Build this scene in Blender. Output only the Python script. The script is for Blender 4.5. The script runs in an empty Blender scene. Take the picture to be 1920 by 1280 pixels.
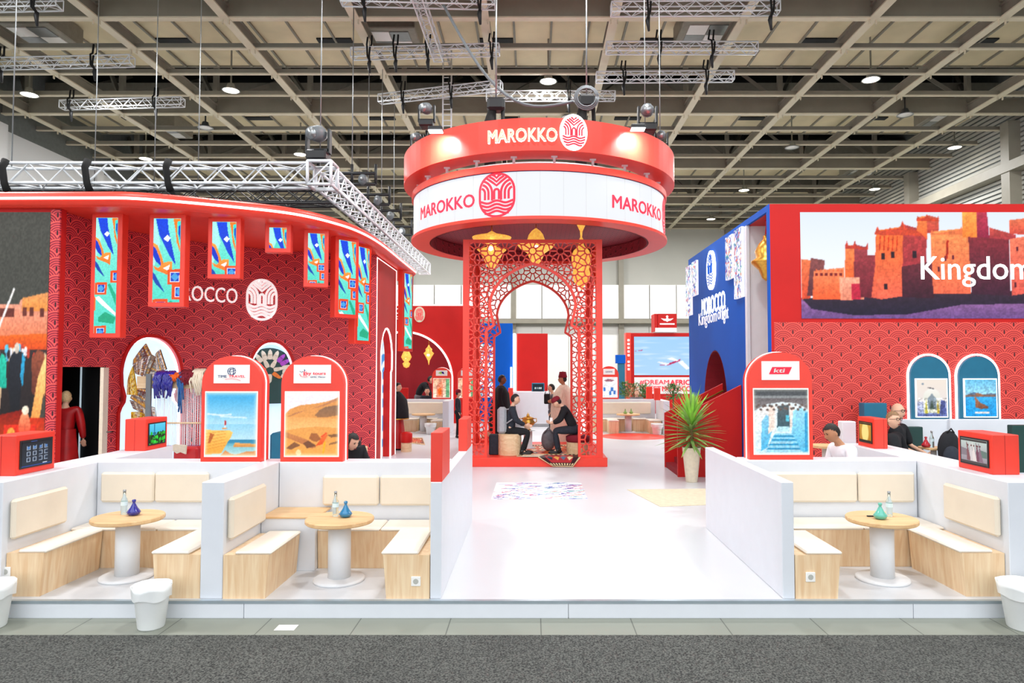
import bpy, math, random
import numpy as np
from mathutils import Vector, Matrix
from mathutils.geometry import tessellate_polygon, delaunay_2d_cdt
R = math.radians
PI = math.pi
random.seed(7)
S = bpy.context.scene
COL = S.collection

# ---------------------------------------------------------------- camera, world, exposure
PITCH = math.atan(50 / 1280)
EYE = 2.05
cam = bpy.data.cameras.new('camera')
cam.lens = 24.0
cam.sensor_width = 36.0
cam.shift_x = -40 / 1920
cam.clip_start = 0.05
cam.clip_end = 300
camo = bpy.data.objects.new('camera', cam)
camo.location = (0, 0, EYE)
camo.rotation_euler = (PI / 2 + PITCH, 0, 0)
COL.objects.link(camo)
S.camera = camo
S.view_settings.view_transform = 'Standard'
S.view_settings.look = 'None'
S.view_settings.gamma = 1
S.view_settings.use_curve_mapping = False
S.view_settings.exposure = 0.62
W = bpy.data.worlds.new('ambient_fill')  # white ambient fill added to brighten surfaces facing the open hall front
S.world = W
W.use_nodes = True
W.node_tree.nodes['Background'].inputs[0].default_value = (0.93, 0.96, 1.0, 1)
W.node_tree.nodes['Background'].inputs[1].default_value = 1.45


def area(name, loc, size, power, rot=(0, 0, 0), col=(1, 1, 1), shape='DISK', size_y=None, spread=PI):
    l = bpy.data.lights.new(name, 'AREA')
    l.shape = shape
    l.size = size
    if size_y: l.size_y = size_y
    l.energy = power
    l.color = col
    l.spread = spread
    o = bpy.data.objects.new(name, l)
    o.location = loc
    o.rotation_euler = rot
    COL.objects.link(o)
    return o


# the high-bay lamps of the hall roof (their housings are built with the roof)
for iy, y in enumerate((6, 14, 23, 32, 42)):
    for x in (-15, -7.5, 0.3, 8, 15.5):
        area('high_bay_light', (x + (iy % 2) * 1.2, y, 11.7), 1.0, 300 if y < 30 else 380)


def ray(px, py):
    a = (px - 1000) / 1280
    b = (640 - py) / 1280
    F = math.cos(PITCH) - math.sin(PITCH) * b
    return a / F, (math.sin(PITCH) + math.cos(PITCH) * b) / F


def at(px, py, Y):
    a, u = ray(px, py)
    return (a * Y, Y, EYE + u * Y)


def gz(px, py, z=0.0):
    a, u = ray(px, py)
    Y = (z - EYE) / u
    return (a * Y, Y, z)


def zat(px, py, Y): return at(px, py, Y)[2]
def xat(px, Y, py=690): return at(px, py, Y)[0]


# ---------------------------------------------------------------- materials
def lin(h):
    if isinstance(h, (tuple, list)):
        c = h
    else:
        c = [int(h[i:i + 2], 16) / 255 for i in (0, 2, 4)]
    return tuple((v / 12.92 if v <= .04045 else ((v + .055) / 1.055) ** 2.4) for v in c)


def newmat(name):
    m = bpy.data.materials.new(name)
    m.use_nodes = True
    nt = m.node_tree
    b = nt.nodes['Principled BSDF']
    return m, nt, b


def mat(name, col, rough=.5, metal=0., emit=0., var=0.06, scale=6., coat=0., spec=.5, bump=0.):
    """plain procedural finish: a base colour that wavers a little with noise"""
    m, nt, b = newmat(name)
    c = lin(col)
    n = nt.nodes.new('ShaderNodeTexNoise')
    n.inputs['Scale'].default_value = scale
    n.inputs['Detail'].default_value = 3
    tc = nt.nodes.new('ShaderNodeTexCoord')
    nt.links.new(tc.outputs['Object'], n.inputs['Vector'])
    r = nt.nodes.new('ShaderNodeValToRGB')
    r.color_ramp.elements[0].position = .3
    r.color_ramp.elements[1].position = .7
    r.color_ramp.elements[0].color = tuple(max(0, v * (1 - var)) for v in c) + (1,)
    r.color_ramp.elements[1].color = tuple(min(1, v * (1 + var)) for v in c) + (1,)
    nt.links.new(n.outputs['Fac'], r.inputs['Fac'])
    nt.links.new(r.outputs['Color'], b.inputs['Base Color'])
    b.inputs['Roughness'].default_value = rough
    b.inputs['Metallic'].default_value = metal
    b.inputs['Specular IOR Level'].default_value = spec
    if coat:
        b.inputs['Coat Weight'].default_value = coat
        b.inputs['Coat Roughness'].default_value = .05
    if emit:
        nt.links.new(r.outputs['Color'], b.inputs['Emission Color'])
        b.inputs['Emission Strength'].default_value = emit
    if bump:
        bp = nt.nodes.new('ShaderNodeBump')
        bp.inputs['Strength'].default_value = bump
        bp.inputs['Distance'].default_value = .01
        nt.links.new(n.outputs['Fac'], bp.inputs['Height'])
        nt.links.new(bp.outputs['Normal'], b.inputs['Normal'])
    return m


class NX:
    """small helper for math node expressions"""
    def __init__(s, nt): s.nt = nt

    def m(s, op, a, b=None, c=None):
        n = s.nt.nodes.new('ShaderNodeMath')
        n.operation = op
        for i, v in enumerate((a, b, c)):
            if v is None: continue
            if isinstance(v, (int, float)): n.inputs[i].default_value = v
            else: s.nt.links.new(v, n.inputs[i])
        return n.outputs[0]

    def mix(s, f, a, b):
        n = s.nt.nodes.new('ShaderNodeMix')
        n.data_type = 'RGBA'
        for k, v in (('Factor', f), ('A', a), ('B', b)):
            i = [q for q in n.inputs if q.name == k and q.enabled][0] if k == 'Factor' else n.inputs[{'A': 6, 'B': 7}[k]]
            if k == 'Factor': i = n.inputs[0]
            if isinstance(v, (int, float)): i.default_value = v
            elif isinstance(v, tuple): i.default_value = v + (1,) if len(v) == 3 else v
            else: s.nt.links.new(v, i)
        return n.outputs[2]


def scale_pattern(name, base, line, rim, key, Wd=.30, Hh=.115, Rr=.175, rough=.55, back=None):
    """printed wallpaper of overlapping arches: rings and a small keyhole in each scale (UV in metres)"""
    m, nt, b = newmat(name)
    x = NX(nt)
    uv = nt.nodes.new('ShaderNodeUVMap')
    sp = nt.nodes.new('ShaderNodeSeparateXYZ')
    nt.links.new(uv.outputs[0], sp.inputs[0])
    u, v = sp.outputs[0], sp.outputs[1]
    vj = x.m('FLOOR', x.m('DIVIDE', v, Hh))

    def cand(k):
        j = x.m('ADD', vj, k)
        odd = x.m('MULTIPLY', x.m('PINGPONG', j, 1.0), .5)
        uu = x.m('SUBTRACT', x.m('DIVIDE', u, Wd), odd)
        fx = x.m('MULTIPLY', x.m('SUBTRACT', uu, x.m('ROUND', uu)), Wd)
        fy = x.m('SUBTRACT', v, x.m('MULTIPLY', j, Hh))
        d = x.m('SQRT', x.m('ADD', x.m('MULTIPLY', fx, fx), x.m('MULTIPLY', fy, fy)))
        return d, fx, fy
    d, fx, fy = cand(1.0)
    for k in (0.0, -1.0):
        d2, fx2, fy2 = cand(k)
        use = x.m('LESS_THAN', d2, Rr)

        def sel(a, b2): return x.m('ADD', x.m('MULTIPLY', use, a), x.m('MULTIPLY', x.m('SUBTRACT', 1.0, use), b2))
        d, fx, fy = sel(d2, d), sel(fx2, fx), sel(fy2, fy)
    ring = x.m('FRACT', x.m('DIVIDE', d, Rr / 6))
    isring = x.m('MULTIPLY', x.m('LESS_THAN', ring, .26), x.m('GREATER_THAN', d, Rr * .26))
    islite = x.m('MULTIPLY', x.m('MULTIPLY', x.m('GREATER_THAN', ring, .5), x.m('LESS_THAN', ring, .74)), x.m('GREATER_THAN', d, Rr * .26))
    isrim = x.m('GREATER_THAN', d, Rr * .94)
    dx = x.m('ABSOLUTE', fx)
    iskey = x.m('MULTIPLY', x.m('LESS_THAN', dx, .011), x.m('MULTIPLY', x.m('GREATER_THAN', fy, -.005), x.m('LESS_THAN', fy, Rr * .30)))
    nz = nt.nodes.new('ShaderNodeTexNoise')
    nz.inputs['Scale'].default_value = 1.3
    c0 = x.mix(x.m('MULTIPLY', nz.outputs['Fac'], .25), lin(base), tuple(v * .8 for v in lin(base)))
    c1 = x.mix(isring, c0, lin(line))
    c2 = x.mix(x.m('MAXIMUM', isrim, islite), c1, lin(rim))
    c3 = x.mix(iskey, c2, lin(key))
    nt.links.new(c3, b.inputs['Base Color'])
    b.inputs['Roughness'].default_value = rough
    return m


def wood_mat(name, c0, c1, rough=.45, axis='Z'):
    m, nt, b = newmat(name)
    tc = nt.nodes.new('ShaderNodeTexCoord')
    mp = nt.nodes.new('ShaderNodeMapping')
    mp.inputs['Scale'].default_value = {'Z': (14, 14, 1.1), 'X': (1.1, 14, 14), 'Y': (14, 1.1, 14)}[axis]
    nt.links.new(tc.outputs['Object'], mp.inputs[0])
    n = nt.nodes.new('ShaderNodeTexNoise')
    n.inputs['Scale'].default_value = 1.7
    n.inputs['Detail'].default_value = 6
    n.inputs['Distortion'].default_value = .6
    nt.links.new(mp.outputs[0], n.inputs['Vector'])
    r = nt.nodes.new('ShaderNodeValToRGB')
    r.color_ramp.elements[0].position = .34
    r.color_ramp.elements[1].position = .66
    r.color_ramp.elements[0].color = lin(c0) + (1,)
    r.color_ramp.elements[1].color = lin(c1) + (1,)
    nt.links.new(n.outputs['Fac'], r.inputs['Fac'])
    nt.links.new(r.outputs['Color'], b.inputs['Base Color'])
    b.inputs['Roughness'].default_value = rough
    return m


def paint_mat(name, emit, base=.0):
    """a backlit print or screen: the picture is stored on the mesh as a colour attribute"""
    m, nt, b = newmat(name)
    a = nt.nodes.new('ShaderNodeAttribute')
    a.attribute_name = 'Col'
    if emit:
        nt.links.new(a.outputs['Color'], b.inputs['Emission Color'])
        b.inputs['Emission Strength'].default_value = emit
        b.inputs['Base Color'].default_value = (base, base, base, 1)
    else:
        nt.links.new(a.outputs['Color'], b.inputs['Base Color'])
    b.inputs['Roughness'].default_value = .5
    b.inputs['Specular IOR Level'].default_value = .15
    return m


M = {}
M['white'] = mat('white_laminate', 'dde1e7', .35, var=.015)
M['white_floor'] = mat('white_gloss_floor', 'd0d3d7', .32, var=.01, scale=1.2)
M['white_matt'] = mat('white_paint', 'dfe1e3', .6, var=.02)
M['cream'] = mat('cream_leatherette', 'e6dac6', .45, var=.02)
M['pad'] = mat('cream_seat_pad', 'e9e0d2', .5, var=.02)
M['red'] = mat('red_lacquer', 'ec3c2a', .4, var=.03)
M['redpaint'] = mat('red_paint', 'c41c19', .5, spec=.25, var=.05, scale=1.5)
M['darkred'] = mat('dark_red_carpet', '8e1420', .9, var=.15, scale=40)
M['bluewall'] = mat('blue_paint', '0a58bc', .55, spec=.12, var=.04, scale=1.2)
M['bluedark'] = mat('navy_paint', '123a78', .6)
M['teal'] = mat('teal_paint', '0e6684', .5)
M['tealcloth'] = mat('teal_cloth', '0b4a4c', .85, var=.15, scale=30)
M['green'] = mat('dark_green_leatherette', '0f3b36', .5)
M['oak'] = wood_mat('oak_veneer', 'e4be92', 'f2d8b2')
M['oaktop'] = wood_mat('oak_table_top', 'd2a673', 'e4c08e', axis='X')
M['pale'] = wood_mat('pale_wood', 'd6b489', 'e8cfa8', axis='X')
M['grid'] = mat('beige_steel', '8f8a7c', .5, var=.06, scale=2)
M['gridlow'] = mat('beige_flange', 'd6ccb4', .5, var=.05, scale=2)
M['deck'] = mat('ceiling_panel', 'e2d3b0', .8, var=.12, scale=.6)
M['deckdark'] = mat('dark_roof_void', '2b2f31', .9, var=.3, scale=1)
M['duct'] = mat('duct_metal', '8f8b7e', .5, var=.08)
M['alu'] = mat('truss_aluminium', 'e2e6ea', .4, metal=.0, var=.04)
M['steel'] = mat('brushed_steel', 'a4a8aa', .35, metal=.8)
M['trim'] = mat('aluminium_edge_trim', 'a9b6bf', .3, metal=.5)
M['black'] = mat('black_metal', '15171a', .5, var=.2)
M['strap'] = mat('black_webbing', '121212', .9)
M['grey'] = mat('grey_plastic', '6c7276', .5)
M['bin'] = mat('white_bin_plastic', 'ecefee', .4, var=.02)
M['brass'] = mat('brass', 'd6a445', .3, metal=.75, var=.15, scale=25)
M['brassglow'] = mat('lit_brass', 'f0b44f', .35, metal=.3, emit=.55, var=.25, scale=20)
M['bulb'] = mat('lamp_glow', 'fff2d8', .5, emit=9, var=0)
M['bulbw'] = mat('cool_lamp_glow', 'f2f8ff', .5, emit=14, var=0)
M['led'] = mat('led_strip', 'ffe9e6', .5, emit=1.5, var=0)
M['ledblue'] = mat('led_strip_cool', 'dcecff', .5, emit=2.2, var=0)
M['nicheglow'] = mat('glowing_niche_lining', 'cfe3ee', .6, emit=.35, var=.03)  # niche lining glows by itself, standing in for light from its strip
M['screenwhite'] = mat('white_led_wall', 'f0f4fc', .4, emit=.58, var=0)
for _n in M['screenwhite'].node_tree.nodes:
    if _n.type == 'BSDF_PRINCIPLED':
        for _l in list(_n.inputs['Base Color'].links): M['screenwhite'].node_tree.links.remove(_l)
        _n.inputs['Base Color'].default_value = (.06, .06, .06, 1)
M['letter'] = mat('white_letters', 'f2f0ee', .4, emit=.35, var=0)
M['letterglow'] = mat('lit_white_letters', 'ffffff', .4, emit=1.3, var=0)
M['lettergold'] = mat('cream_letter_faces', 'd2cfb4', .4, emit=.12, var=0)
M['logored'] = mat('logo_crimson', 'c8102e', .5, emit=.55, var=0)
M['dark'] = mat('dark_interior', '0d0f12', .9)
M['glass'], _nt, _b = newmat('clear_glass')
_b.inputs['Base Color'].default_value = (.85, .95, .93, 1)
_b.inputs['Roughness'].default_value = .03
_b.inputs['Transmission Weight'].default_value = .9
_b.inputs['IOR'].default_value = 1.3
M['louvre'] = mat('louvre_grey', '6f7472', .6, var=.1)
M['hallwall'] = mat('hall_wall_white', 'dedfe0', .7, var=.02, scale=.3)
M['hallgrey'] = mat('hall_wall_grey', 'b4b4ac', .7, var=.05, scale=.3)
M['hallpanel'] = mat('hall_white_panel', 'f3f2ee', .5, var=.01)
M['patL'] = scale_pattern('red_arch_wallpaper', 'c62c40', '6a1424', 'ee5850', '1c060c', Wd=.34, Hh=.135, Rr=.205)
M['patR'] = scale_pattern('coral_arch_wallpaper', 'cf3c36', '8a2024', 'ea5448', '40141a', Wd=.32, Hh=.125, Rr=.19)
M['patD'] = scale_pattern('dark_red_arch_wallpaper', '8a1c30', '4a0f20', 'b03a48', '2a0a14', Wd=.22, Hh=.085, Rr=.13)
M['paint'] = paint_mat('printed_picture', .76, .01)
M['paintdim'] = paint_mat('screen_picture', .68, .01)
M['paintmatt'] = paint_mat('woven_picture', 0)
M['skinlight'] = mat('skin_light', 'e2b496', .55, var=.04)
M['skindark'] = mat('skin_dark', '7d5138', .5, var=.05)
M['skinmid'] = mat('skin_mid', 'b98560', .55, var=.05)
M['hairblack'] = mat('black_hair', '17120f', .6, var=.3, scale=60)
M['hairbrown'] = mat('brown_hair', '8a6a48', .6, var=.3, scale=60)
M['hairblond'] = mat('blond_hair', 'd9bd8c', .6, var=.2, scale=60)
M['clothblack'] = mat('black_cloth', '14161b', .9, var=.2, scale=20)
M['clothnavy'] = mat('charcoal_cloth', '262c36', .9, var=.2, scale=20)
M['clothwhite'] = mat('white_shirt_cloth', 'eef0f4', .8, var=.03, scale=12, bump=.3)
M['clothcream'] = mat('cream_wool', 'e0d4bd', .9, var=.06, scale=20)
M['clothred'] = mat('red_satin', 'b00f16', .4, var=.15, scale=8)
M['clothgrey'] = mat('grey_cloth', '6c6a6e', .9, var=.15, scale=20)
M['bagrey'] = mat('grey_backpack_cloth', 'a3a7ac', .85, var=.08, scale=30)
M['fez'] = mat('burgundy_felt', '7d1024', .85, var=.1)
M['leaf'] = mat('yucca_leaf', '86a85a', .5, var=.35, scale=4)
M['leafyoung'] = mat('yucca_young_leaf', '96d050', .5, var=.25, scale=4)
M['bush'] = mat('shrub_leaf', '4f7a3a', .6, var=.4, scale=6)
M['bushred'] = mat('reddish_shrub_leaf', 'b07a55', .6, var=.3, scale=6)
M['trunk'] = mat('plant_trunk', '8a6b4a', .8, var=.2)
M['soil'] = mat('potting_soil', '3c2b20', .95, var=.3, scale=40)
M['tagblue'] = mat('cobalt_glaze', '1a1d8c', .15, coat=.8)
M['tagsky'] = mat('sky_blue_glaze', '1577a8', .15, coat=.8)
M['tagmint'] = mat('mint_glaze', '5fb8a6', .2, coat=.6)
M['tagred'] = mat('red_glaze', 'b51f2c', .2, coat=.6)
M['label'] = mat('pale_bottle_label', 'd7ecf0', .5)


# ---------------------------------------------------------------- mesh building
class MB:
    def __init__(s):
        s.v, s.f, s.mi, s.sm, s.uv = [], [], [], [], {}

    def add(s, vs, fs, m=0, smooth=False):
        o = len(s.v)
        s.v.extend(tuple(p) for p in vs)
        for f in fs:
            s.f.append(tuple(i + o for i in f))
            s.mi.append(m)
            s.sm.append(smooth)
        return o

    def box(s, x0, x1, y0, y1, z0, z1, m=0):
        if x0 > x1: x0, x1 = x1, x0
        if y0 > y1: y0, y1 = y1, y0
        if z0 > z1: z0, z1 = z1, z0
        vs = [(x, y, z) for x in (x0, x1) for y in (y0, y1) for z in (z0, z1)]
        s.add(vs, [(0, 1, 3, 2), (4, 6, 7, 5), (0, 4, 5, 1), (2, 3, 7, 6), (0, 2, 6, 4), (1, 5, 7, 3)], m)
        return s

    def bbox(s, x0, x1, y0, y1, z0, z1, b=.01, m=0):
        """box with chamfered edges"""
        p = [(x0, x0 + b, x1 - b, x1), (y0, y0 + b, y1 - b, y1), (z0, z0 + b, z1 - b, z1)]
        vs = []
        idx = {}
        for i in range(2):
            for j in range(2):
                for k in range(2):
                    X = (p[0][1 if i == 0 else 2], p[1][1 if j == 0 else 2], p[2][1 if k == 0 else 2])
                    O = (p[0][0 if i == 0 else 3], p[1][0 if j == 0 else 3], p[2][0 if k == 0 else 3])
                    for a in range(3):
                        q = list(X)
                        q[a] = O[a]
                        idx[(i, j, k, a)] = len(vs)
                        vs.append(tuple(q))
        I = idx
        fs = []
        for a in range(3):
            bb, cc = (a + 1) % 3, (a + 2) % 3
            for sd in range(2):
                q = []
                for (u, w) in ((0, 0), (1, 0), (1, 1), (0, 1)):
                    t = [0, 0, 0]
                    t[a] = sd
                    t[bb] = u
                    t[cc] = w
                    q.append(I[(t[0], t[1], t[2], a)])
                fs.append(tuple(q if sd else q[::-1]))
        for a in range(3):
            bb, cc = (a + 1) % 3, (a + 2) % 3
            for u in range(2):
                for w in range(2):
                    t0 = [0, 0, 0]
                    t0[bb] = u
                    t0[cc] = w
                    t1 = list(t0)
                    t1[a] = 1
                    q = (I[tuple(t0) + (bb,)], I[tuple(t1) + (bb,)], I[tuple(t1) + (cc,)], I[tuple(t0) + (cc,)])
                    fs.append(q if (u ^ w) else q[::-1])
        for i in range(2):
            for j in range(2):
                for k in range(2):
                    q = (I[(i, j, k, 0)], I[(i, j, k, 1)], I[(i, j, k, 2)])
                    fs.append(q if (i + j + k) % 2 else q[::-1])
        s.add(vs, fs, m)
        return s

    def beam(s, p0, p1, w, h, m=0, up=(0, 0, 1)):
        p0, p1 = Vector(p0), Vector(p1)
        d = (p1 - p0).normalized()
        up = Vector(up)
        if abs(d.dot(up)) > .98: up = Vector((0, 1, 0))
        a = d.cross(up).normalized() * w / 2
        b = a.cross(d).normalized() * h / 2
        vs = []
        for p in (p0, p1):
            vs += [p - a - b, p + a - b, p + a + b, p - a + b]
        s.add(vs, [(3, 2, 1, 0), (4, 5, 6, 7), (0, 1, 5, 4), (1, 2, 6, 5), (2, 3, 7, 6), (3, 0, 4, 7)], m)
        return s

    def tube(s, pts, r, n=8, m=0, smooth=True, caps=True):
        pts = [Vector(p) for p in pts]
        rs = r if isinstance(r, (list, tuple)) else [r] * len(pts)
        vs, fs = [], []
        prev = None
        for i, p in enumerate(pts):
            d = (pts[min(i + 1, len(pts) - 1)] - pts[max(i - 1, 0)]).normalized()
            if prev is None:
                up = Vector((0, 0, 1)) if abs(d.z) < .9 else Vector((1, 0, 0))
                a = d.cross(up).normalized()
            else:
                a = (prev - d * prev.dot(d)).normalized()
            prev = a
            b = d.cross(a)
            for k in range(n):
                t = 2 * PI * k / n
                vs.append(p + (a * math.cos(t) + b * math.sin(t)) * rs[i])
        for i in range(len(pts) - 1):
            for k in range(n):
                k2 = (k + 1) % n
                fs.append((i * n + k, i * n + k2, (i + 1) * n + k2, (i + 1) * n + k))
        if caps:
            fs.append(tuple(range(n))[::-1])
            fs.append(tuple((len(pts) - 1) * n + k for k in range(n)))
        s.add(vs, fs, m, smooth)
        return s

    def lathe(s, prof, c=(0, 0, 0), n=24, m=0, smooth=True, sx=1, sy=1, t0=0, t1=2 * PI, caps=True):
        full = abs(t1 - t0 - 2 * PI) < 1e-6
        cnt = n if full else n + 1
        vs, fs = [], []
        for (r, z) in prof:
            for k in range(cnt):
                t = t0 + (t1 - t0) * k / n
                vs.append((c[0] + r * sx * math.cos(t), c[1] + r * sy * math.sin(t), c[2] + z))
        for i in range(len(prof) - 1):
            for k in range(n):
                k2 = (k + 1) % cnt
                fs.append((i * cnt + k, i * cnt + k2, (i + 1) * cnt + k2, (i + 1) * cnt + k))
        if full and caps:
            if prof[0][0] > 1e-4: fs.append(tuple(range(cnt))[::-1])
            if prof[-1][0] > 1e-4: fs.append(tuple((len(prof) - 1) * cnt + k for k in range(cnt)))
        s.add(vs, fs, m, smooth)
        return s

    def ell(s, c, r, n=16, k=10, m=0, rot=None):
        prof = [(max(1e-5, math.sin(PI * i / k)), -math.cos(PI * i / k)) for i in range(k + 1)]
        vs, fs = [], []
        for (a, z) in prof:
            for j in range(n):
                t = 2 * PI * j / n
                p = Vector((a * math.cos(t) * r[0], a * math.sin(t) * r[1], z * r[2]))
                if rot is not None: p = rot @ p
                vs.append(p + Vector(c))
        for i in range(k):
            for j in range(n):
                j2 = (j + 1) % n
                fs.append((i * n + j, i * n + j2, (i + 1) * n + j2, (i + 1) * n + j))
        s.add(vs, fs, m, True)
        return s

    def prism(s, polys, fn, t0, t1, m=0, side=None):
        """polys: outline (and holes) as lists of (u,v); fn(u,v,w) -> xyz; extruded from w=t0 to t1"""
        if not isinstance(polys[0][0], (tuple, list)): polys = [polys]
        tris = tessellate_polygon([[Vector((p[0], p[1], 0)) for p in pl] for pl in polys])
        flat = [p for pl in polys for p in pl]
        n = len(flat)
        vs = [fn(p[0], p[1], t0) for p in flat] + [fn(p[0], p[1], t1) for p in flat]
        fs = []
        for t in tris:
            fs.append(tuple(t))
            fs.append(tuple(i + n for i in t)[::-1])
        s.add(vs, fs, m)
        o = 0
        vv = vs
        for pl in polys:
            k = len(pl)
            q = []
            for i in range(k):
                a, b = o + i, o + (i + 1) % k
                q.append((a, b, b + n, a + n))
            s.add(vv, q, m if side is None else side)
            o += k
        return s

    def ribbon(s, pts, w, fn, t0, t1, m=0, closed=False):
        """flat stroke of width w along 2D points, extruded"""
        P = [Vector((p[0], p[1])) for p in pts]
        n = len(P)
        L, Rr_ = [], []
        for i in range(n):
            a = P[(i - 1) % n] if closed or i > 0 else P[i]
            b = P[(i + 1) % n] if closed or i < n - 1 else P[i]
            d = b - a
            if d.length < 1e-9: d = Vector((1, 0))
            d.normalize()
            nn = Vector((-d.y, d.x)) * w / 2
            L.append(P[i] + nn)
            Rr_.append(P[i] - nn)
        vs = []
        for i in range(n):
            for q, t in ((L[i], t0), (Rr_[i], t0), (Rr_[i], t1), (L[i], t1)):
                vs.append(fn(q.x, q.y, t))
        fs = []
        for i in range(n if closed else n - 1):
            j = (i + 1) % n
            for k in range(4):
                k2 = (k + 1) % 4
                fs.append((i * 4 + k, i * 4 + k2, j * 4 + k2, j * 4 + k))
        if not closed:
            fs.append((0, 3, 2, 1))
            fs.append(tuple((n - 1) * 4 + k for k in (0, 1, 2, 3)))
        s.add(vs, fs, m)
        return s

    def leafblade(s, base, d, L, w, bend=.3, m=0, n=5):
        base = Vector(base)
        d = Vector(d).normalized()
        side = d.cross(Vector((0, 0, 1)))
        if side.length < .05: side = Vector((1, 0, 0))
        side.normalize()
        nrm = side.cross(d).normalized()
        vs, fs = [], []
        for i in range(n + 1):
            t = i / n
            p = base + d * L * t + Vector((0, 0, -1)) * bend * L * t * t
            ww = w * (math.sin(PI * min(1, .12 + t * .88)) ** .7) * (1 - t * .3) / 2 + .001
            vs += [p - side * ww + nrm * ww * .35, p, p + side * ww + nrm * ww * .35]
        for i in range(n):
            a = i * 3
            fs += [(a, a + 1, a + 4, a + 3), (a + 1, a + 2, a + 5, a + 4)]
        s.add(vs, fs, m)
        return s

    def build(s, name, mats, parent=None, uvf=None, local=False):
        if not isinstance(mats, (list, tuple)): mats = [mats]
        mats = [M[m] if isinstance(m, str) else m for m in mats]
        me = bpy.data.meshes.new(name)
        vs = s.v
        org = None
        if not local:
            if parent is not None:
                mi = chain(parent).inverted()
                vs = [tuple(mi @ Vector(p)) for p in vs]
            elif vs:
                a = np.array(vs)
                lo, hi = a.min(0), a.max(0)
                org = ((lo[0] + hi[0]) / 2, (lo[1] + hi[1]) / 2, lo[2])
                vs = (a - np.array(org)).tolist()
        me.from_pydata(vs, [], s.f)
        for m in mats: me.materials.append(m)
        me.polygons.foreach_set('material_index', s.mi)
        me.polygons.foreach_set('use_smooth', s.sm)
        if uvf:
            ul = me.uv_layers.new(name='UVMap')
            li = np.empty(len(me.loops), dtype=np.int32)
            me.loops.foreach_get('vertex_index', li)
            uvs = np.array([uvf(*p) for p in s.v], dtype=np.float32)
            ul.data.foreach_set('uv', uvs[li].ravel())
        me.validate()
        me.update()
        o = bpy.data.objects.new(name, me)
        COL.objects.link(o)
        if parent is not None: o.parent = parent
        if org: o.location = org
        return o


def chain(o):
    m = Matrix.Identity(4)
    while o is not None:
        m = (Matrix.Translation(o.location) @ o.rotation_euler.to_matrix().to_4x4()) @ m
        o = o.parent
    return m


def tag(o, label, cat, group=None, kind=None):
    o['label'] = label
    o['category'] = cat
    if group: o['group'] = group
    if kind: o['kind'] = kind
    return o


def thing(name, label, cat, loc=(0, 0, 0), rz=0., group=None):
    o = bpy.data.objects.new(name, None)
    o.empty_display_size = .1
    COL.objects.link(o)
    o.location = loc
    o.rotation_euler = (0, 0, rz)
    return tag(o, label, cat, group)


def struct(o):
    o['kind'] = 'structure'
    return o


def dup(root, loc, rz=None, label=None, group=None):
    r = root.copy()
    COL.objects.link(r)
    r.location = loc
    if rz is not None: r.rotation_euler = (0, 0, rz)
    if label: r['label'] = label
    if group: r['group'] = group

    def rec(src, dst):
        for ch in list(src.children):
            c = ch.copy()
            COL.objects.link(c)
            c.parent = dst
            rec(ch, c)
    rec(root, r)
    return r


# ---------------------------------------------------------------- lettering
_tc = {}


def text_geo(st, bold=0.0, spacing=1.0, extr=.02):
    key = (st, bold, spacing, extr)
    if key in _tc: return _tc[key]
    cu = bpy.data.curves.new('lettering_curve', 'FONT')
    cu.body = st
    cu.size = 1
    cu.extrude = extr
    cu.offset = bold
    cu.space_character = spacing
    cu.resolution_u = 3
    o = bpy.data.objects.new('lettering_curve', cu)
    COL.objects.link(o)
    dg = bpy.context.evaluated_depsgraph_get()
    me = bpy.data.meshes.new_from_object(o.evaluated_get(dg))
    vs = [tuple(v.co) for v in me.vertices]
    fs = [tuple(p.vertices) for p in me.polygons]
    bpy.data.objects.remove(o)
    bpy.data.curves.remove(cu)
    bpy.data.meshes.remove(me)
    a = np.array(vs)
    lo, hi = a.min(0), a.max(0)
    a[:, 0] = (a[:, 0] - lo[0]) / (hi[0] - lo[0])
    a[:, 1] = (a[:, 1] - lo[1]) / (hi[1] - lo[1])
    a[:, 2] = (a[:, 2] - lo[2]) / (hi[2] - lo[2])
    _tc[key] = (a.tolist(), fs, (hi[0] - lo[0]) / (hi[1] - lo[1]))
    return _tc[key]


def text(mb, st, fn, u0, u1, v0, v1, w0, w1, m=0, bold=0., spacing=1.):
    """letters fitted to the box u0..u1, v0..v1 of the surface fn, standing out from w0 to w1"""
    vs, fs, _ = text_geo(st, 0, spacing)
    k = abs(v1 - v0) * bold * .9
    for du, dv in ([(-k, 0), (k, 0), (0, -k), (0, k), (-k * .7, -k * .7), (k * .7, k * .7)] if bold > .001 else [])[:]:
        mb.add([fn(u0 + du + (u1 - u0) * p[0], v0 + dv + (v1 - v0) * p[1], w0 + (w1 - w0) * p[2] * .98) for p in vs], fs, m)
    mb.add([fn(u0 + (u1 - u0) * p[0], v0 + (v1 - v0) * p[1], w0 + (w1 - w0) * p[2]) for p in vs], fs, m)
    return mb


def arc(cx, cy, r, a0, a1, n=12, ry=None):
    ry = ry or r
    return [(cx + r * math.cos(R(a0 + (a1 - a0) * i / n)), cy + ry * math.sin(R(a0 + (a1 - a0) * i / n))) for i in range(n + 1)]


def stadium(w, h, r, n=10):
    """rounded upright plate centred on x=0, from y=0 to y=h"""
    x = w / 2
    return (arc(x - r, r, r, -90, 0, n) + arc(x - r, h - r, r, 0, 90, n) + arc(-x + r, h - r, r, 90, 180, n) + arc(-x + r, r, r, 180, 270, n))


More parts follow.
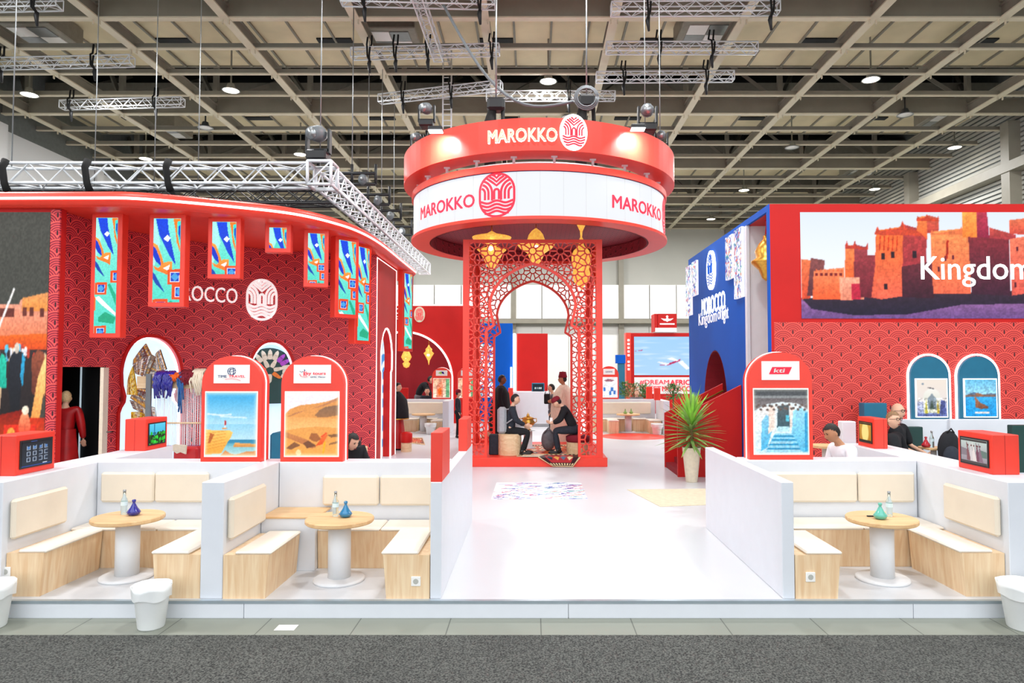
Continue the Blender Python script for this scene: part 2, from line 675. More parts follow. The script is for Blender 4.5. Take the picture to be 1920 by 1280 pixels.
def emblem(mb, fn, u0, v0, w, h, t0, t1, m=0, sw=.034, outline=True):
    """the oval badge of arches, doorway and waves"""
    def g(u, v, t): return fn(u0 + u * w / .84, v0 + v * h, t)
    k = sw
    if outline: mb.ribbon(stadium(.80, .97, .385), k, lambda u, v, t: g(u, v + .015, t), t0, t1, m, closed=True)
    for sgn in (-1, 1):
        for r in (.115, .20, .285):
            pts = [(sgn * (.39 - r), .40 - (.02 if r > .2 else 0))] + [(sgn * (.39 - r * math.cos(R(a))), .56 + r * 1.0 * math.sin(R(a))) for a in range(0, 76, 12)]
            mb.ribbon(pts, k, g, t0, t1, m)
    for dy, ex in ((0, .235), (.085, .17), (.17, .10)):
        pts = [(-ex, .905 + (.02 if dy else -.01) - .0 + (0 if dy < .1 else .035)), (-ex * .45, .80 + dy * .8), (0, .715 + dy), (ex * .45, .80 + dy * .8), (ex, .905 + (.02 if dy else -.01) + (0 if dy < .1 else .035))]
        mb.ribbon(pts, k, g, t0, t1, m)
    mb.ribbon([(-.055, .40), (-.055, .58)] + arc(0, .58, .055, 180, 0, 6)[1:] + [(.055, .40)], k, g, t0, t1, m)
    for y, hw in ((.345, .39), (.265, .385), (.185, .35), (.11, .28)):
        pts = [(-hw + 2 * hw * i / 16, y + .028 * math.cos(2 * PI * (-hw + 2 * hw * i / 16) / .42)) for i in range(17)]
        mb.ribbon(pts, k, g, t0, t1, m)
    return mb


# ---------------------------------------------------------------- painting pictures
class Cv:
    """a picture painted in Python; x to the right, y up, both 0..1"""
    def __init__(s, w, h, c0, c1=None):
        s.w, s.h = w, h
        yy, xx = np.mgrid[0:h, 0:w]
        s.x = xx / (w - 1)
        s.y = yy / (h - 1)
        s.a = np.zeros((h, w, 3))
        s.fill(np.ones((h, w)), c0, c1)

    def c(s, c): return np.array([int(c[i:i + 2], 16) / 255 for i in (0, 2, 4)])

    def fill(s, mask, c0, c1=None, al=1., y0=0., y1=1.):
        mask = (mask * al)[..., None]
        col = s.c(c0)[None, None, :]
        if c1:
            t = np.clip((s.y - y0) / max(1e-6, y1 - y0), 0, 1)[..., None]
            col = s.c(c0) * (1 - t) + s.c(c1) * t
        s.a = s.a * (1 - mask) + col * mask

    def poly(s, pts, c0, c1=None, al=1.):
        m = np.zeros(s.x.shape, bool)
        n = len(pts)
        for i in range(n):
            x0, y0 = pts[i]
            x1, y1 = pts[(i + 1) % n]
            if y0 == y1: continue
            cond = ((s.y >= min(y0, y1)) & (s.y < max(y0, y1)))
            xi = x0 + (s.y - y0) * (x1 - x0) / (y1 - y0)
            m ^= cond & (s.x < xi)
        ys = [p[1] for p in pts]
        s.fill(m.astype(float), c0, c1, al, min(ys), max(ys))
        return s

    def rect(s, x0, y0, x1, y1, c0, c1=None, al=1.): return s.poly([(x0, y0), (x1, y0), (x1, y1), (x0, y1)], c0, c1, al)

    def ell(s, cx, cy, rx, ry, c0, c1=None, al=1., soft=0.):
        d = np.sqrt(((s.x - cx) / rx) ** 2 + ((s.y - cy) / ry) ** 2)
        m = (d < 1).astype(float) if not soft else np.clip((1 - d) / soft, 0, 1)
        s.fill(m, c0, c1, al, cy - ry, cy + ry)
        return s

    def line(s, pts, w, c0, al=1.):
        asp = s.h / s.w
        for (x0, y0), (x1, y1) in zip(pts[:-1], pts[1:]):
            dx, dy = x1 - x0, (y1 - y0) * asp
            L2 = dx * dx + dy * dy + 1e-12
            t = np.clip(((s.x - x0) * dx + (s.y - y0) * asp * dy) / L2, 0, 1)
            d = np.sqrt((s.x - x0 - t * dx) ** 2 + ((s.y - y0) * asp - t * dy) ** 2)
            s.fill((d < w / 2).astype(float), c0, None, al)
        return s

    def noise(s, amp, cell=1, seed=0, region=None):
        rg = np.random.RandomState(seed)
        n = rg.rand(s.h // cell + 2, s.w // cell + 2)
        n = np.kron(n, np.ones((cell, cell)))[:s.h, :s.w] - .5
        if region is not None: n = n * region(s.x, s.y)
        s.a = np.clip(s.a * (1 + (n * amp * 2)[..., None]), 0, 1)
        return s

    def blur(s, k=1):
        for _ in range(k):
            p = np.pad(s.a, ((1, 1), (1, 1), (0, 0)), 'edge')
            s.a = (p[1:-1, 1:-1] * 4 + p[:-2, 1:-1] + p[2:, 1:-1] + p[1:-1, :-2] + p[1:-1, 2:]) / 8
        return s

    def mesh(s, fn, name, parent, m='paint', mb_extra=None):
        h, w = s.h, s.w
        mi = chain(parent).inverted() if parent is not None else Matrix.Identity(4)
        vs = []
        for j in range(h):
            for i in range(w):
                vs.append(tuple(mi @ Vector(fn(i / (w - 1), j / (h - 1)))))
        I = np.arange(h * w).reshape(h, w)
        q = np.stack([I[:-1, :-1], I[:-1, 1:], I[1:, 1:], I[1:, :-1]], -1).reshape(-1, 4)
        me = bpy.data.meshes.new(name)
        me.from_pydata(vs, [], q.tolist())
        ca = me.color_attributes.new('Col', 'FLOAT_COLOR', 'POINT')
        a = np.clip(s.a, 0, 1)
        l = np.where(a <= .04045, a / 12.92, ((a + .055) / 1.055) ** 2.4)
        ca.data.foreach_set('color', np.concatenate([l, np.ones((h, w, 1))], -1).astype(np.float32).ravel())
        me.materials.append(M[m])
        me.update()
        o = bpy.data.objects.new(name, me)
        COL.objects.link(o)
        if parent is not None: o.parent = parent
        return o


def plane_fn(x0, x1, z0, z1, Y): return lambda u, v: (x0 + (x1 - x0) * u, Y, z0 + (z1 - z0) * v)
# ================================================================ THE HALL
XL, XR, YB, ZG = -21.0, 20.0, 48.9, 12.05
# aisle and floor
m, nt, b = newmat('grey_stone_tiles')
x = NX(nt)
tc = nt.nodes.new('ShaderNodeTexCoord')
sp = nt.nodes.new('ShaderNodeSeparateXYZ')
nt.links.new(tc.outputs['Object'], sp.inputs[0])
jx = x.m('LESS_THAN', x.m('FRACT', x.m('DIVIDE', x.m('ADD', sp.outputs[0], 50.0), .79)), .012)
nz = nt.nodes.new('ShaderNodeTexNoise')
nz.inputs['Scale'].default_value = .5
nz.inputs['Detail'].default_value = 8
c0 = x.mix(nz.outputs['Fac'], lin('6c7168'), lin('989c90'))
nt.links.new(x.mix(jx, c0, lin('565952')), b.inputs['Base Color'])
b.inputs['Roughness'].default_value = .55
M['tiles'] = m
m, nt, b = newmat('grey_loop_carpet')
x = NX(nt)
n1 = nt.nodes.new('ShaderNodeTexNoise')
n1.inputs['Scale'].default_value = 75
n1.inputs['Detail'].default_value = 4
n2 = nt.nodes.new('ShaderNodeTexNoise')
n2.inputs['Scale'].default_value = .9
tc = nt.nodes.new('ShaderNodeTexCoord')
nt.links.new(tc.outputs['Object'], n1.inputs['Vector'])
nt.links.new(tc.outputs['Object'], n2.inputs['Vector'])
r = nt.nodes.new('ShaderNodeValToRGB')
r.color_ramp.elements[0].position = .38
r.color_ramp.elements[1].position = .64
r.color_ramp.elements[0].color = lin('141616') + (1,)
r.color_ramp.elements[1].color = lin('6c6e69') + (1,)
nt.links.new(n1.outputs['Fac'], r.inputs['Fac'])
nt.links.new(x.mix(x.m('MULTIPLY', n2.outputs['Fac'], .5), r.outputs['Color'], lin('2e302f')), b.inputs['Base Color'])
b.inputs['Roughness'].default_value = .95
M['carpet'] = m

struct(MB().box(XL, XR, -12, YB, -.35, -.15).build('floor', 'tiles'))
mb = MB().box(XL + .2, XR - .2, -11.5, 5.70, -.149, -.140)
tag(mb.build('aisle_carpet', 'carpet'), 'dark grey looped carpet strip along the aisle in front of the white platform', 'carpet')
# paving notes: small pale sticker plates set in the tile strip
tag(MB().box(*sorted((gz(523, 1172, -.15)[0], gz(560, 1172, -.15)[0])), 5.82, 5.94, -.149, -.146).build('floor_plate', 'hallpanel'),
    'small white square plate on the grey tiles before the platform step', 'plate')

# raised white stand floor with its step front and metal edge
PF = 6.12
struct(MB().box(-9.5, 9.5, PF, 36, -.149, 0).build('floor', 'white_floor'))
mb = MB()
xs = [-9.5, -6.2, gz(459, 1140, -.07)[0] , gz(1080, 1150, -.07)[0] - .06, gz(1710, 1140, -.07)[0], 9.5]
for a, c in zip(xs[:-1], xs[1:]): mb.box(a + .003, c - .003, PF - .018, PF, -.149, -.022)
o = mb.build('trim_1', 'white')
struct(o)
struct(MB().box(-9.5, 9.5, PF - .026, PF + .02, -.022, .004).build('trim_2', 'trim'))

# hall walls
mb = MB()
mb.box(XL - .3, XL, -12, YB, -.35, 11.5, 0)
mb.box(XL - .3, XL + .02, -12, YB, 11.5, 15.5, 1)
for y in range(8, 48, 6): mb.box(XL, XL + .35, y, y + .5, -.15, 11.6, 0)
struct(mb.build('wall_left', ['hallwall', 'louvre']))
mb = MB()
mb.box(XR, XR + .3, -12, YB, -.35, 15.5, 0)
for i in range(40): mb.beam((XR - .04, 14, 6.2 + i * .2), (XR - .04, YB, 6.2 + i * .2), .04, .12, 1)
for y in (20, 27.6, 35, 42.4): mb.box(XR - .55, XR, y, y + .5, -.15, 12.2, 2)
mb.box(XR - .6, XR, 14, YB, 10.1, 10.5, 2)
mb.box(XR - .3, XR, 14, YB, 7.5, 7.65, 2)
struct(mb.build('wall_right', ['louvre', 'hallgrey', 'grid']))
mb = MB()
mb.box(XL, XR, YB, YB + .3, -.35, 15.5, 0)
zt, zb = zat(1000, 535, YB), zat(1000, 598, YB)
for i in range(-10, 10):
    xa = xat(1016, YB) + i * 1.92
    mb.box(xa + .03, xa + 1.89, YB - .35, YB, zb, zt, 1)
    mb.box(xa + .02, xa + 1.90, YB - .06, YB, .1, zb - .55, 1)
for i in range(-5, 5):
    xa = xat(963, YB) + i * 7.68
    mb.box(xa - .18, xa + .18, YB - .42, YB, -.15, 12, 2)
mb.box(XL, XR, YB - .8, YB, zb - .35, zb - .06, 2)
struct(mb.build('wall_back', ['hallgrey', 'hallpanel', 'grid']))

# roof: dark void deck, pale panels and the steel grid
struct(MB().box(XL, XR, -2, YB, 15.3, 15.5).build('ceiling', 'deckdark'))
YT = [11.87 + 7.38 * k for k in range(6)]
for k, y in enumerate([4.49] + YT[:-1]):
    mb = MB()
    mb.box(XL, XR, y + 2.3, y + 6.1, 13.45, 13.6, 0)
    mb.box(XL, XR, y + 2.25, y + 2.33, 13.4, 14.3, 1)
    mb.box(XL, XR, y + 6.07, y + 6.15, 13.4, 14.3, 1)
    xx = XL + .4
    while xx < XR:
        mb.box(xx, xx + .07, y + 2.3, y + 6.1, 13.38, 13.46, 1)
        xx += 1.245
    for q in range(7): mb.box(XL + 2.3 + q * 5.6, XL + 3.5 + q * 5.6, y + 3.9, y + 4.25, 13.40, 13.47, 2)
    o = mb.build('ceiling', ['deck', 'duct', 'deckdark'])
    struct(o)
LX = [-1.40 + 3.72 * j for j in range(-5, 6)]
for xx in LX:
    mb = MB()
    mb.box(xx - .035, xx + .035, 2, YB - .1, ZG + .04, ZG + .38, 0)
    mb.box(xx - .13, xx + .13, 2, YB - .1, ZG, ZG + .045, 1)
    mb.box(xx - .10, xx + .10, 2, YB - .1, ZG + .37, ZG + .41, 0)
    for k in range(0, 25):
        y = 4.49 + 1.845 * k
        for dx in (-.09, .09): mb.box(xx + dx - .015, xx + dx + .015, y - .03, y + .03, ZG - .13, ZG, 1)
    struct(mb.build('ceiling_beam', ['grid', 'gridlow']))
for k in range(0, 25):
    y = 4.49 + 1.845 * k
    big = k % 4 == 0
    mb = MB()
    h = .62 if big else .20
    mb.box(XL, XR, y - .03, y + .03, ZG + .05, ZG + h, 0)
    mb.box(XL, XR, y - (.11 if big else .06), y + (.11 if big else .06), ZG + .012, ZG + .052, 1)
    if big:
        mb.box(XL, XR, y - .1, y + .1, ZG + h, ZG + h + .04, 0)
        for xx in LX:
            # roof struts rising from the main beams
            mb.beam((xx, y, ZG + .5), (xx + 1.86, y + 3.69, 15.2), .16, .16, 0)
            mb.beam((xx, y, ZG + .5), (xx - 1.86, y + 1.8, 15.2), .14, .14, 0)
            mb.beam((xx, y, ZG + .5), (xx, y, 15.2), .18, .18, 0)
    struct(mb.build('ceiling_beam', ['grid', 'gridlow']))

# ventilation boxes under the panels
for (px, py, lab) in ((737, 78, 'beige ventilation box with checkered grille, left of the red ring, near the top'),
                      (1322, 66, 'beige ventilation box with checkered grille, above the top right truss'),
                      (75, 70, 'large beige ventilation box at the upper left corner'),
                      (310, 250, 'pale ventilation box between the left roof beams'),
                      (1770, 228, 'white ventilation box by the right roof edge'),
                      (1615, 325, 'small far ventilation box above the right building')):
    p = gz(px, py, 12.75)
    t = thing('ventilation_box', lab, 'ventilation box', p, 0, 'ventilation boxes in the roof')
    x0, y0 = p[0], p[1]
    mb = MB().bbox(x0 - .85, x0 + .85, y0 - .85, y0 + .85, 12.78, 13.42, .03)
    mb.build('housing', 'duct', t)
    g = MB()
    for i in range(2):
        for j in range(2):
            g.box(x0 - .62 + i * .63, x0 - .02 + i * .63, y0 - .62 + j * .63, y0 - .02 + j * .63, 12.75, 12.78, (i + j) % 2)
    g.build('grille', ['hallpanel', 'steel'], t)
# high-bay lamp housings
lamps = [(55, 178, 1, 'leftmost lit hall lamp'), (433, 170, 1, 'lit hall lamp above the left lighting truss'), (385, 240, 0, 'unlit round hall lamp left of the moving head'),
         (273, 298, 1, 'lit hall lamp just above the left truss'), (563, 290, 1, 'lit hall lamp beside the moving head'), (1028, 153, 1, 'bright hall lamp above the red ring'),
         (1066, 221, 0, 'unlit round lamp just over the ring badge'), (1633, 150, 1, 'brightest hall lamp at the upper right'), (1697, 216, 0, 'unlit round lamp below the bright upper right one'),
         (1485, 277, 0, 'unlit small lamp on the right of the ring'), (1790, 277, 1, 'lit hall lamp near the right wall'), (1395, 357, 1, 'small lit lamp right of the ring'),
         (1640, 355, 1, 'small lit lamp just above the right building'), (1333, 411, 1, 'farthest small lit lamp left of the right building')]
for (px, py, lit, lab) in lamps:
    p = gz(px, py, 11.95)
    t = thing('hall_lamp', lab + ' in the roof grid', 'lamp', p, 0, 'hall lamps')
    MB().lathe([(.03, 3.3), (.03, .28), (.12, .24), (.16, .1), (.30, .02), (.31, 0), (.27, 0)], p, 20, caps=False).build('lamp_shade', 'steel', t)
    MB().lathe([(.0, .01), (.27, .012), (.27, .03), (0, .03)], p, 20).build('diffuser', 'bulb' if lit else 'hallpanel', t)


# ---------------------------------------------------------------- trusses
def truss_mb(p0, p1, h=.27, w=.27, r=.021, step=.27, rb=.011, dark=False):
    p0, p1 = Vector(p0), Vector(p1)
    d = p1 - p0
    L = d.length
    d.normalize()
    up = Vector((0, 0, 1)) if abs(d.z) < .9 else Vector((0, 1, 0))
    a = d.cross(up).normalized() * w / 2
    b = a.normalized().cross(d).normalized() * h / 2
    c = [a + b, a - b, -a - b, -a + b]
    ch, br = MB(), MB()
    n = max(2, round(L / step))
    for q in c: ch.tube([p0 + q, p1 + q], r, 6)
    for k in range(4):
        q0, q1 = c[k], c[(k + 1) % 4]
        for i in range(n):
            s0, s1 = (q0, q1) if (i + k) % 2 == 0 else (q1, q0)
            br.tube([p0 + d * (L * i / n) + s0, p0 + d * (L * (i + 1) / n) + s1], rb, 4, caps=False)
        for i in (0, n): br.tube([p0 + d * (L * i / n) + q0, p0 + d * (L * i / n) + q1], rb * 1.5, 4, caps=False)
    return ch, br


def truss(p0, p1, label, mt='alu', **k):
    t = thing('lighting_truss', label, 'truss', tuple(Vector(p0)), 0, 'lighting trusses' if mt == 'alu' else 'black trusses')
    ch, br = truss_mb(p0, p1, **k)
    ch.build('chords', mt, t)
    br.build('bracing', mt, t)
    return t


def strap(p, ztop, label, L=.35):
    """black webbing sling round a truss with its tail and chain hook"""
    t = thing('lifting_strap', label, 'strap', p, 0, 'lifting straps')
    x0, y0, z0 = p
    mb = MB()
    mb.tube([(x0 - .05, y0, ztop), (x0 - .09, y0 + .02, (ztop + z0) / 2), (x0 - .04, y0 - .16, z0 + .16), (x0 - .02, y0 - .17, z0 - .17), (x0 + .01, y0, z0 - .25)], .028, 6)
    mb.tube([(x0 + .07, y0, ztop), (x0 + .05, y0 + .02, (ztop + z0) / 2), (x0 + .05, y0 - .16, z0 + .1), (x0 + .03, y0 - .17, z0 - .16), (x0 + .01, y0, z0 - .25)], .028, 6)
    mb.build('sling', 'strap', t)
    mb = MB().tube([(x0 + .01, y0, z0 - .22), (x0 - .01, y0, z0 - .32), (x0 + .02, y0, z0 - .25 - L)], [.05, .06, .03], 8)
    mb.build('hook', 'black', t)
    return t


ZT = 11.55
tr = [((-40, 9), (112, 6), 'short white truss at the very top left corner', (.72,)),
      ((-30, 120), (248, 114), 'long white truss at upper left under the roof grid', (.12, .75)),
      ((116, 197), (343, 191), 'white truss below the upper left one, hung with straps', (.08, .78)),
      ((640, -3), (928, 4), 'white truss cut by the top edge left of centre', (.15, .9)),
      ((660, 101), (936, 93), 'white truss crossing behind the hanging ladder truss', (.12, .3, .52, .95)),
      ((1146, 17), (1460, 15), 'topmost white truss on the right with one middle strap', (.22, .95)),
      ((1137, 90), (1419, 90), 'second white truss from the top on the right side', (.35, .7)),
      ((1118, 145), (1375, 143), 'third white truss from the top on the right side', (.2, .8)),
      ((712, 186), (940, 160), 'slanting white truss left above the red ring', (.2, .6)),
      ((912, 180), (1153, 180), 'level white truss just above the red ring', (.64,))]
for (a, c, lab, ss) in tr:
    p0, p1 = Vector(gz(a[0], a[1], ZT)), Vector(gz(c[0], c[1], ZT))
    if a[1] == 186: p1.y = p0.y - 2.2; p1 = Vector(gz(c[0], c[1], ZT))
    truss(p0, p1, lab)
    for s_ in ss:
        q = p0.lerp(p1, s_)
        strap(tuple(q), ZG + .05, 'black strap on the ' + lab.split(' with')[0].split(', hung')[0].replace(' under the roof grid', '').replace(' behind the hanging ladder truss', ' by the ladder truss').replace(' on the right side', ', right side') + (', left end' if s_ < .13 else ', left part' if s_ < .31 else ', right end' if s_ > .69 else ', middle'))
truss(gz(772, -40, ZT), gz(822, 108, ZT), 'steep white truss running back from the top edge')
p = at(839, 85, 24)
q = at(838, 246, 24)
t = thing('hanging_ladder_truss', 'upright white ladder truss hanging behind the red ring', 'truss', q)
mb = MB()
for dx in (-.15, .15):
    mb.tube([(p[0] + dx, p[1], p[2]), (q[0] + dx, q[1], q[2])], .03, 6)
mb.build('rails', 'alu', t)
mb = MB()
for i in range(17):
    z = q[2] + (p[2] - q[2]) * i / 16
    mb.tube([(p[0] - .15, p[1], z), (p[0] + .15, p[1], z)], .018, 5)
mb.build('rungs', 'alu', t)

# big box truss over the left building
BT0, BTC, BT1 = (-14.0, 12.9, 5.72), (-4.02, 12.9, 5.72), (-4.02, 25.2, 5.72)
truss(BT0, (-4.25, 12.9, 5.72), 'large white box truss running level over the left building', h=.38, w=.38, r=.03, step=.38, rb=.016)
truss((-4.02, 13.12, 5.72), BT1, 'large white box truss running away beside the left building', h=.38, w=.38, r=.03, step=.3, rb=.016)
t = thing('truss_corner', 'square corner block joining the two large white trusses', 'truss corner', (-4.02, 12.9, 5.5))
mb = MB()
for dx in (-.22, .22):
    for dy in (-.22, .22): mb.tube([(-4.02 + dx, 12.9 + dy, 5.5), (-4.02 + dx, 12.9 + dy, 5.94)], .03, 6)
    for dz in (5.5, 5.94):
        mb.tube([(-4.02 + dx, 12.68, dz), (-4.02 + dx, 13.12, dz)], .03, 6)
        mb.tube([(-4.24, 12.9 + dx, dz), (-3.8, 12.9 + dx, dz)], .03, 6)
mb.build('frame', 'alu', t)
mb = MB()
mb.tube([(-4.24, 12.68, 5.5), (-3.8, 12.68, 5.94)], .016, 5)
mb.tube([(-3.8, 12.68, 5.5), (-3.8, 13.12, 5.94)], .016, 5)
mb.build('bracing', 'alu', t)
for (px, lab) in ((12, 'wide black strap round the big truss at the left edge'), (166, 'wide black strap round the big truss above the first lit panels'), (317, 'wide slanted black strap round the big truss left of centre')):
    x0 = xat(px, 12.7, 325)
    mb = MB()
    pts = [(x0, 12.68, 5.95), (x0 - .02, 12.62, 5.8), (x0 + .02, 12.63, 5.5), (x0 + .06, 12.66, 5.36)]
    mb.tube(pts, [.07, .06, .06, .07], 8)
    mb.tube([(x0 + .05, 12.66, 5.38), (x0 + (.35 if px > 300 else .02), 12.9, 4.9)], .04, 6)
    tag(mb.build('lifting_strap', 'strap'), lab, 'strap', 'wide straps on the big truss')
# dark trusses behind
truss((-14, 16.6, 6.25), (-4.6, 16.6, 6.25), 'black truss level behind the large white truss', 'black', h=.4, w=.4, r=.03, step=.5, rb=.016)
truss((-14, 20.5, 7.25), (-5.4, 20.5, 7.25), 'second black truss further behind the white one', 'black', h=.4, w=.4, r=.03, step=.5, rb=.016)
for i, (px, py, Y) in enumerate(((660, 325, 18.5), (690, 365, 20.5), (715, 395, 22.5), (738, 425, 24.5))):
    c = at(px, py, Y)
    t = thing('spotlight_bar', ['black lamp bar nearest the truss corner', 'second black lamp bar back along the white truss', 'third black lamp bar back along the white truss', 'farthest black lamp bar, with a violet lamp'][i], 'lamp bar', c, 0, 'black lamp bars beside the white truss')
    mb = MB()
    mb.tube([(c[0] - .65, c[1], c[2]), (c[0] + .65, c[1], c[2])], .05, 6)
    mb.tube([(c[0] - .65, c[1], c[2] - .3), (c[0] + .65, c[1], c[2] - .3)], .05, 6)
    for dx in (-.65, 0, .65): mb.tube([(c[0] + dx, c[1], c[2] - .3), (c[0] + dx, c[1], c[2] + .25)], .04, 6)
    mb.build('frame', 'black', t)
    mb = MB()
    for dx in (-.3, .3):
        mb.ell((c[0] + dx, c[1], c[2] - .18), (.13, .16, .16), 10, 6)
    mb.build('lamp_head', 'grey', t)
    MB().tube([(c[0], c[1], c[2] + .2), (c[0], c[1], 12.1)], .014, 6).build('hanging_cable', 'steel', t)
    c2 = (c[0] + .3, c[1] - .16, c[2] - .18)
    MB().ell(c2, (.05, .03, .05), 8, 6).build('lens', 'bulbw' if i == 3 else 'steel', t)


def wire(px, py0, z1, Y=None, z0=12.05, lab=''):
    if Y is None:
        p = gz(px, py0, 11.5)
        X, Y, z0 = p[0], p[1], 11.4
    else:
        X = xat(px, Y, 300)
    tag(MB().tube([(X, Y, z1), (X, Y, z0)], .012, 5).build('suspension_cable', 'steel'), lab, 'cable', 'steel suspension cables')


wire(22, 60, 5.9, 12.9, lab='thin steel cable down to the left end of the big truss')
wire(178, 205, 6.5, 16.6, lab='thin steel cable dropping from the second left truss')
wire(290, 225, 6.5, 16.6, lab='thin steel cable below the middle of the lower left truss')
wire(372, 245, 6.5, 16.6, lab='thin steel cable by the unlit lamp on the left')
wire(600, 0, 5.92, 12.9, lab='steel cable holding the corner of the large white truss')
wire(1210, 50, 7.2, 15.2, lab='steel cable above the right moving head')
wire(1238, 130, 7.0, 15.5, lab='steel cable just right of the right moving head')


def scalef(u, v, w): return (u, w, v)


# ================================================================ THE ROUND RED TOWER (drum and pavilion)
DX, DY = .13, 15.7


def drumfn(r):
    # u = metres along the surface from the nearest point, v = height, w = distance outwards
    return lambda u, v, w: (DX + (r + w) * math.sin(u / r), DY - (r + w) * math.cos(u / r), v)


def drum_u(px, r, py=360):
    best = None
    for i in range(-1560, 1561):
        t = i / 1000
        X, Y = DX + r * math.sin(t), DY - r * math.cos(t)
        d = abs(xat(px, Y, py) - X) * (1 if abs(t) < 1.4 else 1)
        if best is None or d < best[0]: best = (d, t)
    return best[1] * r


t = thing('hanging_ring_sign', 'huge hanging round sign of two red rings with a white screen band between', 'ring sign', (DX, DY, 4.87))
RU, RL = 3.08, 2.86
UZ0, UZ1, LZ0, LZ1 = 6.12, 6.74, 4.87, 5.80
mb = MB()
c = (DX, DY, 0)
mb.lathe([(2.55, UZ0), (RU, UZ0), (RU, UZ1), (2.9, UZ1), (2.9, UZ0 + .1), (2.55, UZ0 + .1), (2.55, UZ0)], c, 96, smooth=False, caps=False)
mb.build('upper_ring', 'red', t)
mb = MB()
mb.lathe([(2.48, LZ0 - .0), (RL + .05, LZ0), (RL + .05, LZ0 + .06), (RL - .02, LZ0 + .06)], c, 96, smooth=False, caps=False)
mb.lathe([(RL - .05, LZ1 + .0), (RL + .045, LZ1), (RL + .045, LZ1 + .13), (RL - .25, LZ1 + .13)], c, 96, smooth=False, caps=False)
mb.build('lower_ring', 'red', t)
mb = MB()
mb.lathe([(RL, LZ0 + .06), (RL, LZ1)], c, 96, smooth=True, caps=False)
scr = mb.build('screen_band', 'screenwhite', t)
mb = MB()
for k in range(0, 60):
    a = 2 * PI * k / 40
    f = drumfn(RL)
    if k < 40: mb.prism([(a * RL - .002, LZ0 + .07), (a * RL + .002, LZ0 + .07), (a * RL + .002, LZ1 - .01), (a * RL - .002, LZ1 - .01)], f, .001, .003)
mb.build('screen_seams', 'hallgrey', scr)
mb = MB().lathe([(RL + .008, LZ1 - .012), (RL + .008, LZ1 + .004)], c, 96, smooth=False, caps=False)
mb.build('screen_edge', 'bluedark', scr)
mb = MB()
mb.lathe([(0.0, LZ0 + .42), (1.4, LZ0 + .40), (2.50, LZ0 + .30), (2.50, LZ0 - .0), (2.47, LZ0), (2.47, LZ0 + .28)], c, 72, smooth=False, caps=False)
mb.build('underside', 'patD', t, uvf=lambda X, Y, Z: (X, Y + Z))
f = drumfn(RL)
mb = MB()
u0, u1 = drum_u(790, RL), drum_u(890, RL)
text(mb, 'MAROKKO', f, u0, u1, LZ0 + .31, LZ0 + .56, .004, .01, bold=.03)
mb.build('screen_lettering', 'logored', scr)
mb = MB()
u2, u3 = drum_u(1148, RL), drum_u(1238, RL)
text(mb, 'MAROKKO', f, u2, u3, LZ0 + .31, LZ0 + .56, .004, .01, bold=.03)
mb.build('screen_lettering', 'logored', scr)
mb = MB()
ue = (drum_u(896, RL) + drum_u(969, RL)) / 2
emblem(mb, f, ue, LZ0 + .07, .735, .85, .004, .01, sw=.052)
mb.build('screen_emblem', 'logored', scr)
mb = MB()
emblem(mb, f, drum_u(1240, RL) + .42, LZ0 + .07, .735, .85, .004, .01, sw=.052)
mb.build('screen_emblem', 'logored', scr)
# upper ring letters and badge, lit from behind
f = drumfn(RU)
mb = MB()
text(mb, 'MAROKKO', f, drum_u(918, RU, 250), drum_u(1043, RU, 250), UZ0 + .17, UZ0 + .40, .05, .10, bold=.0)
mb.build('ring_letters', 'lettergold', t)
mb = MB()
text(mb, 'MAROKKO', f, drum_u(917, RU, 250), drum_u(1044, RU, 250), UZ0 + .16, UZ0 + .41, .02, .045, bold=.022)
mb.build('letter_glow', 'letterglow', t)
mb = MB()
ub = (drum_u(1049, RU, 250) + drum_u(1098, RU, 250)) / 2
mb.prism([(ub + a * .54, UZ0 - .0 + bb * .68) for a, bb in stadium(.96, 1.0, .47)], f, .04, .08)
bd = mb.build('ring_badge', 'letterglow', t)
mb = MB()
emblem(mb, f, ub, UZ0 + .035, .46, .60, .08, .10, sw=.045, outline=False)
mb.build('badge_emblem', 'logored', bd)
# clamps and inner aluminium ring in the gap
mb = MB()
for z in (LZ1 + .16, UZ0 - .05):
    mb.lathe([(2.45 + .03 * math.cos(a), z + .03 * math.sin(a)) for a in (0, 1.05, 2.1, 3.14, 4.2, 5.25, 6.283)], c, 64, caps=False)
for k in range(48):
    a, a2 = 2 * PI * k / 48, 2 * PI * (k + 1) / 48
    z0, z1 = (LZ1 + .16, UZ0 - .05) if k % 2 else (UZ0 - .05, LZ1 + .16)
    mb.tube([(DX + 2.45 * math.cos(a), DY + 2.45 * math.sin(a), z0), (DX + 2.45 * math.cos(a2), DY + 2.45 * math.sin(a2), z1)], .012, 4)
mb.build('inner_truss_ring', 'alu', t)
for k in range(22):
    a = 2 * PI * (k + .35) / 22
    p = (DX + 2.74 * math.sin(a), DY - 2.74 * math.cos(a))
    mb = MB().tube([(p[0], p[1], LZ1 + .12), (p[0], p[1], LZ1 + .22)], .012, 6).tube([(p[0], p[1], LZ1 + .2), (p[0], p[1], UZ0)], .03, 6)
    mb.box(p[0] - .06, p[0] + .06, p[1] - .03, p[1] + .03, UZ0 - .03, UZ0)
    mb.build('clamp', 'alu', t)
# gold lanterns hanging under the drum


def lantern(name, label, prof, c, ztop, mt='brassglow', group='gold lanterns under the ring', n=24, bulb=.05):
    t = thing(name, label, 'lantern', c, 0, group)
    MB().lathe(prof, c, n).build('lantern_body', mt, t)
    MB().tube([(c[0], c[1], c[2] + prof[-1][1] - .02), (c[0], c[1], ztop)], .012, 6).build('hanging_rod', 'brass', t)
    if bulb:
        MB().ell((c[0], c[1] - max(p[0] for p in prof) * .8, c[2] + (prof[0][1] + prof[-1][1]) * .42), (bulb, bulb * .4, bulb), 10, 8).build('lamp_opening', 'bulb', t)
    return t


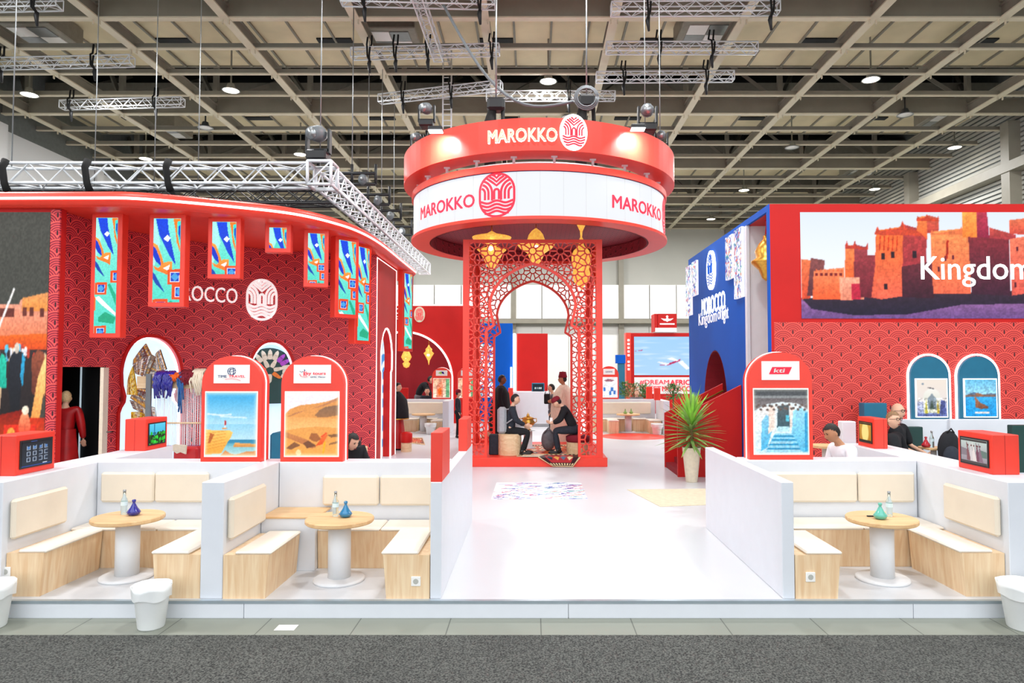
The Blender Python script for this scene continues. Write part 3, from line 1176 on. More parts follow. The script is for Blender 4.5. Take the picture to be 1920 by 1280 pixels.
c1 = at(922, 480, 15.15)
lantern('gold_lantern', 'wide flat two tiered gold lantern at the left under the ring', [(.03, -.30), (.10, -.22), (.22, .0), (.26, .08), (.33, .14), (.10, .20), (.12, .28), (.42, .38), (.44, .42), (.12, .50), (.02, .56)], c1, LZ0 + .38)
c1 = at(1005, 470, 15.1)
lantern('gold_lantern', 'disc shaped gold lantern hanging in the middle under the ring', [(.02, -.34), (.12, -.22), (.2, -.05), (.36, .06), (.42, .13), (.36, .18), (.2, .24), (.16, .36), (.1, .44), (.02, .5)], c1, LZ0 + .38)
c1 = at(1090, 505, 15.0)
lantern('gold_lantern', 'tall onion shaped gold lantern at the right under the ring', [(.01, -.45), (.05, -.38), (.16, -.28), (.2, -.1), (.17, .02), (.21, .1), (.22, .3), (.17, .42), (.08, .5), (.03, .62), (.05, .66), (.02, .72), (.03, .85), (.10, 1.0), (.11, 1.05)], c1, LZ0 + .38)

# hoists, moving heads and floods on the ring
for (px, py, lab) in ((930, 205, 'black bagged chain hoist on the left cable above the ring'), (1100, 200, 'black bagged chain hoist with coiled cable above the ring badge')):
    c = at(px, py + 25, 15.2)
    t = thing('chain_hoist', lab, 'hoist', c, 0, 'chain hoists over the ring')
    MB().bbox(c[0] - .2, c[0] + .2, c[1] - .16, c[1] + .16, c[2] + .25, c[2] + .55, .06).build('motor', 'black', t)
    mb = MB()
    mb.tube([(c[0] - .08, c[1], c[2] + .3), (c[0] - .14, c[1], c[2] - .05), (c[0] - .13, c[1], UZ1 - .25)], [.09, .15, .13], 10)
    mb.build('chain_bag', 'strap', t)
    MB().tube([(c[0] + .15, c[1], c[2] + .3), (c[0] + .2, c[1], UZ1 - .3)], .05, 6).build('sling', 'strap', t)
    MB().tube([(c[0], c[1], c[2] + .5), (c[0], c[1], 12.1)], .02, 6).build('cable', 'steel', t)
    if px > 1000:
        mb = MB()
        for k in range(3):
            mb.tube([(c[0] - .02 + (.27 - .03 * k) * math.cos(a * .4), c[1] - .22 - k * .02, c[2] + .42 + (.27 - .03 * k) * math.sin(a * .4)) for a in range(17)], .018, 6)
        mb.build('coiled_cable', 'grey', t)
pts = []
P0, P1 = Vector(at(832, 10, 16.5)), Vector(at(1075, 190, 15.3))
for i in range(15):
    s_ = i / 14
    q = P0.lerp(P1, s_)
    pts.append((q.x, q.y, q.z - 1.1 * math.sin(PI * s_) * (1 - .1 * s_)))
tag(MB().tube(pts, .035, 7).build('power_cable', 'grey'), 'thick grey cable sagging from the upper truss to the right hoist', 'cable')


def moving_head(px, py, Y, lab, zhold=None, lit=False, s=1.0, up=True):
    c = Vector(at(px, py, Y))
    t = thing('moving_head_light', lab, 'stage light', tuple(c), 0, 'stage lights')
    k = .16 * s
    MB().bbox(c.x - k, c.x + k, c.y - k, c.y + k, c.z - k * .6, c.z + k * .4, .03).build('base', 'black', t)
    mb = MB()
    for dx in (-k * 1.1, k * 1.1): mb.beam((c.x + dx, c.y, c.z + k * .2), (c.x + dx, c.y, c.z + k * 2.6), k * .22, k * .8)
    mb.beam((c.x - k * 1.1, c.y, c.z + k * .45), (c.x + k * 1.1, c.y, c.z + k * .45), k * .8, k * .3)
    mb.build('yoke', 'black', t)
    mb = MB().tube([(c.x - .05, c.y - k * 1.4, c.z + k * 1.8), (c.x, c.y, c.z + k * 2.2), (c.x + .02, c.y + k * 1.2, c.z + k * 2.5)], [k * .65, k * .85, k * .5], 12)
    mb.build('lamp_head', 'grey', t)
    MB().tube([(c.x - .055, c.y - k * 1.45, c.z + k * 1.78), (c.x - .05, c.y - k * 1.38, c.z + k * 1.8)], k * .55, 12).build('lens', 'bulbw' if lit else 'steel', t)
    if zhold: MB().tube([(c.x, c.y, c.z - k), (c.x, c.y, zhold)], .03, 6).build('clamp_pole', 'black', t)
    return t


moving_head(800, 232, 15.4, 'black moving head on the left behind the left floodlight', 6.75)
moving_head(782, 280, 15.6, 'small black moving head at the left rim of the ring', 6.7, s=.8)
moving_head(1214, 240, 15.2, 'tall black moving head standing right of the right floodlight', 6.75, s=1.15)
moving_head(1240, 276, 15.5, 'small black moving head at the right rim of the ring', 6.7, s=.8)
moving_head(597, 292, 12.9, 'black moving head standing on the big white truss corner', 5.95, s=1.2)
for (px, py, lab, sx) in ((817, 247, 'bright square floodlight over the left of the ring', -1), (1196, 243, 'bright square floodlight over the right of the ring', 1)):
    c = Vector(at(px, py, 13.0))
    t = thing('floodlight', lab, 'floodlight', tuple(c), 0, 'floodlights on the ring')
    MB().bbox(c.x - .14, c.x + .14, c.y - .1, c.y + .1, c.z + .01, c.z + .09, .02).build('housing', 'black', t)
    MB().box(c.x - .13, c.x + .13, c.y - .09, c.y + .09, c.z, c.z + .011).build('lamp_face', 'bulbw', t)
    MB().tube([(c.x, c.y + .05, c.z + .06), (c.x + sx * .15, 13.6, c.z + .2), (c.x + sx * .2, 14.2, 6.7)], .025, 6).build('arm', 'black', t)
    l = area('floodlight_beam', (c.x, c.y, c.z - .03), .24, 42, (R(35), 0, 0), (.95, .97, 1), 'SQUARE', spread=R(150))

# ---------------------------------------------------------------- the open pavilion
PX0, PX1, PY0, PY1, PZ0, PZ1 = -1.48, 1.45, 14.29, 17.25, .19, 4.76
t = thing('red_platform', 'low red base board under the perforated red pavilion', 'platform', (0, 15.7, 0))
MB().bbox(-1.56, 1.54, PY0 - .02, PY1 + .1, 0, .19, .008).build('platform_deck', 'red', t)


def horseshoe(hw_leg=.955, zsh=2.66, hw_neck=.80, hw=.885, zb=3.2, ztop=4.06, n=14):
    """right half of the arch opening from the floor up to the apex: (x, z)"""
    pts = [(hw_leg, 0), (hw_leg, zsh - .02), (hw_leg - .05, zsh + .03), (hw_neck, zsh + .10), (hw_neck + .01, zsh + .17), (hw_neck + .05, zsh + .33), (hw, zb)]
    for i in range(1, n + 1):
        s_ = i / n
        a = s_ * PI / 2
        xx = hw * math.cos(a * .93) - (hw * math.cos(PI / 2 * .93)) * s_
        zz = zb + (ztop - zb) * (math.sin(a) * .86 + .14 * s_ ** 3)
        pts.append((xx, zz))
    pts[-1] = (0, ztop)
    return pts


HS = horseshoe()
OPEN = [(x_, z_) for x_, z_ in HS] + [(-x_, z_) for x_, z_ in HS[::-1][1:]]


def inpoly(p, pl):
    r_ = False
    n = len(pl)
    for i in range(n):
        x0, y0 = pl[i]
        x1, y1 = pl[(i + 1) % n]
        if (y0 > p[1]) != (y1 > p[1]) and p[0] < x0 + (p[1] - y0) * (x1 - x0) / (y1 - y0): r_ = not r_
    return r_


def lattice_edges(w, h):
    """cells of a ten-petalled rosette screen, returned as thin straps"""
    seeds = []
    ax, ay = .585, .44
    j = -2
    z = h - .24
    row = 0
    while z > -1.0:
        off = (ax / 2) * (row % 2) + ax / 4 * 0
        k = -5
        while k < 6:
            cx_ = k * ax + off
            seeds.append((cx_, z))
            for q in range(10):
                a = 2 * PI * (q + .5 * (row % 2) * 0) / 10 + PI / 2
                seeds.append((cx_ + .148 * math.cos(a), z + .148 * math.sin(a)))
            seeds.append((cx_ + ax / 2, z + .0))
            for sgn in (-1, 1):
                seeds.append((cx_ + ax * .5 * .5 * sgn + .0, z + ay * .5 + .0))
                seeds.append((cx_ + .07 * sgn, z + ay * .52 + .03))
            k += 1
        z -= ay
        row += 1
    seeds = [s_ for i, s_ in enumerate(seeds) if all((s_[0] - q[0]) ** 2 + (s_[1] - q[1]) ** 2 > .045 ** 2 for q in seeds[:i])]
    seeds = [(a + 1e-4 * math.sin(i * 7.3), b_ + 1e-4 * math.cos(i * 3.1)) for i, (a, b_) in enumerate(seeds)]
    vs, es, fs, *_ = delaunay_2d_cdt([Vector(s_) for s_ in seeds], [], [], 0, 1e-6)
    cc = []
    em = {}
    for fi, f_ in enumerate(fs):
        A, B, C = [vs[i] for i in f_]
        d = 2 * (A.x * (B.y - C.y) + B.x * (C.y - A.y) + C.x * (A.y - B.y))
        if abs(d) < 1e-9:
            cc.append((A + B + C) / 3)
        else:
            ux = (A.length_squared * (B.y - C.y) + B.length_squared * (C.y - A.y) + C.length_squared * (A.y - B.y)) / d
            uy = (A.length_squared * (C.x - B.x) + B.length_squared * (A.x - C.x) + C.length_squared * (B.x - A.x)) / d
            cc.append(Vector((ux, uy)))
        for i in range(3):
            e = tuple(sorted((f_[i], f_[(i + 1) % 3])))
            em.setdefault(e, []).append(fi)
    out = []
    for e, ff in em.items():
        if len(ff) == 2 and (cc[ff[0]] - cc[ff[1]]).length > .006: out.append((cc[ff[0]], cc[ff[1]]))
    return out


def clip(p, q, ok, n=9):
    """keep the part of a strap inside the panel"""
    prev = None
    segs = []
    pts = [p.lerp(q, i / n) for i in range(n + 1)]
    f = [ok(a) for a in pts]
    if all(f): return [(p, q)]
    i = 0
    while i <= n:
        if f[i]:
            k = i
            while k < n and f[k + 1]: k += 1
            if k > i: segs.append((pts[i], pts[k]))
            i = k + 1
        else: i += 1
    return segs


PW, PH = PX1 - PX0, PZ1 - PZ0
EDG = lattice_edges(PW, PH)
hw = PW / 2


def okp(a): return abs(a.x) < hw - .05 and .03 < a.y < PH - .05 and not inpoly((a.x, a.y), OPEN)


STR = [s_ for e in EDG for s_ in clip(e[0], e[1], okp)]
pav = thing('perforated_pavilion', 'tall red square pavilion of pierced rosette screens with horseshoe arches', 'pavilion', (0, 15.7, .19))
TH = .035
for nm, fn, lab in (('front_screen', lambda u, v, w: (PX0 + hw + u, PY0 + .02 + w, PZ0 + v), 0), ('back_screen', lambda u, v, w: (PX0 + hw + u, PY1 - w, PZ0 + v), 0),
                    ('side_screen', lambda u, v, w: (PX0 + .013 + w, (PY0 + PY1) / 2 + u * .999, PZ0 + .001 + v * .998), 0), ('side_screen', lambda u, v, w: (PX1 - .013 - w, (PY0 + PY1) / 2 + u * .999, PZ0 + .001 + v * .998), 0)):
    mb = MB()
    for a, b_ in STR: mb.ribbon([a, b_], .026, fn, 0, TH)
    for bx in ((-hw, -hw + .13, 0, PH), (hw - .13, hw, 0, PH), (-hw + .13, hw - .13, PH - .07, PH), (-hw + .13, -HS[0][0], 0, .05), (HS[0][0], hw - .13, 0, .05)):
        mb.prism([(bx[0], bx[2]), (bx[1], bx[2]), (bx[1], bx[3]), (bx[0], bx[3])], fn, -.01, TH + .02)
    mb.ribbon([(x_ + .02 * (1 if x_ > 0 else -1 if x_ < 0 else 0), z_) for x_, z_ in OPEN], .055, fn, -.012, TH + .03)
    mb.build(nm, 'red', pav)

# ================================================================ LEFT BUILDING
ZC = 4.45
PL = [(-7.22, 10.2), (-7.16, 11.1), (-7.02, 11.95), (-6.55, 12.75), (-5.95, 13.3), (-5.24, 13.8), (-4.4, 14.15), (-3.32, 14.4)]


def catmull(P, n=10):
    out = []
    P = [Vector(p) for p in P]
    for i in range(len(P) - 1):
        p0, p1, p2, p3 = P[max(i - 1, 0)], P[i], P[i + 1], P[min(i + 2, len(P) - 1)]
        for k in range(n):
            t_ = k / n
            out.append(.5 * ((2 * p1) + (-p0 + p2) * t_ + (2 * p0 - 5 * p1 + 4 * p2 - p3) * t_ ** 2 + (-p0 + 3 * p1 - 3 * p2 + p3) * t_ ** 3))
    out.append(P[-1])
    return out


class Path:
    def __init__(s, P, n=10):
        s.p = catmull(P, n)
        s.s = [0]
        for a, b_ in zip(s.p[:-1], s.p[1:]): s.s.append(s.s[-1] + (b_ - a).length)
        s.L = s.s[-1]

    def at(s, u):
        if u <= 0:
            d = (s.p[1] - s.p[0]).normalized()
            return s.p[0] + d * u, d
        if u >= s.L:
            d = (s.p[-1] - s.p[-2]).normalized()
            return s.p[-1] + d * (u - s.L), d
        import bisect
        i = min(len(s.p) - 2, bisect.bisect_right(s.s, u) - 1)
        t_ = (u - s.s[i]) / (s.s[i + 1] - s.s[i])
        d0 = (s.p[i + 1] - s.p[i]).normalized()
        d1 = (s.p[min(i + 2, len(s.p) - 1)] - s.p[min(i + 1, len(s.p) - 2)]).normalized()
        return s.p[i].lerp(s.p[i + 1], t_), d0.lerp(d1, t_).normalized()

    def fn(s, u, v, w):
        # w grows towards the viewer side (right-hand normal of the path)
        p, d = s.at(u)
        return (p.x + d.y * w, p.y - d.x * w, v)

    def hit(s, px, py):
        """path length and height where the sight line through a pixel meets the wall"""
        best = None
        for i in range(601):
            u = s.L * (i / 600 * 1.06 - .03)
            p, _ = s.at(u)
            e = abs(xat(px, p.y, py) - p.x)
            if best is None or e < best[0] - 1e-9: best = (e, u, p.y)
        return best[1], zat(px, py, best[2])


LW = Path(PL)
fn = LW.fn


def strip_wall(mb, path, cols, z1, w0=0., w1=-.1, m=0, v0=-.0):
    """wall between u0..u1 above a bottom height, in columns fine enough to follow the curve"""
    for (u0, u1, zb_, zt_) in cols:
        n = max(1, int((u1 - u0) / .12))
        for i in range(n):
            a, b_ = u0 + (u1 - u0) * i / n, u0 + (u1 - u0) * (i + 1) / n
            q = [path.fn(a, zb_, w0), path.fn(b_, zb_, w0), path.fn(b_, zt_, w0), path.fn(a, zt_, w0),
                 path.fn(a, zb_, w1), path.fn(b_, zb_, w1), path.fn(b_, zt_, w1), path.fn(a, zt_, w1)]
            mb.add(q, [(0, 1, 2, 3), (5, 4, 7, 6), (0, 4, 5, 1), (3, 2, 6, 7)] + ([(0, 3, 7, 4)] if i == 0 else []) + ([(1, 5, 6, 2)] if i == n - 1 else []), m)


bl = thing('round_front_exhibition_building', 'left red building with curved patterned wall under a rounded canopy', 'building', (-6, 13, 0))
ud0, ud1 = LW.hit(115, 700)[0], LW.hit(198, 700)[0]
ua0, ua1 = LW.hit(221, 760)[0], LW.hit(343, 760)[0]
ub0, ub1 = LW.hit(461, 720)[0], LW.hit(557, 720)[0]
za = LW.hit(283, 629)[1]
zb2 = LW.hit(512, 639)[1]


def arch_half(n=10):
    """horseshoe niche outline in unit half width (1 = shoulder), height of apex 1 above shoulder"""
    pts = [(1.0, -1.4), (1.0, -.06), (.93, .02), (.82, .09), (.80, .16), (.9, .3), (.93, .48)]
    for i in range(1, n + 1):
        a = i / n * PI / 2
        pts.append((.93 * math.cos(a) ** .9 if i < n else 0, .48 + .52 * (math.sin(a) ** 1.15)))
    return pts


def niche_outline(uc, hw_, zs, zt_, zbot=0.02):
    H = arch_half()
    hh = zt_ - zs
    pts = [(uc + hw_ * x_, max(zbot, zs + hh * z_)) for x_, z_ in H]
    pts += [(uc - hw_ * x_, max(zbot, zs + hh * z_)) for x_, z_ in H[::-1][1:]]
    return pts


mb = MB()
uac, uah = (ua0 + ua1) / 2, (ua1 - ua0) / 2
ubc, ubh = (ub0 + ub1) / 2, (ub1 - ub0) / 2
zsa = LW.hit(222, 766)[1]
zsb = zsa - .05
cols = [(0, ud0, 0, ZC), (ud0, ud1, 2.07, ZC)]


def arch_top(u, uc, hw_, zs, zt_):
    d = abs(u - uc) / hw_
    H = arch_half()[6:]
    if d >= H[0][0]: return zs + (zt_ - zs) * .02 if d < 1 else 0
    for (x0, z0), (x1, z1) in zip(H[:-1], H[1:]):
        if x1 <= d <= x0: return zs + (zt_ - zs) * (z0 + (z1 - z0) * (x0 - d) / (x0 - x1 + 1e-9))
    return zt_


def arch_cols(uc, hw_, zs, zt_, n=26):
    out = []
    for i in range(n):
        a, b_ = uc - hw_ + 2 * hw_ * i / n, uc - hw_ + 2 * hw_ * (i + 1) / n
        out.append((a, b_, arch_top((a + b_) / 2, uc, hw_, zs, zt_) + .012, ZC))
    return out


cols += [(ud1, uac - uah, 0, ZC)] + arch_cols(uac, uah, zsa, za) + [(uac + uah, ubc - ubh, 0, ZC)] + arch_cols(ubc, ubh, zsb, zb2) + [(ubc + ubh, LW.L, 0, ZC)]
strip_wall(mb, LW, cols, ZC)
# uv from path: rebuild with (s,z)
mbw = mb
us = []


def path_uv(path):
    P = np.array([[q.x, q.y] for q in path.p])
    SS = np.array(path.s)

    def uvf(X, Y, Z):
        d = (P[:, 0] - X) ** 2 + (P[:, 1] - Y) ** 2
        i = int(d.argmin())
        j = min(i + 1, len(P) - 1) if i < len(P) - 1 else i
        i0 = max(0, i - 1)
        a, b_ = P[i0], P[j]
        dd = b_ - a
        t_ = ((X - a[0]) * dd[0] + (Y - a[1]) * dd[1]) / (dd @ dd)
        return (SS[i0] + t_ * (SS[j] - SS[i0]), Z)
    return uvf


mb.build('curved_wall', 'patL', bl, uvf=path_uv(LW))
# niches: frame, glowing edge, white back with an added glow of its own
for (uc, hw_, zs, zt_, nm) in ((uac, uah, zsa, za, 0), (ubc, ubh, zsb, zb2, 1)):
    ol = niche_outline(uc, hw_, zs, zt_)
    mb = MB()
    mb.ribbon(ol, .055, fn, -.10, .03)
    fr = mb.build('arch_frame', 'redpaint', bl)
    mb = MB()
    inn = niche_outline(uc, hw_ - .05, zs, zt_ - .05)
    mb.ribbon(inn, .03, fn, -.09, -.05)
    mb.build('light_strip', 'ledblue', fr)
    mb = MB()
    mb.ribbon(niche_outline(uc, hw_ + .02, zs, zt_ + .02), .02, fn, -.62, -.10)
    n = 12
    for i in range(n):
        a, b_ = uc - hw_ - .15 + (2 * hw_ + .3) * i / n, uc - hw_ - .15 + (2 * hw_ + .3) * (i + 1) / n
        mb.add([fn(a, 0, -.6), fn(b_, 0, -.6), fn(b_, zt_ + .1, -.6), fn(a, zt_ + .1, -.6)], [(0, 1, 2, 3)])
    mb.build('niche_back', 'nicheglow', bl)
# doorway store room
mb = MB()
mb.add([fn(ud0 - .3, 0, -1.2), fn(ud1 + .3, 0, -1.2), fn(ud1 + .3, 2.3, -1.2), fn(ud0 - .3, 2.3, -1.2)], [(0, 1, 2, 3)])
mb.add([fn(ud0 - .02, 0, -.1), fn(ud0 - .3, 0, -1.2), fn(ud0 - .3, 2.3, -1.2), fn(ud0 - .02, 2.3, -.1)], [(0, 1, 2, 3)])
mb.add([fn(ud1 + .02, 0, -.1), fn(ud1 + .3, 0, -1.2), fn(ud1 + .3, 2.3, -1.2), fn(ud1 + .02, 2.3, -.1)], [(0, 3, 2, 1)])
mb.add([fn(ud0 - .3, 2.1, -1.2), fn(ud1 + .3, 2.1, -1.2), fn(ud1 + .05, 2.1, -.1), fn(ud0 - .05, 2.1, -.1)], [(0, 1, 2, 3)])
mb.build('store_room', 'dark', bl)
# photo wall at the far left, with its patterned edge
xa, xb, xc = -11.2, xat(90, 10.2), xat(107, 10.2)
MB().box(xa, xc, 10.2, 10.32, 0, ZC).build('front_wall', 'redpaint', bl)
MB().box(xb, xc + .005, 10.17, 10.2, 0, ZC - .02).build('patterned_edge', 'patL', bl, uvf=lambda X, Y, Z: (X, Z))
cv = Cv(84, 300, '3f423d', '4a4a44')
cv.poly([(0, .50), (0, .62), (.32, .64), (.62, .64), (1, .66), (1, .50)], 'e8683c', 'f09a78')
cv.poly([(0, .55), (0, .685), (.5, .685), (.52, .70), (1, .71), (1, .55)], 'ec7a50', 'f0a890')
cv.poly([(.55, .66), (.55, .705), (1, .725), (1, .66)], 'e89040', 'f0a060')
for q in ((.16, .64), (.56, .645), (.68, .645), (.86, .64)): cv.rect(q[0], q[1], q[0] + (.26 if q[0] < .2 else .07), q[1] + .03, '6a3028')
cv.poly([(0, .575), (0, .52), (1, .52), (1, .585)], 'e04818', 'f06a20')
cv.rect(0, .30, 1, .53, '201a1c', '382c2c')
for i in range(26):
    rx = random.random()
    cv.ell(rx, .50 + random.random() * .04, .03, .016, random.choice(['e8e8f0', '30b8a0', 'c04030', '302830', 'f0c8a0', '60c0e8']))
cv.poly([(.2, .40), (.16, .48), (.22, .52), (.3, .50), (.32, .40)], '10a890', '28c8a8')
cv.poly([(.40, .32), (.33, .44), (.36, .50), (.45, .53), (.6, .52), (.58, .42), (.55, .30)], '14161c', '262a34')
cv.ell(.48, .535, .045, .018, 'e0d0c0')
cv.poly([(.55, .44), (.58, .52), (.63, .50), (.6, .40)], '2aa0d0')
cv.poly([(.76, .38), (.74, .50), (.84, .53), (.95, .52), (1, .46), (1, .36)], '5a2a20', '9a5038')
cv.poly([(.68, .20), (.86, .44), (1, .52), (1, .40), (.92, .28), (.8, .15)], 'f07820', 'ffd890')
cv.poly([(.80, .12), (.96, .38), (1, .36), (1, .05), (.9, .05)], '3a3430', '4a443c')
cv.poly([(0, .30), (0, .42), (.24, .40), (.20, .28)], 'b89070', 'e0c098')
cv.rect(0, 0, 1, .30, 'f08a30', 'c82808', .95)
cv.poly([(0, .12), (0, .30), (.68, .33), (.72, .22), (.3, .14)], 'e06010', '8a1206')
for i in range(13):
    y = .01 + i * .017
    cv.line([(0, y), (.3, y + .03 * math.sin(i)), (.6, y + .008), (1, y + .02)], .02, 'fff0b8' if i % 2 else 'e88020', .8)
cv.poly([(0, .155), (.8, .145), (.82, .19), (0, .20)], '3a3a36')
cv.poly([(.26, .165), (.30, .275), (.86, .275), (.80, .165)], 'c81408', 'e83018')
cv.ell(.42, .235, .08, .032, 'f0a040')
cv.ell(.65, .27, .10, .05, 'e83018', 'f8a070')
cv.ell(.66, .325, .06, .015, 'ffe8d0')
cv.line([(0, .52), (.40, .735)], .035, 'f4f0ee')
cv.noise(.12, 2, 3)
cv.blur(1)
cv.mesh(plane_fn(xb - 2.0 * .43, xb, .0, ZC - .06, 10.165), 'market_photo', bl, 'paint')
mb = MB().box(xa, xb - .86, 10.17, 10.2, 0, ZC - .02)
mb.build('photo_panel', 'redpaint', bl)

# canopy: rounded rim with a light line
CP = Path([(-11.5, 10.12), (-9.5, 10.12), (-8.0, 10.12), (-6.6, 10.1), (-5.9, 10.14), (-4.9, 10.56), (-4.0, 11.1), (-3.52, 11.85), (-3.28, 12.7), (-3.18, 14.0), (-3.18, 16.1), (-3.18, 17.9)], 8)
n = 110
prof = [(-.35, .0), (-.04, .0), (.03, .015), (.075, .06), (.09, .12), (.075, .18), (.03, .225), (-.04, .24), (-.4, .24)]
mb = MB()
led = MB()
vs, fs = [], []
for i in range(n + 1):
    u = CP.L * i / n
    for (w, z) in prof: vs.append(CP.fn(u, ZC + z, w))
k = len(prof)
for i in range(n):
    for j in range(k - 1): fs.append((i * k + j, (i + 1) * k + j, (i + 1) * k + j + 1, i * k + j + 1))
mb.add(vs, fs, 0, True)
# soffit and top
outl = [CP.at(CP.L * i / 60)[0] for i in range(61)] + [Vector((-3.9, 19.0)), Vector((-11.5, 19.0))]
mb.prism([(p.x, p.y) for p in outl], lambda u, v, w: (u, v, ZC + w), .004, .2)
mb.build('canopy', 'red', bl)
MB().prism([(p.x - .12, p.y + .12) for p in outl], lambda u, v, w: (u, v, ZC + w), .2, .245).build('canopy_bounce_blocker', 'black', bl)  # unseen black sheet added to keep red bounce off the white truss
mb = MB()
for i in range(n):
    a, b_ = CP.L * i / n, CP.L * (i + 1) / n
    mb.add([CP.fn(a, ZC + .095, .094), CP.fn(b_, ZC + .095, .094), CP.fn(b_, ZC + .135, .094), CP.fn(a, ZC + .135, .094)], [(0, 1, 2, 3)], 0, True)
mb.build('light_strip', 'led', bl)
# right side wall with tall arch opening showing tile art
y0, y1 = 14.4, 16.5
sf = lambda u, v, w: (-3.32 + w, y0 + u, v)
A = [(.55, 0), (.55, 1.95), (.45, 2.02), (.45, 2.15)] + [(.42 + (.63) * (1 - math.cos(R(a))), 2.2 + .75 * math.sin(R(a)) ** 1) for a in (15, 35, 55, 75, 90)]
A2 = A + [(2.1 - x_, z_) for x_, z_ in A[::-1][1:]]
mb = MB().prism([[(0, 0)] + A2 + [(2.1, 0), (2.1, ZC), (0, ZC)]], sf, -.18, 0)
mb.build('side_wall', 'redpaint', bl)
mb = MB().ribbon(A2, .03, sf, -.02, .012)
mb.ribbon([(.03, 0), (.03, ZC - .05), (2.07, ZC - .05), (2.07, 0)], .03, sf, 0, .01)
mb.build('light_strip', 'led', bl)
cv = Cv(60, 120, 'dfe8f2')
for (a, b_, r_, c_) in ((.3, .8, .34, '2a6ab8'), (.8, .62, .3, '3f8fd0'), (.25, .45, .32, '2458a8'), (.75, .25, .36, '58a0dc'), (.3, .08, .25, '2458a8')):
    cv.ell(a, b_, r_, r_ * .5, c_)
    cv.ell(a + .05, b_, r_ * .7, r_ * .33, 'e6eef6')
    cv.ell(a, b_, r_ * .35, r_ * .16, c_)
cv.line([(0, .1), (.5, .35), (.2, .6), (.9, .9)], .05, 'b8c8d8')
cv.mesh(lambda u, v: (-3.515, y0 + 2.1 * u, 3.1 * v), 'tile_art', bl, 'paint')


# hanging lit tile panels under the rim
def tile_art(w, h, seed, hpx):
    """painted glazed-tile design: spear shapes, arcs and small framed stars"""
    rg = random.Random(seed)
    asp = h / w
    cv = Cv(44, int(44 * asp), '52d8c4', '86eadc')
    def P(pts, c0, c1=None): cv.poly([(x_, 1 + y_ / asp) for x_, y_ in pts], c0, c1)
    sh = rg.uniform(-.1, .15)
    P([(-.1 + sh, 0), (.08 + sh, 0), (.30 + sh, -.9), (.05, -1.8), (-.2, -1.4)], 'a8f4e8')
    P([(1, 0), (.72, 0), (.80, -.4), (.86, -.9), (1, -1.3)], 'f08028')
    P([(1, -.1), (.86, -.12), (.88, -.6), (1, -1.1)], '3ce0d0')
    P([(1, -.22), (.92, -.3), (.93, -.6), (1, -.85)], '0c38c8')
    P([(.12 + sh, -.02), (.55 + sh, -.02), (.60 + sh, -.45), (.85 + sh, -1.55), (.88 + sh, -1.75), (.62 + sh, -1.35), (.25 + sh, -.6)], '0a3ccc', '1448e0')
    P([(.42 + sh, -.75), (.55 + sh, -.62), (.68 + sh, -.73), (.56 + sh, -.88)], 'fafafa')
    P([(0, -.9), (.16, -1.0), (.34, -1.45), (.42, -1.75), (.30, -1.78), (.14, -1.4), (0, -1.15)], 'f08028', 'f8a040')
    P([(0, -1.02), (.10, -1.12), (.26, -1.5), (.30, -1.78), (.1, -1.6), (0, -1.4)], '0c38c8')
    P([(0, -1.75), (.2, -1.84), (.45, -1.62), (.72, -1.6), (.68, -2.2), (.55, -2.1), (.1, -1.92)], 'f06a1c', 'f8a040')
    P([(.38, -1.85), (.62, -1.72), (.58, -1.95)], 'ffffff')
    P([(0, -2.0), (.1, -2.1), (.45, -2.75), (.12, -2.45), (0, -2.25)], '1448b0')
    for (x0, y0_) in ((.02, -3.0), (.72, -2.45), (.55, -1.9) if hpx < 200 else (.02, -5)):
        P([(x0, y0_), (x0 + .55, y0_ + .02), (x0 + .53, y0_ - .55), (x0, y0_ - .56)], 'e8501c')
        P([(x0 + .1, y0_ - .09), (x0 + .45, y0_ - .09), (x0 + .44, y0_ - .46), (x0 + .1, y0_ - .46)], 'f4f4fc')
        P([(x0 + .12, y0_ - .11), (x0 + .43, y0_ - .11), (x0 + .42, y0_ - .44), (x0 + .12, y0_ - .44)], '2040c0')
        P([(x0 + .27, y0_ - .11), (x0 + .42, y0_ - .27), (x0 + .27, y0_ - .44), (x0 + .12, y0_ - .27)], '48a0e0')
    P([(.0, -3.7), (.2, -3.62), (.6, -4.0), (1, -4.4), (1, -4.55), (.3, -4.0)], 'f8fcfc')
    P([(.6, -3.1), (.7, -3.05), (1, -3.6), (1, -4.1)], '20b088')
    P([(.2, -4.6), (.5, -4.35), (1, -4.6), (.9, -4.9), (.2, -4.8)], '20a880')
    P([(-.02, -3.6), (.05, -3.7), (.05, -4.3), (-.02, -4.3)], 'f07020')
    cv.noise(.05, 2, seed)
    return cv


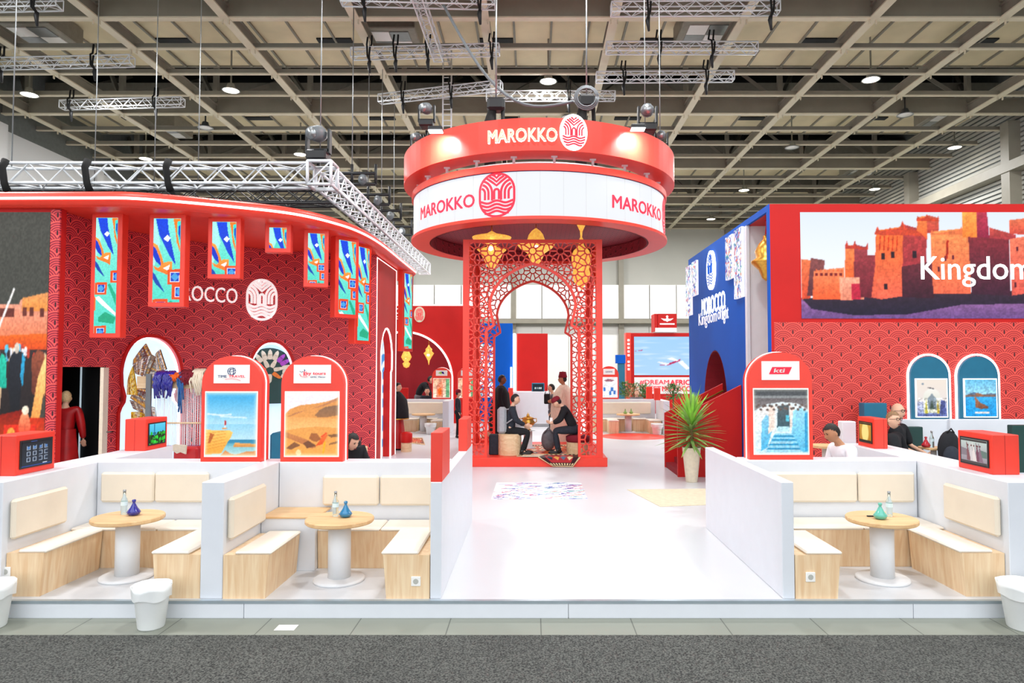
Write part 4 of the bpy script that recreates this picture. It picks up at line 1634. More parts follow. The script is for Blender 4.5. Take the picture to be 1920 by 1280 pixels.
ban = [(172, 230, 392, 633, 10.55, .0), (280, 348, 392, 575, 10.6, .0), (390, 452, 397, 522, 10.85, .05), (497, 546, 408, 473, 11.3, .12), (570, 617, 424, 538, 11.8, .30),
       (638, 666, 440, 596, 12.5, .85), (674, 691, 458, 645, 13.2, 1.18)]
labs = ['longest lit blue, orange and teal tile panel, nearest the left', 'second lit tile panel from the left under the canopy', 'third lit tile panel from the left, above the emblem wall',
        'shortest lit tile panel, with a small blue spear', 'fifth lit tile panel with a long blue spear', 'sixth, narrow looking lit tile panel near the canopy corner',
        'seventh lit tile panel, slimmest and hanging lowest by the corner', 'edge-on lit tile panel hanging past the corner on the side wall']
for i, (x0, x1, ya, yb, Y, rz) in enumerate(ban):
    cxp = (x0 + x1) / 2
    X = xat(cxp, Y, 420)
    zb_ = zat(cxp, yb, Y)
    w = [.52, .60, .60, .52, .52, .52, .52][i]
    w = (xat(x1, Y) - xat(x0, Y)) / max(.35, math.cos(rz) + (abs(X) / Y) * math.sin(-rz) * -1) if i < 5 else .5
    h = ZC + .01 - zb_
    t = thing('lit_tile_panel', labs[i], 'light panel', (X, Y, zb_), rz, 'lit tile panels under the canopy')
    M_ = chain(t)
    T = lambda x_, y_, z_: tuple(M_ @ Vector((x_, y_, z_)))
    d = .16
    mb = MB()
    vs = MB().bbox(-w / 2, w / 2, -.0, d, 0, h, .006)
    mb.v, mb.f, mb.mi, mb.sm = [T(*p) for p in vs.v], vs.f, vs.mi, vs.sm
    mb.build('box_frame', 'red', t)
    b_ = .07
    tile_art(w - 2 * b_, h - 2 * b_, i + 3, yb - ya).mesh(lambda u, v: T(-w / 2 + b_ + (w - 2 * b_) * u, -.004, b_ + (h - 2 * b_) * v), 'tile_picture', t)
Y = 15.9
X = -3.10
zb_ = zat(755, 658, 16.6)
t = thing('lit_tile_panel', labs[7], 'light panel', (X, 16.85, zb_), R(70), 'lit tile panels under the canopy')
M_ = chain(t)
T = lambda x_, y_, z_: tuple(M_ @ Vector((x_, y_, z_)))
h = ZC - zb_
vs = MB().bbox(-.25, .25, 0, .14, 0, h, .006)
mb = MB()
mb.v, mb.f, mb.mi, mb.sm = [T(*p) for p in vs.v], vs.f, vs.mi, vs.sm
mb.build('box_frame', 'red', t)
tile_art(.36, h - .14, 21, 250).mesh(lambda u, v: T(-.18 + .36 * u, -.004, .07 + (h - .14) * v), 'tile_picture', t)
# wall lettering and emblem on the curved wall
uR, zr0 = LW.hit(444, 569)
uL, _z = LW.hit(352, 560)
zr1 = LW.hit(444, 541)[1]
full = (uR - uL) / .62
mb = MB()
text(mb, 'MOROCCO', fn, uR - full, uR, zr0, zr1, .005, .035)
t = tag(mb.build('wall_lettering', 'letter'), 'white raised word on the curved red wall, partly behind a tile panel', 'lettering')
u0e, z0e = LW.hit(461, 560)
u1e, _ = LW.hit(520, 560)
z1e, z0e = LW.hit(490, 524)[1], LW.hit(490, 600)[1]
mb = MB()
emblem(mb, fn, (u0e + u1e) / 2, z0e, u1e - u0e, z1e - z0e, .005, .035, sw=.06)
tag(mb.build('wall_emblem', 'letter'), 'white raised oval emblem on the curved red wall', 'emblem')
# store room door leaf and light
q0 = Vector(fn(ud1 - .02, 0, -.05))
MBd = MB()
t = thing('door', 'open cream door leaf with dark stained edge at the store room', 'door', tuple(q0))
pA, pB = Vector(at(160, 690, 10.75)), Vector(at(197, 690, 11.35))
dA, dB = Vector((pA.x + .25, pA.y - .02)), Vector((fn(ud1, 0, 0)[0], fn(ud1, 0, 0)[1]))
e = (dB - dA).normalized()
nn = Vector((e.y, -e.x)) * .045
mb = MB()
mb.add([(dA.x, dA.y, .02), (dB.x, dB.y, .02), (dB.x, dB.y, 2.06), (dA.x, dA.y, 2.06), (dA.x + nn.x, dA.y + nn.y, .02), (dB.x + nn.x, dB.y + nn.y, .02), (dB.x + nn.x, dB.y + nn.y, 2.06), (dA.x + nn.x, dA.y + nn.y, 2.06)],
       [(3, 2, 1, 0), (4, 5, 6, 7), (0, 4, 7, 3), (1, 2, 6, 5), (0, 1, 5, 4), (3, 7, 6, 2)])
mb.build('door_leaf', 'clothcream', t)
hc = dA.lerp(dB, .8)
MB().tube([(hc.x + nn.x, hc.y + nn.y, 1.0), (hc.x + nn.x * 3, hc.y + nn.y * 3, 1.0), (hc.x + nn.x * 3 - .1, hc.y + nn.y * 3 - .02, 1.0)], .012, 6).build('door_handle', 'steel', t)

# ================================================================ RIGHT BUILDING
ZR = 4.80
XB = 3.95
YF, YK = 11.35, 17.3
rb = thing('red_blue_exhibition_building', 'right building with red picture-screen front and tall blue side wall', 'building', (8, 14, 0))
x0s, zs0, zs1 = xat(1501, YF, 500), zat(1510, 597, YF), zat(1501, 398, YF)
x1s = x0s + 5.4
xe = 11.0
rw = thing
mb = MB()
mb.box(XB + .012, xe, YF, YF + .12, zs0 - .06, ZR)
mb.box(XB + .012, XB + .06, YF, YF + .12, 0, zs0 - .06)
mb.build('front_wall', 'redpaint', rb)
mb = MB().prism([[(XB + .06, 0), (xe, 0), (xe, zs0 - .06), (XB + .06, zs0 - .06)]], lambda u, v, w: (u, YF + w, v), .0, .12)
mb.build('patterned_wall', 'patR', rb, uvf=lambda X, Y, Z: (X, Z))
# kasbah picture screen
cv = Cv(330, 150, 'f6f8fc', 'd8e2f2')
K = lambda px, py: ((px - 1501) / 427., (598 - py) / 201.)


def KP(pts, c0, c1=None): cv.poly([K(*q) for q in pts], c0, c1)


KP([(1501, 560), (1928, 545), (1928, 598), (1501, 598)], '6a4a86', 'a06a9a')
KP([(1501, 560), (1600, 558), (1720, 552), (1928, 545), (1928, 570), (1800, 572), (1700, 590), (1600, 592), (1520, 580)], '1c1830', '3a2434')
KP([(1502, 486), (1520, 488), (1518, 560), (1502, 562)], 'd8482c', 'f07848')
KP([(1520, 484), (1546, 488), (1543, 520), (1524, 556), (1512, 556)], '5a2a34', '8a4a48')
KP([(1525, 508), (1582, 502), (1582, 562), (1522, 562)], 'ee5a2c', 'f88a5a')
for i in range(7): KP([(1528 + i * 8, 509), (1530 + i * 8, 503), (1532 + i * 8, 509)], 'ee6a3c')
for i in range(6): KP([(1528 + i * 9, 512), (1533 + i * 9, 512), (1533 + i * 9, 518), (1528 + i * 9, 518)], '7a1c20')
KP([(1585, 460), (1602, 460), (1601, 520), (1583, 520)], 'f4642c', 'f8884c')
KP([(1602, 458), (1627, 464), (1625, 525), (1600, 520)], '7a2430', 'a84048')
KP([(1585, 460), (1588, 452), (1591, 461), (1600, 460), (1603, 450), (1606, 461), (1622, 465), (1627, 456), (1627, 468), (1585, 466)], 'c03828')
KP([(1573, 520), (1620, 520), (1618, 562), (1574, 564)], 'f08a6c', 'f8a88a')
KP([(1595, 532), (1612, 532), (1612, 562), (1595, 562)], 'c82040')
KP([(1608, 480), (1640, 478), (1640, 560), (1612, 558)], '6a1c2c', '98343c')
KP([(1643, 432), (1694, 424), (1692, 556), (1650, 562), (1632, 558), (1640, 500)], 'f0644c', 'f8702c')
KP([(1694, 420), (1738, 432), (1735, 560), (1690, 556)], '98283c', 'b83c38')
KP([(1690, 500), (1750, 490), (1750, 560), (1690, 558)], '3a1628', '6a2430')
KP([(1641, 436), (1646, 424), (1650, 433), (1668, 430), (1669, 424), (1672, 430), (1688, 427), (1693, 413), (1699, 427), (1718, 432), (1720, 427), (1723, 434), (1737, 437), (1737, 442), (1641, 440)], 'd04428')
for q in ((1652, 475), (1670, 472), (1656, 532)): KP([q, (q[0] + 7, q[1]), (q[0] + 7, q[1] + 12), (q[0], q[1] + 12)], '2a1420')
for q in range(5): KP([(1650 + q * 8, 442), (1652 + q * 8, 442), (1650 + q * 8, 470), (1648 + q * 8, 470)], 'c8300c')
KP([(1710, 470), (1718, 470), (1718, 484), (1710, 484)], '2a1420')
KP([(1721, 406), (1739, 404), (1739, 450), (1730, 440), (1720, 432)], 'f0602c', 'f88844')
KP([(1739, 402), (1762, 408), (1760, 440), (1739, 436)], 'b83c34', 'd85c40')
KP([(1720, 410), (1722, 404), (1725, 409), (1737, 406), (1739, 400), (1742, 407), (1758, 411), (1761, 404), (1762, 414), (1720, 414)], 'c83c20')
KP([(1745, 434), (1804, 428), (1820, 440), (1818, 552), (1748, 552)], 'f06848', 'f89050')
KP([(1744, 440), (1748, 430), (1752, 438), (1800, 430), (1804, 424), (1808, 440)], 'e07040')
KP([(1805, 396), (1832, 396), (1835, 445), (1805, 445)], 'f88030', 'fca048')
KP([(1832, 396), (1852, 396), (1856, 450), (1833, 445)], '8a1c3c', 'b83048')
KP([(1816, 444), (1892, 448), (1892, 555), (1820, 552)], '3c1a30', '8a2834')
KP([(1856, 426), (1905, 440), (1905, 450), (1856, 446)], 'a03038', 'c84c40')
KP([(1894, 412), (1928, 408), (1928, 440), (1894, 438)], 'd04838', 'f07850')
KP([(1893, 448), (1928, 442), (1928, 550), (1895, 555)], 'e05a4c', 'f47858')
for q in ((1770, 480), (1785, 478), (1757, 500), (1905, 462), (1915, 500), (1900, 530)): KP([q, (q[0] + 4, q[1]), (q[0] + 4, q[1] + 9), (q[0], q[1] + 9)], '5a1828')
KP([(1775, 450), (1779, 450), (1777, 485), (1773, 485)], 'a8200c')
msk = lambda x_, y_: (cv.a[..., 2] < .75) * 1.
cv.noise(.10, 2, 5, msk)
cv.noise(.08, 5, 6, msk)
cv.blur(1)
pic = cv.mesh(lambda u, v: (x0s + (x1s - x0s) * u * 427 / 427, YF - .012, zs0 + (zs1 - zs0) * v), 'picture_screen', rb, 'paint')
sc_ = (x1s - x0s)
# correct scale so that picture columns stay where they are in the photograph
x1s = xat(1928, YF, 500)
pic.scale = ((x1s - x0s) / sc_, 1, 1)
pic.location.x = (x0s - 8) * (1 - (x1s - x0s) / sc_)
mb = MB()
cv2 = None
mb.box(x1s, xe - .3, YF - .012, YF, zs0, zs1)
mb.build('picture_screen', 'redpaint', rb)
mb = MB()
xk0, xk1 = xat(1611, YF, 500), xat(1611, YF, 500)
zt0, zt1 = zat(1700, 525, YF), zat(1700, 482, YF)
g1, g2, g3 = text_geo('Kingdom'), text_geo('of'), text_geo('light')
zg = zat(1700, 538, YF)
zl = zat(1700, 525, YF)
text(mb, 'Kingdom', lambda u, v, w: (u, YF - .014 - w, v), xat(1612, YF), xat(1820, YF), zg, zt1 + .01, 0, .012, bold=-.012)
mb.build('screen_lettering', 'letterglow', pic)
mb = MB()
text(mb, 'of', lambda u, v, w: (u, YF - .014 - w, v), xat(1838, YF), xat(1882, YF), zl, zt1 + .02, 0, .012, bold=-.012)
mb.build('screen_lettering', 'letterglow', pic)
mb = MB()
text(mb, 'light', lambda u, v, w: (u, YF - .014 - w, v), xat(1900, YF), xat(2010, YF), zg, zt1 + .02, 0, .012, bold=-.012)
mb.build('screen_lettering', 'letterglow', pic)
for o_ in pic.children:
    o_.parent = rb
    for v_ in o_.data.vertices: pass
# two poster niches
for (a, b_, nm, lab) in ((1704, 1775, 0, 'palace'), (1794, 1867, 1, 'coast')):
    xa, xb_ = xat(a, YF), xat(b_, YF)
    z0, z1 = zat(1740, 786, YF), zat(1740, 668, YF)
    r_ = (xb_ - xa) / 2
    cxx = (xa + xb_) / 2
    ol = [(cxx + r_, z0)] + arc(cxx, z1 - r_, r_, 0, 180, 20) + [(cxx - r_, z0)]
    f = lambda u, v, w: (u, YF + w, v)
    mb = MB().prism(ol, f, -.05, -.01)
    pn = mb.build('arched_panel', 'teal', rb)
    ol2 = [(cxx + r_ + .03, z0)] + arc(cxx, z1 - r_, r_ + .03, 0, 180, 20) + [(cxx - r_ - .03, z0)]
    MB().ribbon(ol2, .03, f, -.03, -.005).build('light_strip', 'led', pn)
    pz0, pz1 = zat(1740, 782, YF), zat(1740, 709, YF)
    pa, pb = xat(a + 7, YF), xat(b_ - 4, YF)
    if nm == 0:
        cv = Cv(50, 60, 'dcd6d8', 'e8dcd0')
        cv.rect(0, 0, 1, .4, '8a98c4', 'b8bcd8')
        cv.poly([(.22, .1), (.22, .55)] + [(.5 + .28 * math.cos(R(a_)), .55 + .2 * math.sin(R(a_))) for a_ in range(180, -1, -20)] + [(.78, .1)], 'c8ccb8', 'eceae4')
        cv.poly([(.36, .2), (.36, .5), (.5, .62), (.64, .5), (.64, .2)], '6a7a88', '8a98a0')
        cv.poly([(.42, .2), (.5, .45), (.58, .2)], '46564c')
        cv.poly([(.25, .05), (.3, .48), (.36, .05)], 'b0a83c')
        cv.poly([(.66, .05), (.68, .5), (.76, .05)], 'c0a83c')
        cv.poly([(.74, .02), (.8, .45), (.94, .42), (.98, .02)], '4a5490')
        cv.rect(0, 0, 1, .08, '5a68a0')
        cv.ell(.2, .88, .04, .03, '8090a0')
        cv.line([(.38, .78), (.46, .77), (.56, .75)], .03, '505058')
        cv.noise(.3, 2, 4, lambda x_, y_: (y_ < .5) * 1.)
    else:
        cv = Cv(50, 60, '1296e0', '58b8ec')
        cv.rect(0, .56, 1, 1, 'a0d8f0', '68bce8')
        cv.poly([(0, .56), (.12, .62), (.3, .66), (.4, .6), (.62, .6), (.8, .63), (1, .62), (1, .54), (0, .54)], '8a5a40', '3a78b0')
        cv.poly([(.3, .64), (.5, .62), (.6, .56), (.95, .55), (.4, .54)], 'a06a4c')
        cv.poly([(.3, .54), (.36, .5), (.46, .38), (.62, .32), (.74, .26), (.72, .22), (.5, .2), (.32, .24)], '7a4a34', 'b87a58')
        cv.rect(.3, .08, .76, .13, 'e8e0dc')
        cv.noise(.15, 2, 4)
    cv.blur(1)
    MB().box(pa, pb, YF - .075, YF - .05, pz0, pz1).build('poster_box', 'letter', pn)
    cv.mesh(plane_fn(pa + .02, pb - .02, pz0 + .02, pz1 - .02, YF - .078), 'poster_picture', pn)
# blue side wall with lantern opening and red niche arch
bfn = lambda u, v, w: (XB + w, u, v)
YO0, YO1 = 11.48, 12.58
ZO = zat(1440, 398, 11.5)
AY, AR = 14.9, .55


def side_y(px): return XB * 1280 / (px - 1000) / 1.0


ya0, ya1 = 1280 * XB / 363, 1280 * XB / 320
zc = zat(1342, 657, (ya0 + ya1) / 2)
acy, arr = (ya0 + ya1) / 2, (ya1 - ya0) / 2
ar = [(acy + arr, 0), (acy + arr, zc - arr * 1.3)] + [(acy + arr * math.cos(R(a_)), zc - arr * 1.3 + arr * 1.3 * math.sin(R(a_))) for a_ in range(10, 171, 10)] + [(acy - arr, zc - arr * 1.3), (acy - arr, 0)]
mb = MB().box(XB - .002, XB + .011, YF - .001, YF + .13, 0, ZR)
mb.prism([[(YF + .125, 0), (YF + .125, ZR), (YK, ZR), (YK, 0)] + ar + [(YO1, 0), (YO1, ZO), (YO0, ZO), (YO0, 0)]], bfn, 0, .05)
bw = mb.build('blue_side_wall', 'bluewall', rb)
mb = MB().ribbon(ar, .02, bfn, .0, .9)
mb.build('arch_reveal', 'darkred', rb)
mb = MB().box(XB + .3, XB + 1.6, YK - .1, YK, 0, ZR)
mb.box(XB + .9, XB + 1.0, acy - 1.2, acy + 1.2, 0, 3)
mb.build('inner_wall', 'bluedark', rb)
mb = MB()
mb.box(XB + 1.25, XB + 1.35, YO0 - .1, YO1 + .8, 0, ZO)
mb.box(XB + .05, XB + 1.3, YO1 + .02, YO1 + .08, 0, ZO)
mb.box(XB + .05, XB + 1.3, YO1 - .04, YO1 + .02, 1.9, 1.96)
mb.build('opening_lining', 'white_matt', rb)
MB().box(XB + .051, XB + 1.3, YF + .13, YO1 + .2, ZO - .005, ZO + .05).build('opening_ceiling', 'redpaint', rb)
MB().box(XB - .005, XB + .05, YO1 - .02, YO1 + .10, 0, ZO).build('opening_jamb', 'white', rb)
# letters on the blue wall
mb = MB()
yy = lambda px: 1280 * XB / (px - 1000)
f = lambda u, v, w: (XB - w, u, v)
f2 = lambda u, v, w: (XB - w, -u, v)
zm = zat(1338, 560, yy(1338))
text(mb, 'MOROCCO', f2, -yy(1317), -yy(1361), zat(1338, 586, yy(1338)), zat(1338, 553, yy(1338)), .001, .010, bold=.006)
mb.build('lit_lettering', 'letterglow', bw)
for wd, pa, pb, lo in (('Kingdom', 1311, 1345, 1), ('of', 1347, 1354, 0), ('light', 1355, 1367, 1)):
    mb = MB()
    text(mb, wd, f2, -yy(pa), -yy(pb), zat(1338, 610 if lo else 600, yy(1338)) - .02, zat(1338, 577, yy(1338)) - .03, .001, .008)
    mb.build('white_lettering', 'letter', bw)
ye = yy(1337)
z0, z1 = zat(1337, 543, ye), zat(1337, 470, ye)
mb = MB().prism([(-ye + a_ * .72 * (z1 - z0), z0 + b_ * (z1 - z0)) for a_, b_ in stadium(1, 1, .48)], f2, .0, .05)
eb = mb.build('lit_badge', 'letterglow', bw)
mb = MB()
emblem(mb, f2, -ye, z0 + .05, .60 * (z1 - z0), (z1 - z0) - .1, .05, .06, sw=.03, outline=False)
mb.build('badge_emblem', 'bluewall', eb)


def mosaic(seed, w, h):
    rg = random.Random(seed)
    cv = Cv(24, int(24 * h / w), 'f2f2f8')
    for i in range(int(60 * h / w)):
        x_, y_ = rg.random(), rg.random()
        a_ = rg.random() * 6.28
        l_ = rg.uniform(.1, .3)
        cv.line([(x_, y_), (x_ + l_ * math.cos(a_), y_ + l_ * math.sin(a_) * w / h)], rg.uniform(.03, .08), rg.choice(['3c4cb0', '5068c8', 'e86848', '38a8a0', '7a5cb0', 'f0a080', 'f2f2f8', '2868b8']))
    return cv


for i, (pa, pb, ya, yb, lab) in enumerate(((1291, 1300, 492, 590, 'longest mosaic light strip at the far end of the blue wall'), (1302, 1311, 483, 552, 'short mosaic light strip left of the blue wall badge'),
                                      (1367, 1380, 434, 520, 'mosaic light strip right of the blue wall badge'), (1383, 1398, 420, 556, 'large mosaic light strip beside the lantern opening'))):
    y0, y1 = yy(pb), yy(pa)
    z0, z1 = zat(pb, yb, y0), zat(pb, ya + 4, y0)
    t = thing('mosaic_light_panel', lab, 'light panel', (XB - .02, (y0 + y1) / 2, z0), 0, 'mosaic light panels on the blue wall')
    MB().box(XB - .05, XB - .001, y0, y1, z0, z1).build('panel_box', 'letter', t)
    mosaic(i, y1 - y0, z1 - z0).mesh(lambda u, v: (XB - .054, y1 + (y0 - y1) * u, z0 + (z1 - z0) * v), 'mosaic_picture', t)
# hanging lantern in opening
Y = 12.1
c = (xat(1424, Y) + .15, Y, zat(1424, 500, Y))
t = thing('gold_lantern', 'pale gold swirled lantern hanging on a red rope in the blue wall opening', 'lantern', c)
MB().lathe([(.02, -.25), (.08, -.2), (.14, -.05), (.26, .06), (.27, .1), (.18, .16), (.2, .28), (.13, .42), (.05, .5), (.06, .54), (.02, .58)], c, 20).build('lantern_body', 'brass', t)
mb = MB().tube([(c[0], c[1], c[2] + .55), (c[0] + .02, c[1], c[2] + .8), (c[0] - .01, c[1], ZO)], .022, 6)
mb.build('hanging_rope', 'redpaint', t)

# red stair ramp
t = thing('red_staircase', 'red panelled staircase climbing right towards the blue wall', 'staircase', (2.73, 13.6, 0))
YA, YC, XS = 12.96, 14.29, 2.73
zlow = lambda X: 1.12 + .5 * (X - XS)
for (yp, th, nm) in ((YA, .07, 'front_panel'), (YC - .06, .07, 'rear_panel')):
    poly = [(XS, 0), (XB - .01, 0), (XB - .01, zlow(XB)), (XS + .0, zlow(XS))]
    MB().prism(poly, lambda u, v, w: (u, yp + w, v), 0, th).build(nm, 'redpaint', t)
mb = MB()
for i in range(7):
    x_ = XS + .02 + i * .17
    mb.box(x_, XB - .02, YA + .07, YC - .06, .0 + i * .11, .11 + i * .11)
mb.build('steps', 'darkred', t)
for yp in (YA + .15, YC - .14):
    mb = MB().tube([(XS + .1, yp, zlow(XS + .1) - .14), (XB - .02, yp, zlow(XB) - .14)], .018, 8)
    hr = mb.build('handrail', 'brass', t)
    for k in (.25, .6, .95):
        x_ = XS + k * (XB - XS)
        MB().tube([(x_, yp, zlow(x_) - .14), (x_, yp + (-.07 if yp < 13.5 else .07), zlow(x_) - .18)], .01, 6).build('rail_bracket', 'brass', hr)

# ================================================================ FRONT BOOTHS
YW = 7.48
HW = 1.03


def wall(name, x0, x1, y0, y1, z1=HW, z0=0, m='white', b=.006):
    return MB().bbox(x0, x1, y0, y1, z0, z1, b).build(name, m)


def lowwall(x0, x1, y0, y1, label, z1=HW):
    return tag(wall('partition_wall', x0, x1, y0, y1, z1), label, 'low wall', 'white low booth walls')


lowwall(-5.15, -4.75, 6.16, 9.05, 'white low wall at the far left carrying two red screen boxes')
lowwall(-4.745, -2.975, YW, YW + .28, 'white low back wall of the left booth')
lowwall(-2.97, -2.77, 6.16, 7.76, 'white divider wall between the two left booths')
lowwall(-2.765, -.925, YW, YW + .28, 'white low back wall behind the booth with the sky blue tagine')
lowwall(-.92, -.82, 6.16, 9.25, 'white wall along the left side of the open walkway')
lowwall(2.22, 2.33, 6.16, 8.87, 'white wall along the right side of the open walkway')
lowwall(2.335, 4.24, YW + .12, YW + .42, 'white low back wall of the right booth')
lowwall(4.25, 4.72, 6.16, 9.35, 'white low wall right of the right booth with red screen boxes')


def cushion(x0, x1, y0, y1, z0, z1, parent, name='back_cushion', m='cream'):
    return MB().bbox(x0, x1, y0, y1, z0, z1, .02).build(name, m, parent)


def bench(label, x0, x1, y0, y1, face='x+', pads=1, group='oak benches with cream pads', lean=.03, socket=None, padlen=None):
    """box bench; the side towards the booth leans in at the foot"""
    t = thing('storage_bench', label, 'bench', ((x0 + x1) / 2, (y0 + y1) / 2, 0), 0, group)
    z = .385
    mb = MB()
    l0 = dict(x0=x0, x1=x1, y0=y0, y1=y1)
    b_ = dict(l0)
    if face == 'x+': b_['x1'] -= lean
    if face == 'x-': b_['x0'] += lean
    if face == 'y-': b_['y0'] += lean
    vs = [(b_['x0'], b_['y0'], 0), (b_['x1'], b_['y0'], 0), (b_['x1'], b_['y1'], 0), (b_['x0'], b_['y1'], 0), (x0, y0, z), (x1, y0, z), (x1, y1, z), (x0, y1, z)]
    mb.add(vs, [(3, 2, 1, 0), (4, 5, 6, 7), (0, 1, 5, 4), (1, 2, 6, 5), (2, 3, 7, 6), (3, 0, 4, 7)])
    mb.build('bench_body', 'oak', t)
    px0, px1, py0, py1 = x0, x1, y0, y1
    if face == 'x+': px0 += .10; px1 += .02; py0 -= .0; py1 -= .02
    if face == 'x-': px1 -= .10; px0 -= .02
    if face == 'y-': py0 -= .02; py1 -= .02; px0 += .01; px1 -= .01
    if pads == 1:
        MB().bbox(px0, px1, py0, py1, z, z + .03, .012).build('seat_pad', 'pad', t)
    else:
        mid = (px0 + px1) / 2
        for a, c_ in ((px0, mid - .004), (mid + .004, px1)): MB().bbox(a, c_, py0, py1, z, z + .03, .012).build('seat_pad', 'pad', t)
    if socket:
        sx, sz, lab2 = socket
        s_ = MB().bbox(sx - .042, sx + .042, y0 - .014, y0 - .0, sz - .042, sz + .042, .004).build('wall_socket', 'hallpanel', t)
        MB().lathe([(.0, 0), (.026, 0), (.026, .001), (0, .001)], (0, 0, 0), 16)
        mb = MB()
        mb.tube([(sx, y0 - .016, sz), (sx, y0 - .0135, sz)], .024, 16, smooth=False)
        mb.build('socket_face', 'hallgrey', s_)
    return t


bench('oak bench with cream pad against the far left wall, socket on its end', -4.745, -4.41, 6.22, 7.06, 'x+', socket=(xat(12, 6.22, 1070), zat(12, 1071, 6.22), ''))
bench('wide oak bench below the two cream cushions in the left booth', -4.745, -2.975, 7.07, YW - .005, 'y-', 2)
bench('short oak bench left of the divider between left booths', -3.40, -2.975, 6.17, 7.05, 'x-')
bench('oak bench right of the divider, under the white side cushion', -2.765, -2.36, 6.16, 6.97, 'x+')
bench('oak bench at the back of the booth with the sky blue tagine', -2.21, -.925, 7.06, YW - .005, 'y-', 2)
bench('oak bench beside the walkway wall, white socket on its end', -1.34, -.925, 6.16, 7.04, 'x-', socket=(xat(780, 6.16, 1089), zat(780, 1089, 6.16), ''))
bench('oak bench at the left of the right booth with a socket', 2.335, 2.74, 6.16, 7.0, 'x+', socket=(xat(1519, 6.16, 1081), zat(1519, 1081, 6.16), ''))
bench('wide oak bench at the back of the right booth', 2.58, 4.245, 7.12, YW + .115, 'y-', 2)
bench('long oak bench along the right wall of the right booth', 3.86, 4.245, 6.22, 7.10, 'x-')
# back cushions on walls


def wallpad(label, parts, c):
    t = thing('wall_cushion', label, 'cushion', c, 0, 'cream wall cushions')
    for p in parts: MB().bbox(*p, .022).build('pad', 'cream', t)


def zz(py, Y): return zat(1000, py, Y)


wallpad('pair of cream padded panels on the back wall of the left booth', [(xat(199, YW), xat(298, YW), YW - .06, YW - .001, zz(940, YW), zz(884, YW)), (xat(299, YW), xat(398, YW), YW - .06, YW - .001, zz(940, YW), zz(884, YW))], (-4, YW - .03, .6))
wallpad('pair of cream padded panels above the bench by the walkway wall', [(xat(610, YW), xat(714, YW), YW - .06, YW - .001, zz(946, YW), zz(890, YW)), (xat(716, YW), -.93, YW - .06, YW - .001, zz(946, YW), zz(890, YW))], (-1.6, YW - .03, .6))
YW2 = YW + .12
wallpad('pair of cream padded panels on the back wall of the right booth', [(2.34, xat(1600, YW2), YW2 - .06, YW2 - .001, zz(940, YW2), zz(884, YW2)), (xat(1602, YW2), xat(1706, YW2), YW2 - .06, YW2 - .001, zz(940, YW2), zz(884, YW2))], (3.2, YW2 - .03, .6))
wallpad('white padded panel on the far left side wall', [(-4.748, -4.69, 6.23, 6.95, .5, .86)], (-4.7, 6.6, .5))
wallpad('white padded panel on the divider facing the sky blue tagine', [(-2.768, -2.71, 6.22, 7.0, .5, .88)], (-2.74, 6.6, .5))
wallpad('cream padded panel on the right wall of the right booth', [(4.19, 4.248, 6.24, 7.05, .52, .88)], (4.22, 6.6, .5))
wallpad('narrow cream padded panel inside the walkway wall', [(-.985, -.922, 6.5, 7.2, .5, .88)], (-.95, 6.8, .5))
for (x0, x1, lab) in ((-2.765, -2.215, 'white corner cabinet with oak top left of the round table'), (2.335, 2.575, 'white corner cabinet with oak top in the right booth corner')):
    t = thing('corner_cabinet', lab, 'cabinet', ((x0 + x1) / 2, 7.2, 0), 0, 'corner cabinets')
    y1 = YW - .005 if x0 < 0 else YW2 - .005
    y0 = 7.0 if x0 < 0 else 7.13
    MB().bbox(x0, x1, y0, y1, 0, .525, .004).build('cabinet_body', 'white', t)
    MB().bbox(x0 - .0, x1 + .02, y0 - .02, y1, .525, .545, .004).build('cabinet_top', 'oaktop', t)


def round_table(x_, y_, label, s=1., z=0, group='round oak tables with white columns'):
    t = thing('round_table', label, 'table', (x_, y_, z), 0, group)
    MB().lathe([(.0, .555), (.315 * s, .555), (.325 * s, .565), (.325 * s, .590), (.318 * s, .598), (0, .6)], (x_, y_, z), 56, smooth=False).build('table_top', 'oaktop', t)
    MB().lathe([(.108, .03), (.108, .556)], (x_, y_, z), 36).build('column', 'white_matt', t)
    MB().lathe([(0, .0), (.24, .0), (.245, .006), (.245, .018), (.23, .03), (.1, .034)], (x_, y_, z), 40).build('table_base', 'white_matt', t)
    return t


T1 = gz(238, 1082)
T2 = gz(636, 1087)
T3 = gz(1655, 1086)
round_table(T1[0], T1[1], 'round oak table with white column in the left booth, holding a cobalt tagine')
round_table(T2[0], T2[1], 'round oak table with white column holding a sky blue tagine')
round_table(T3[0], T3[1], 'round oak table with white column in the right booth, holding a mint tagine')


def tagine(px, py, T, m, lab, s=1., z=.6):
    Y = T
    c = (xat(px, Y), Y, z)
    t = thing('tagine', lab, 'tagine', c, 0, 'small ceramic tagines')
    MB().lathe([(0, .004), (.03, 0), (.055, .012), (.062, .03), (.066, .034), (.060, .038), (.0, .038)], c, 28).build('dish', m, t)
    MB().lathe([(.060, .038), (.058, .044), (.034, .075), (.018, .108), (.011, .122), (.017, .133), (.019, .147), (.012, .155), (0, .156)], c, 28).build('lid', m, t)


def bottle(px, Y, lab, z=.6, s=1., T=None):
    c = (xat(px, Y), Y, z)
    t = thing('glass_bottle', lab, 'bottle', c, 0, 'small clear water bottles')
    MB().lathe([(0, .003), (.028, .0), (.031, .008), (.031, .125), (.028, .145), (.014, .18), (.0125, .225)], c, 20).build('bottle_glass', 'glass', t)
    MB().lathe([(.0316, .09), (.0316, .128)], c, 20, caps=False).build('label', 'label', t)
    MB().lathe([(.0135, .222), (.0145, .224), (.0145, .242), (.0, .244)], c, 14).build('cap', 'steel', t)


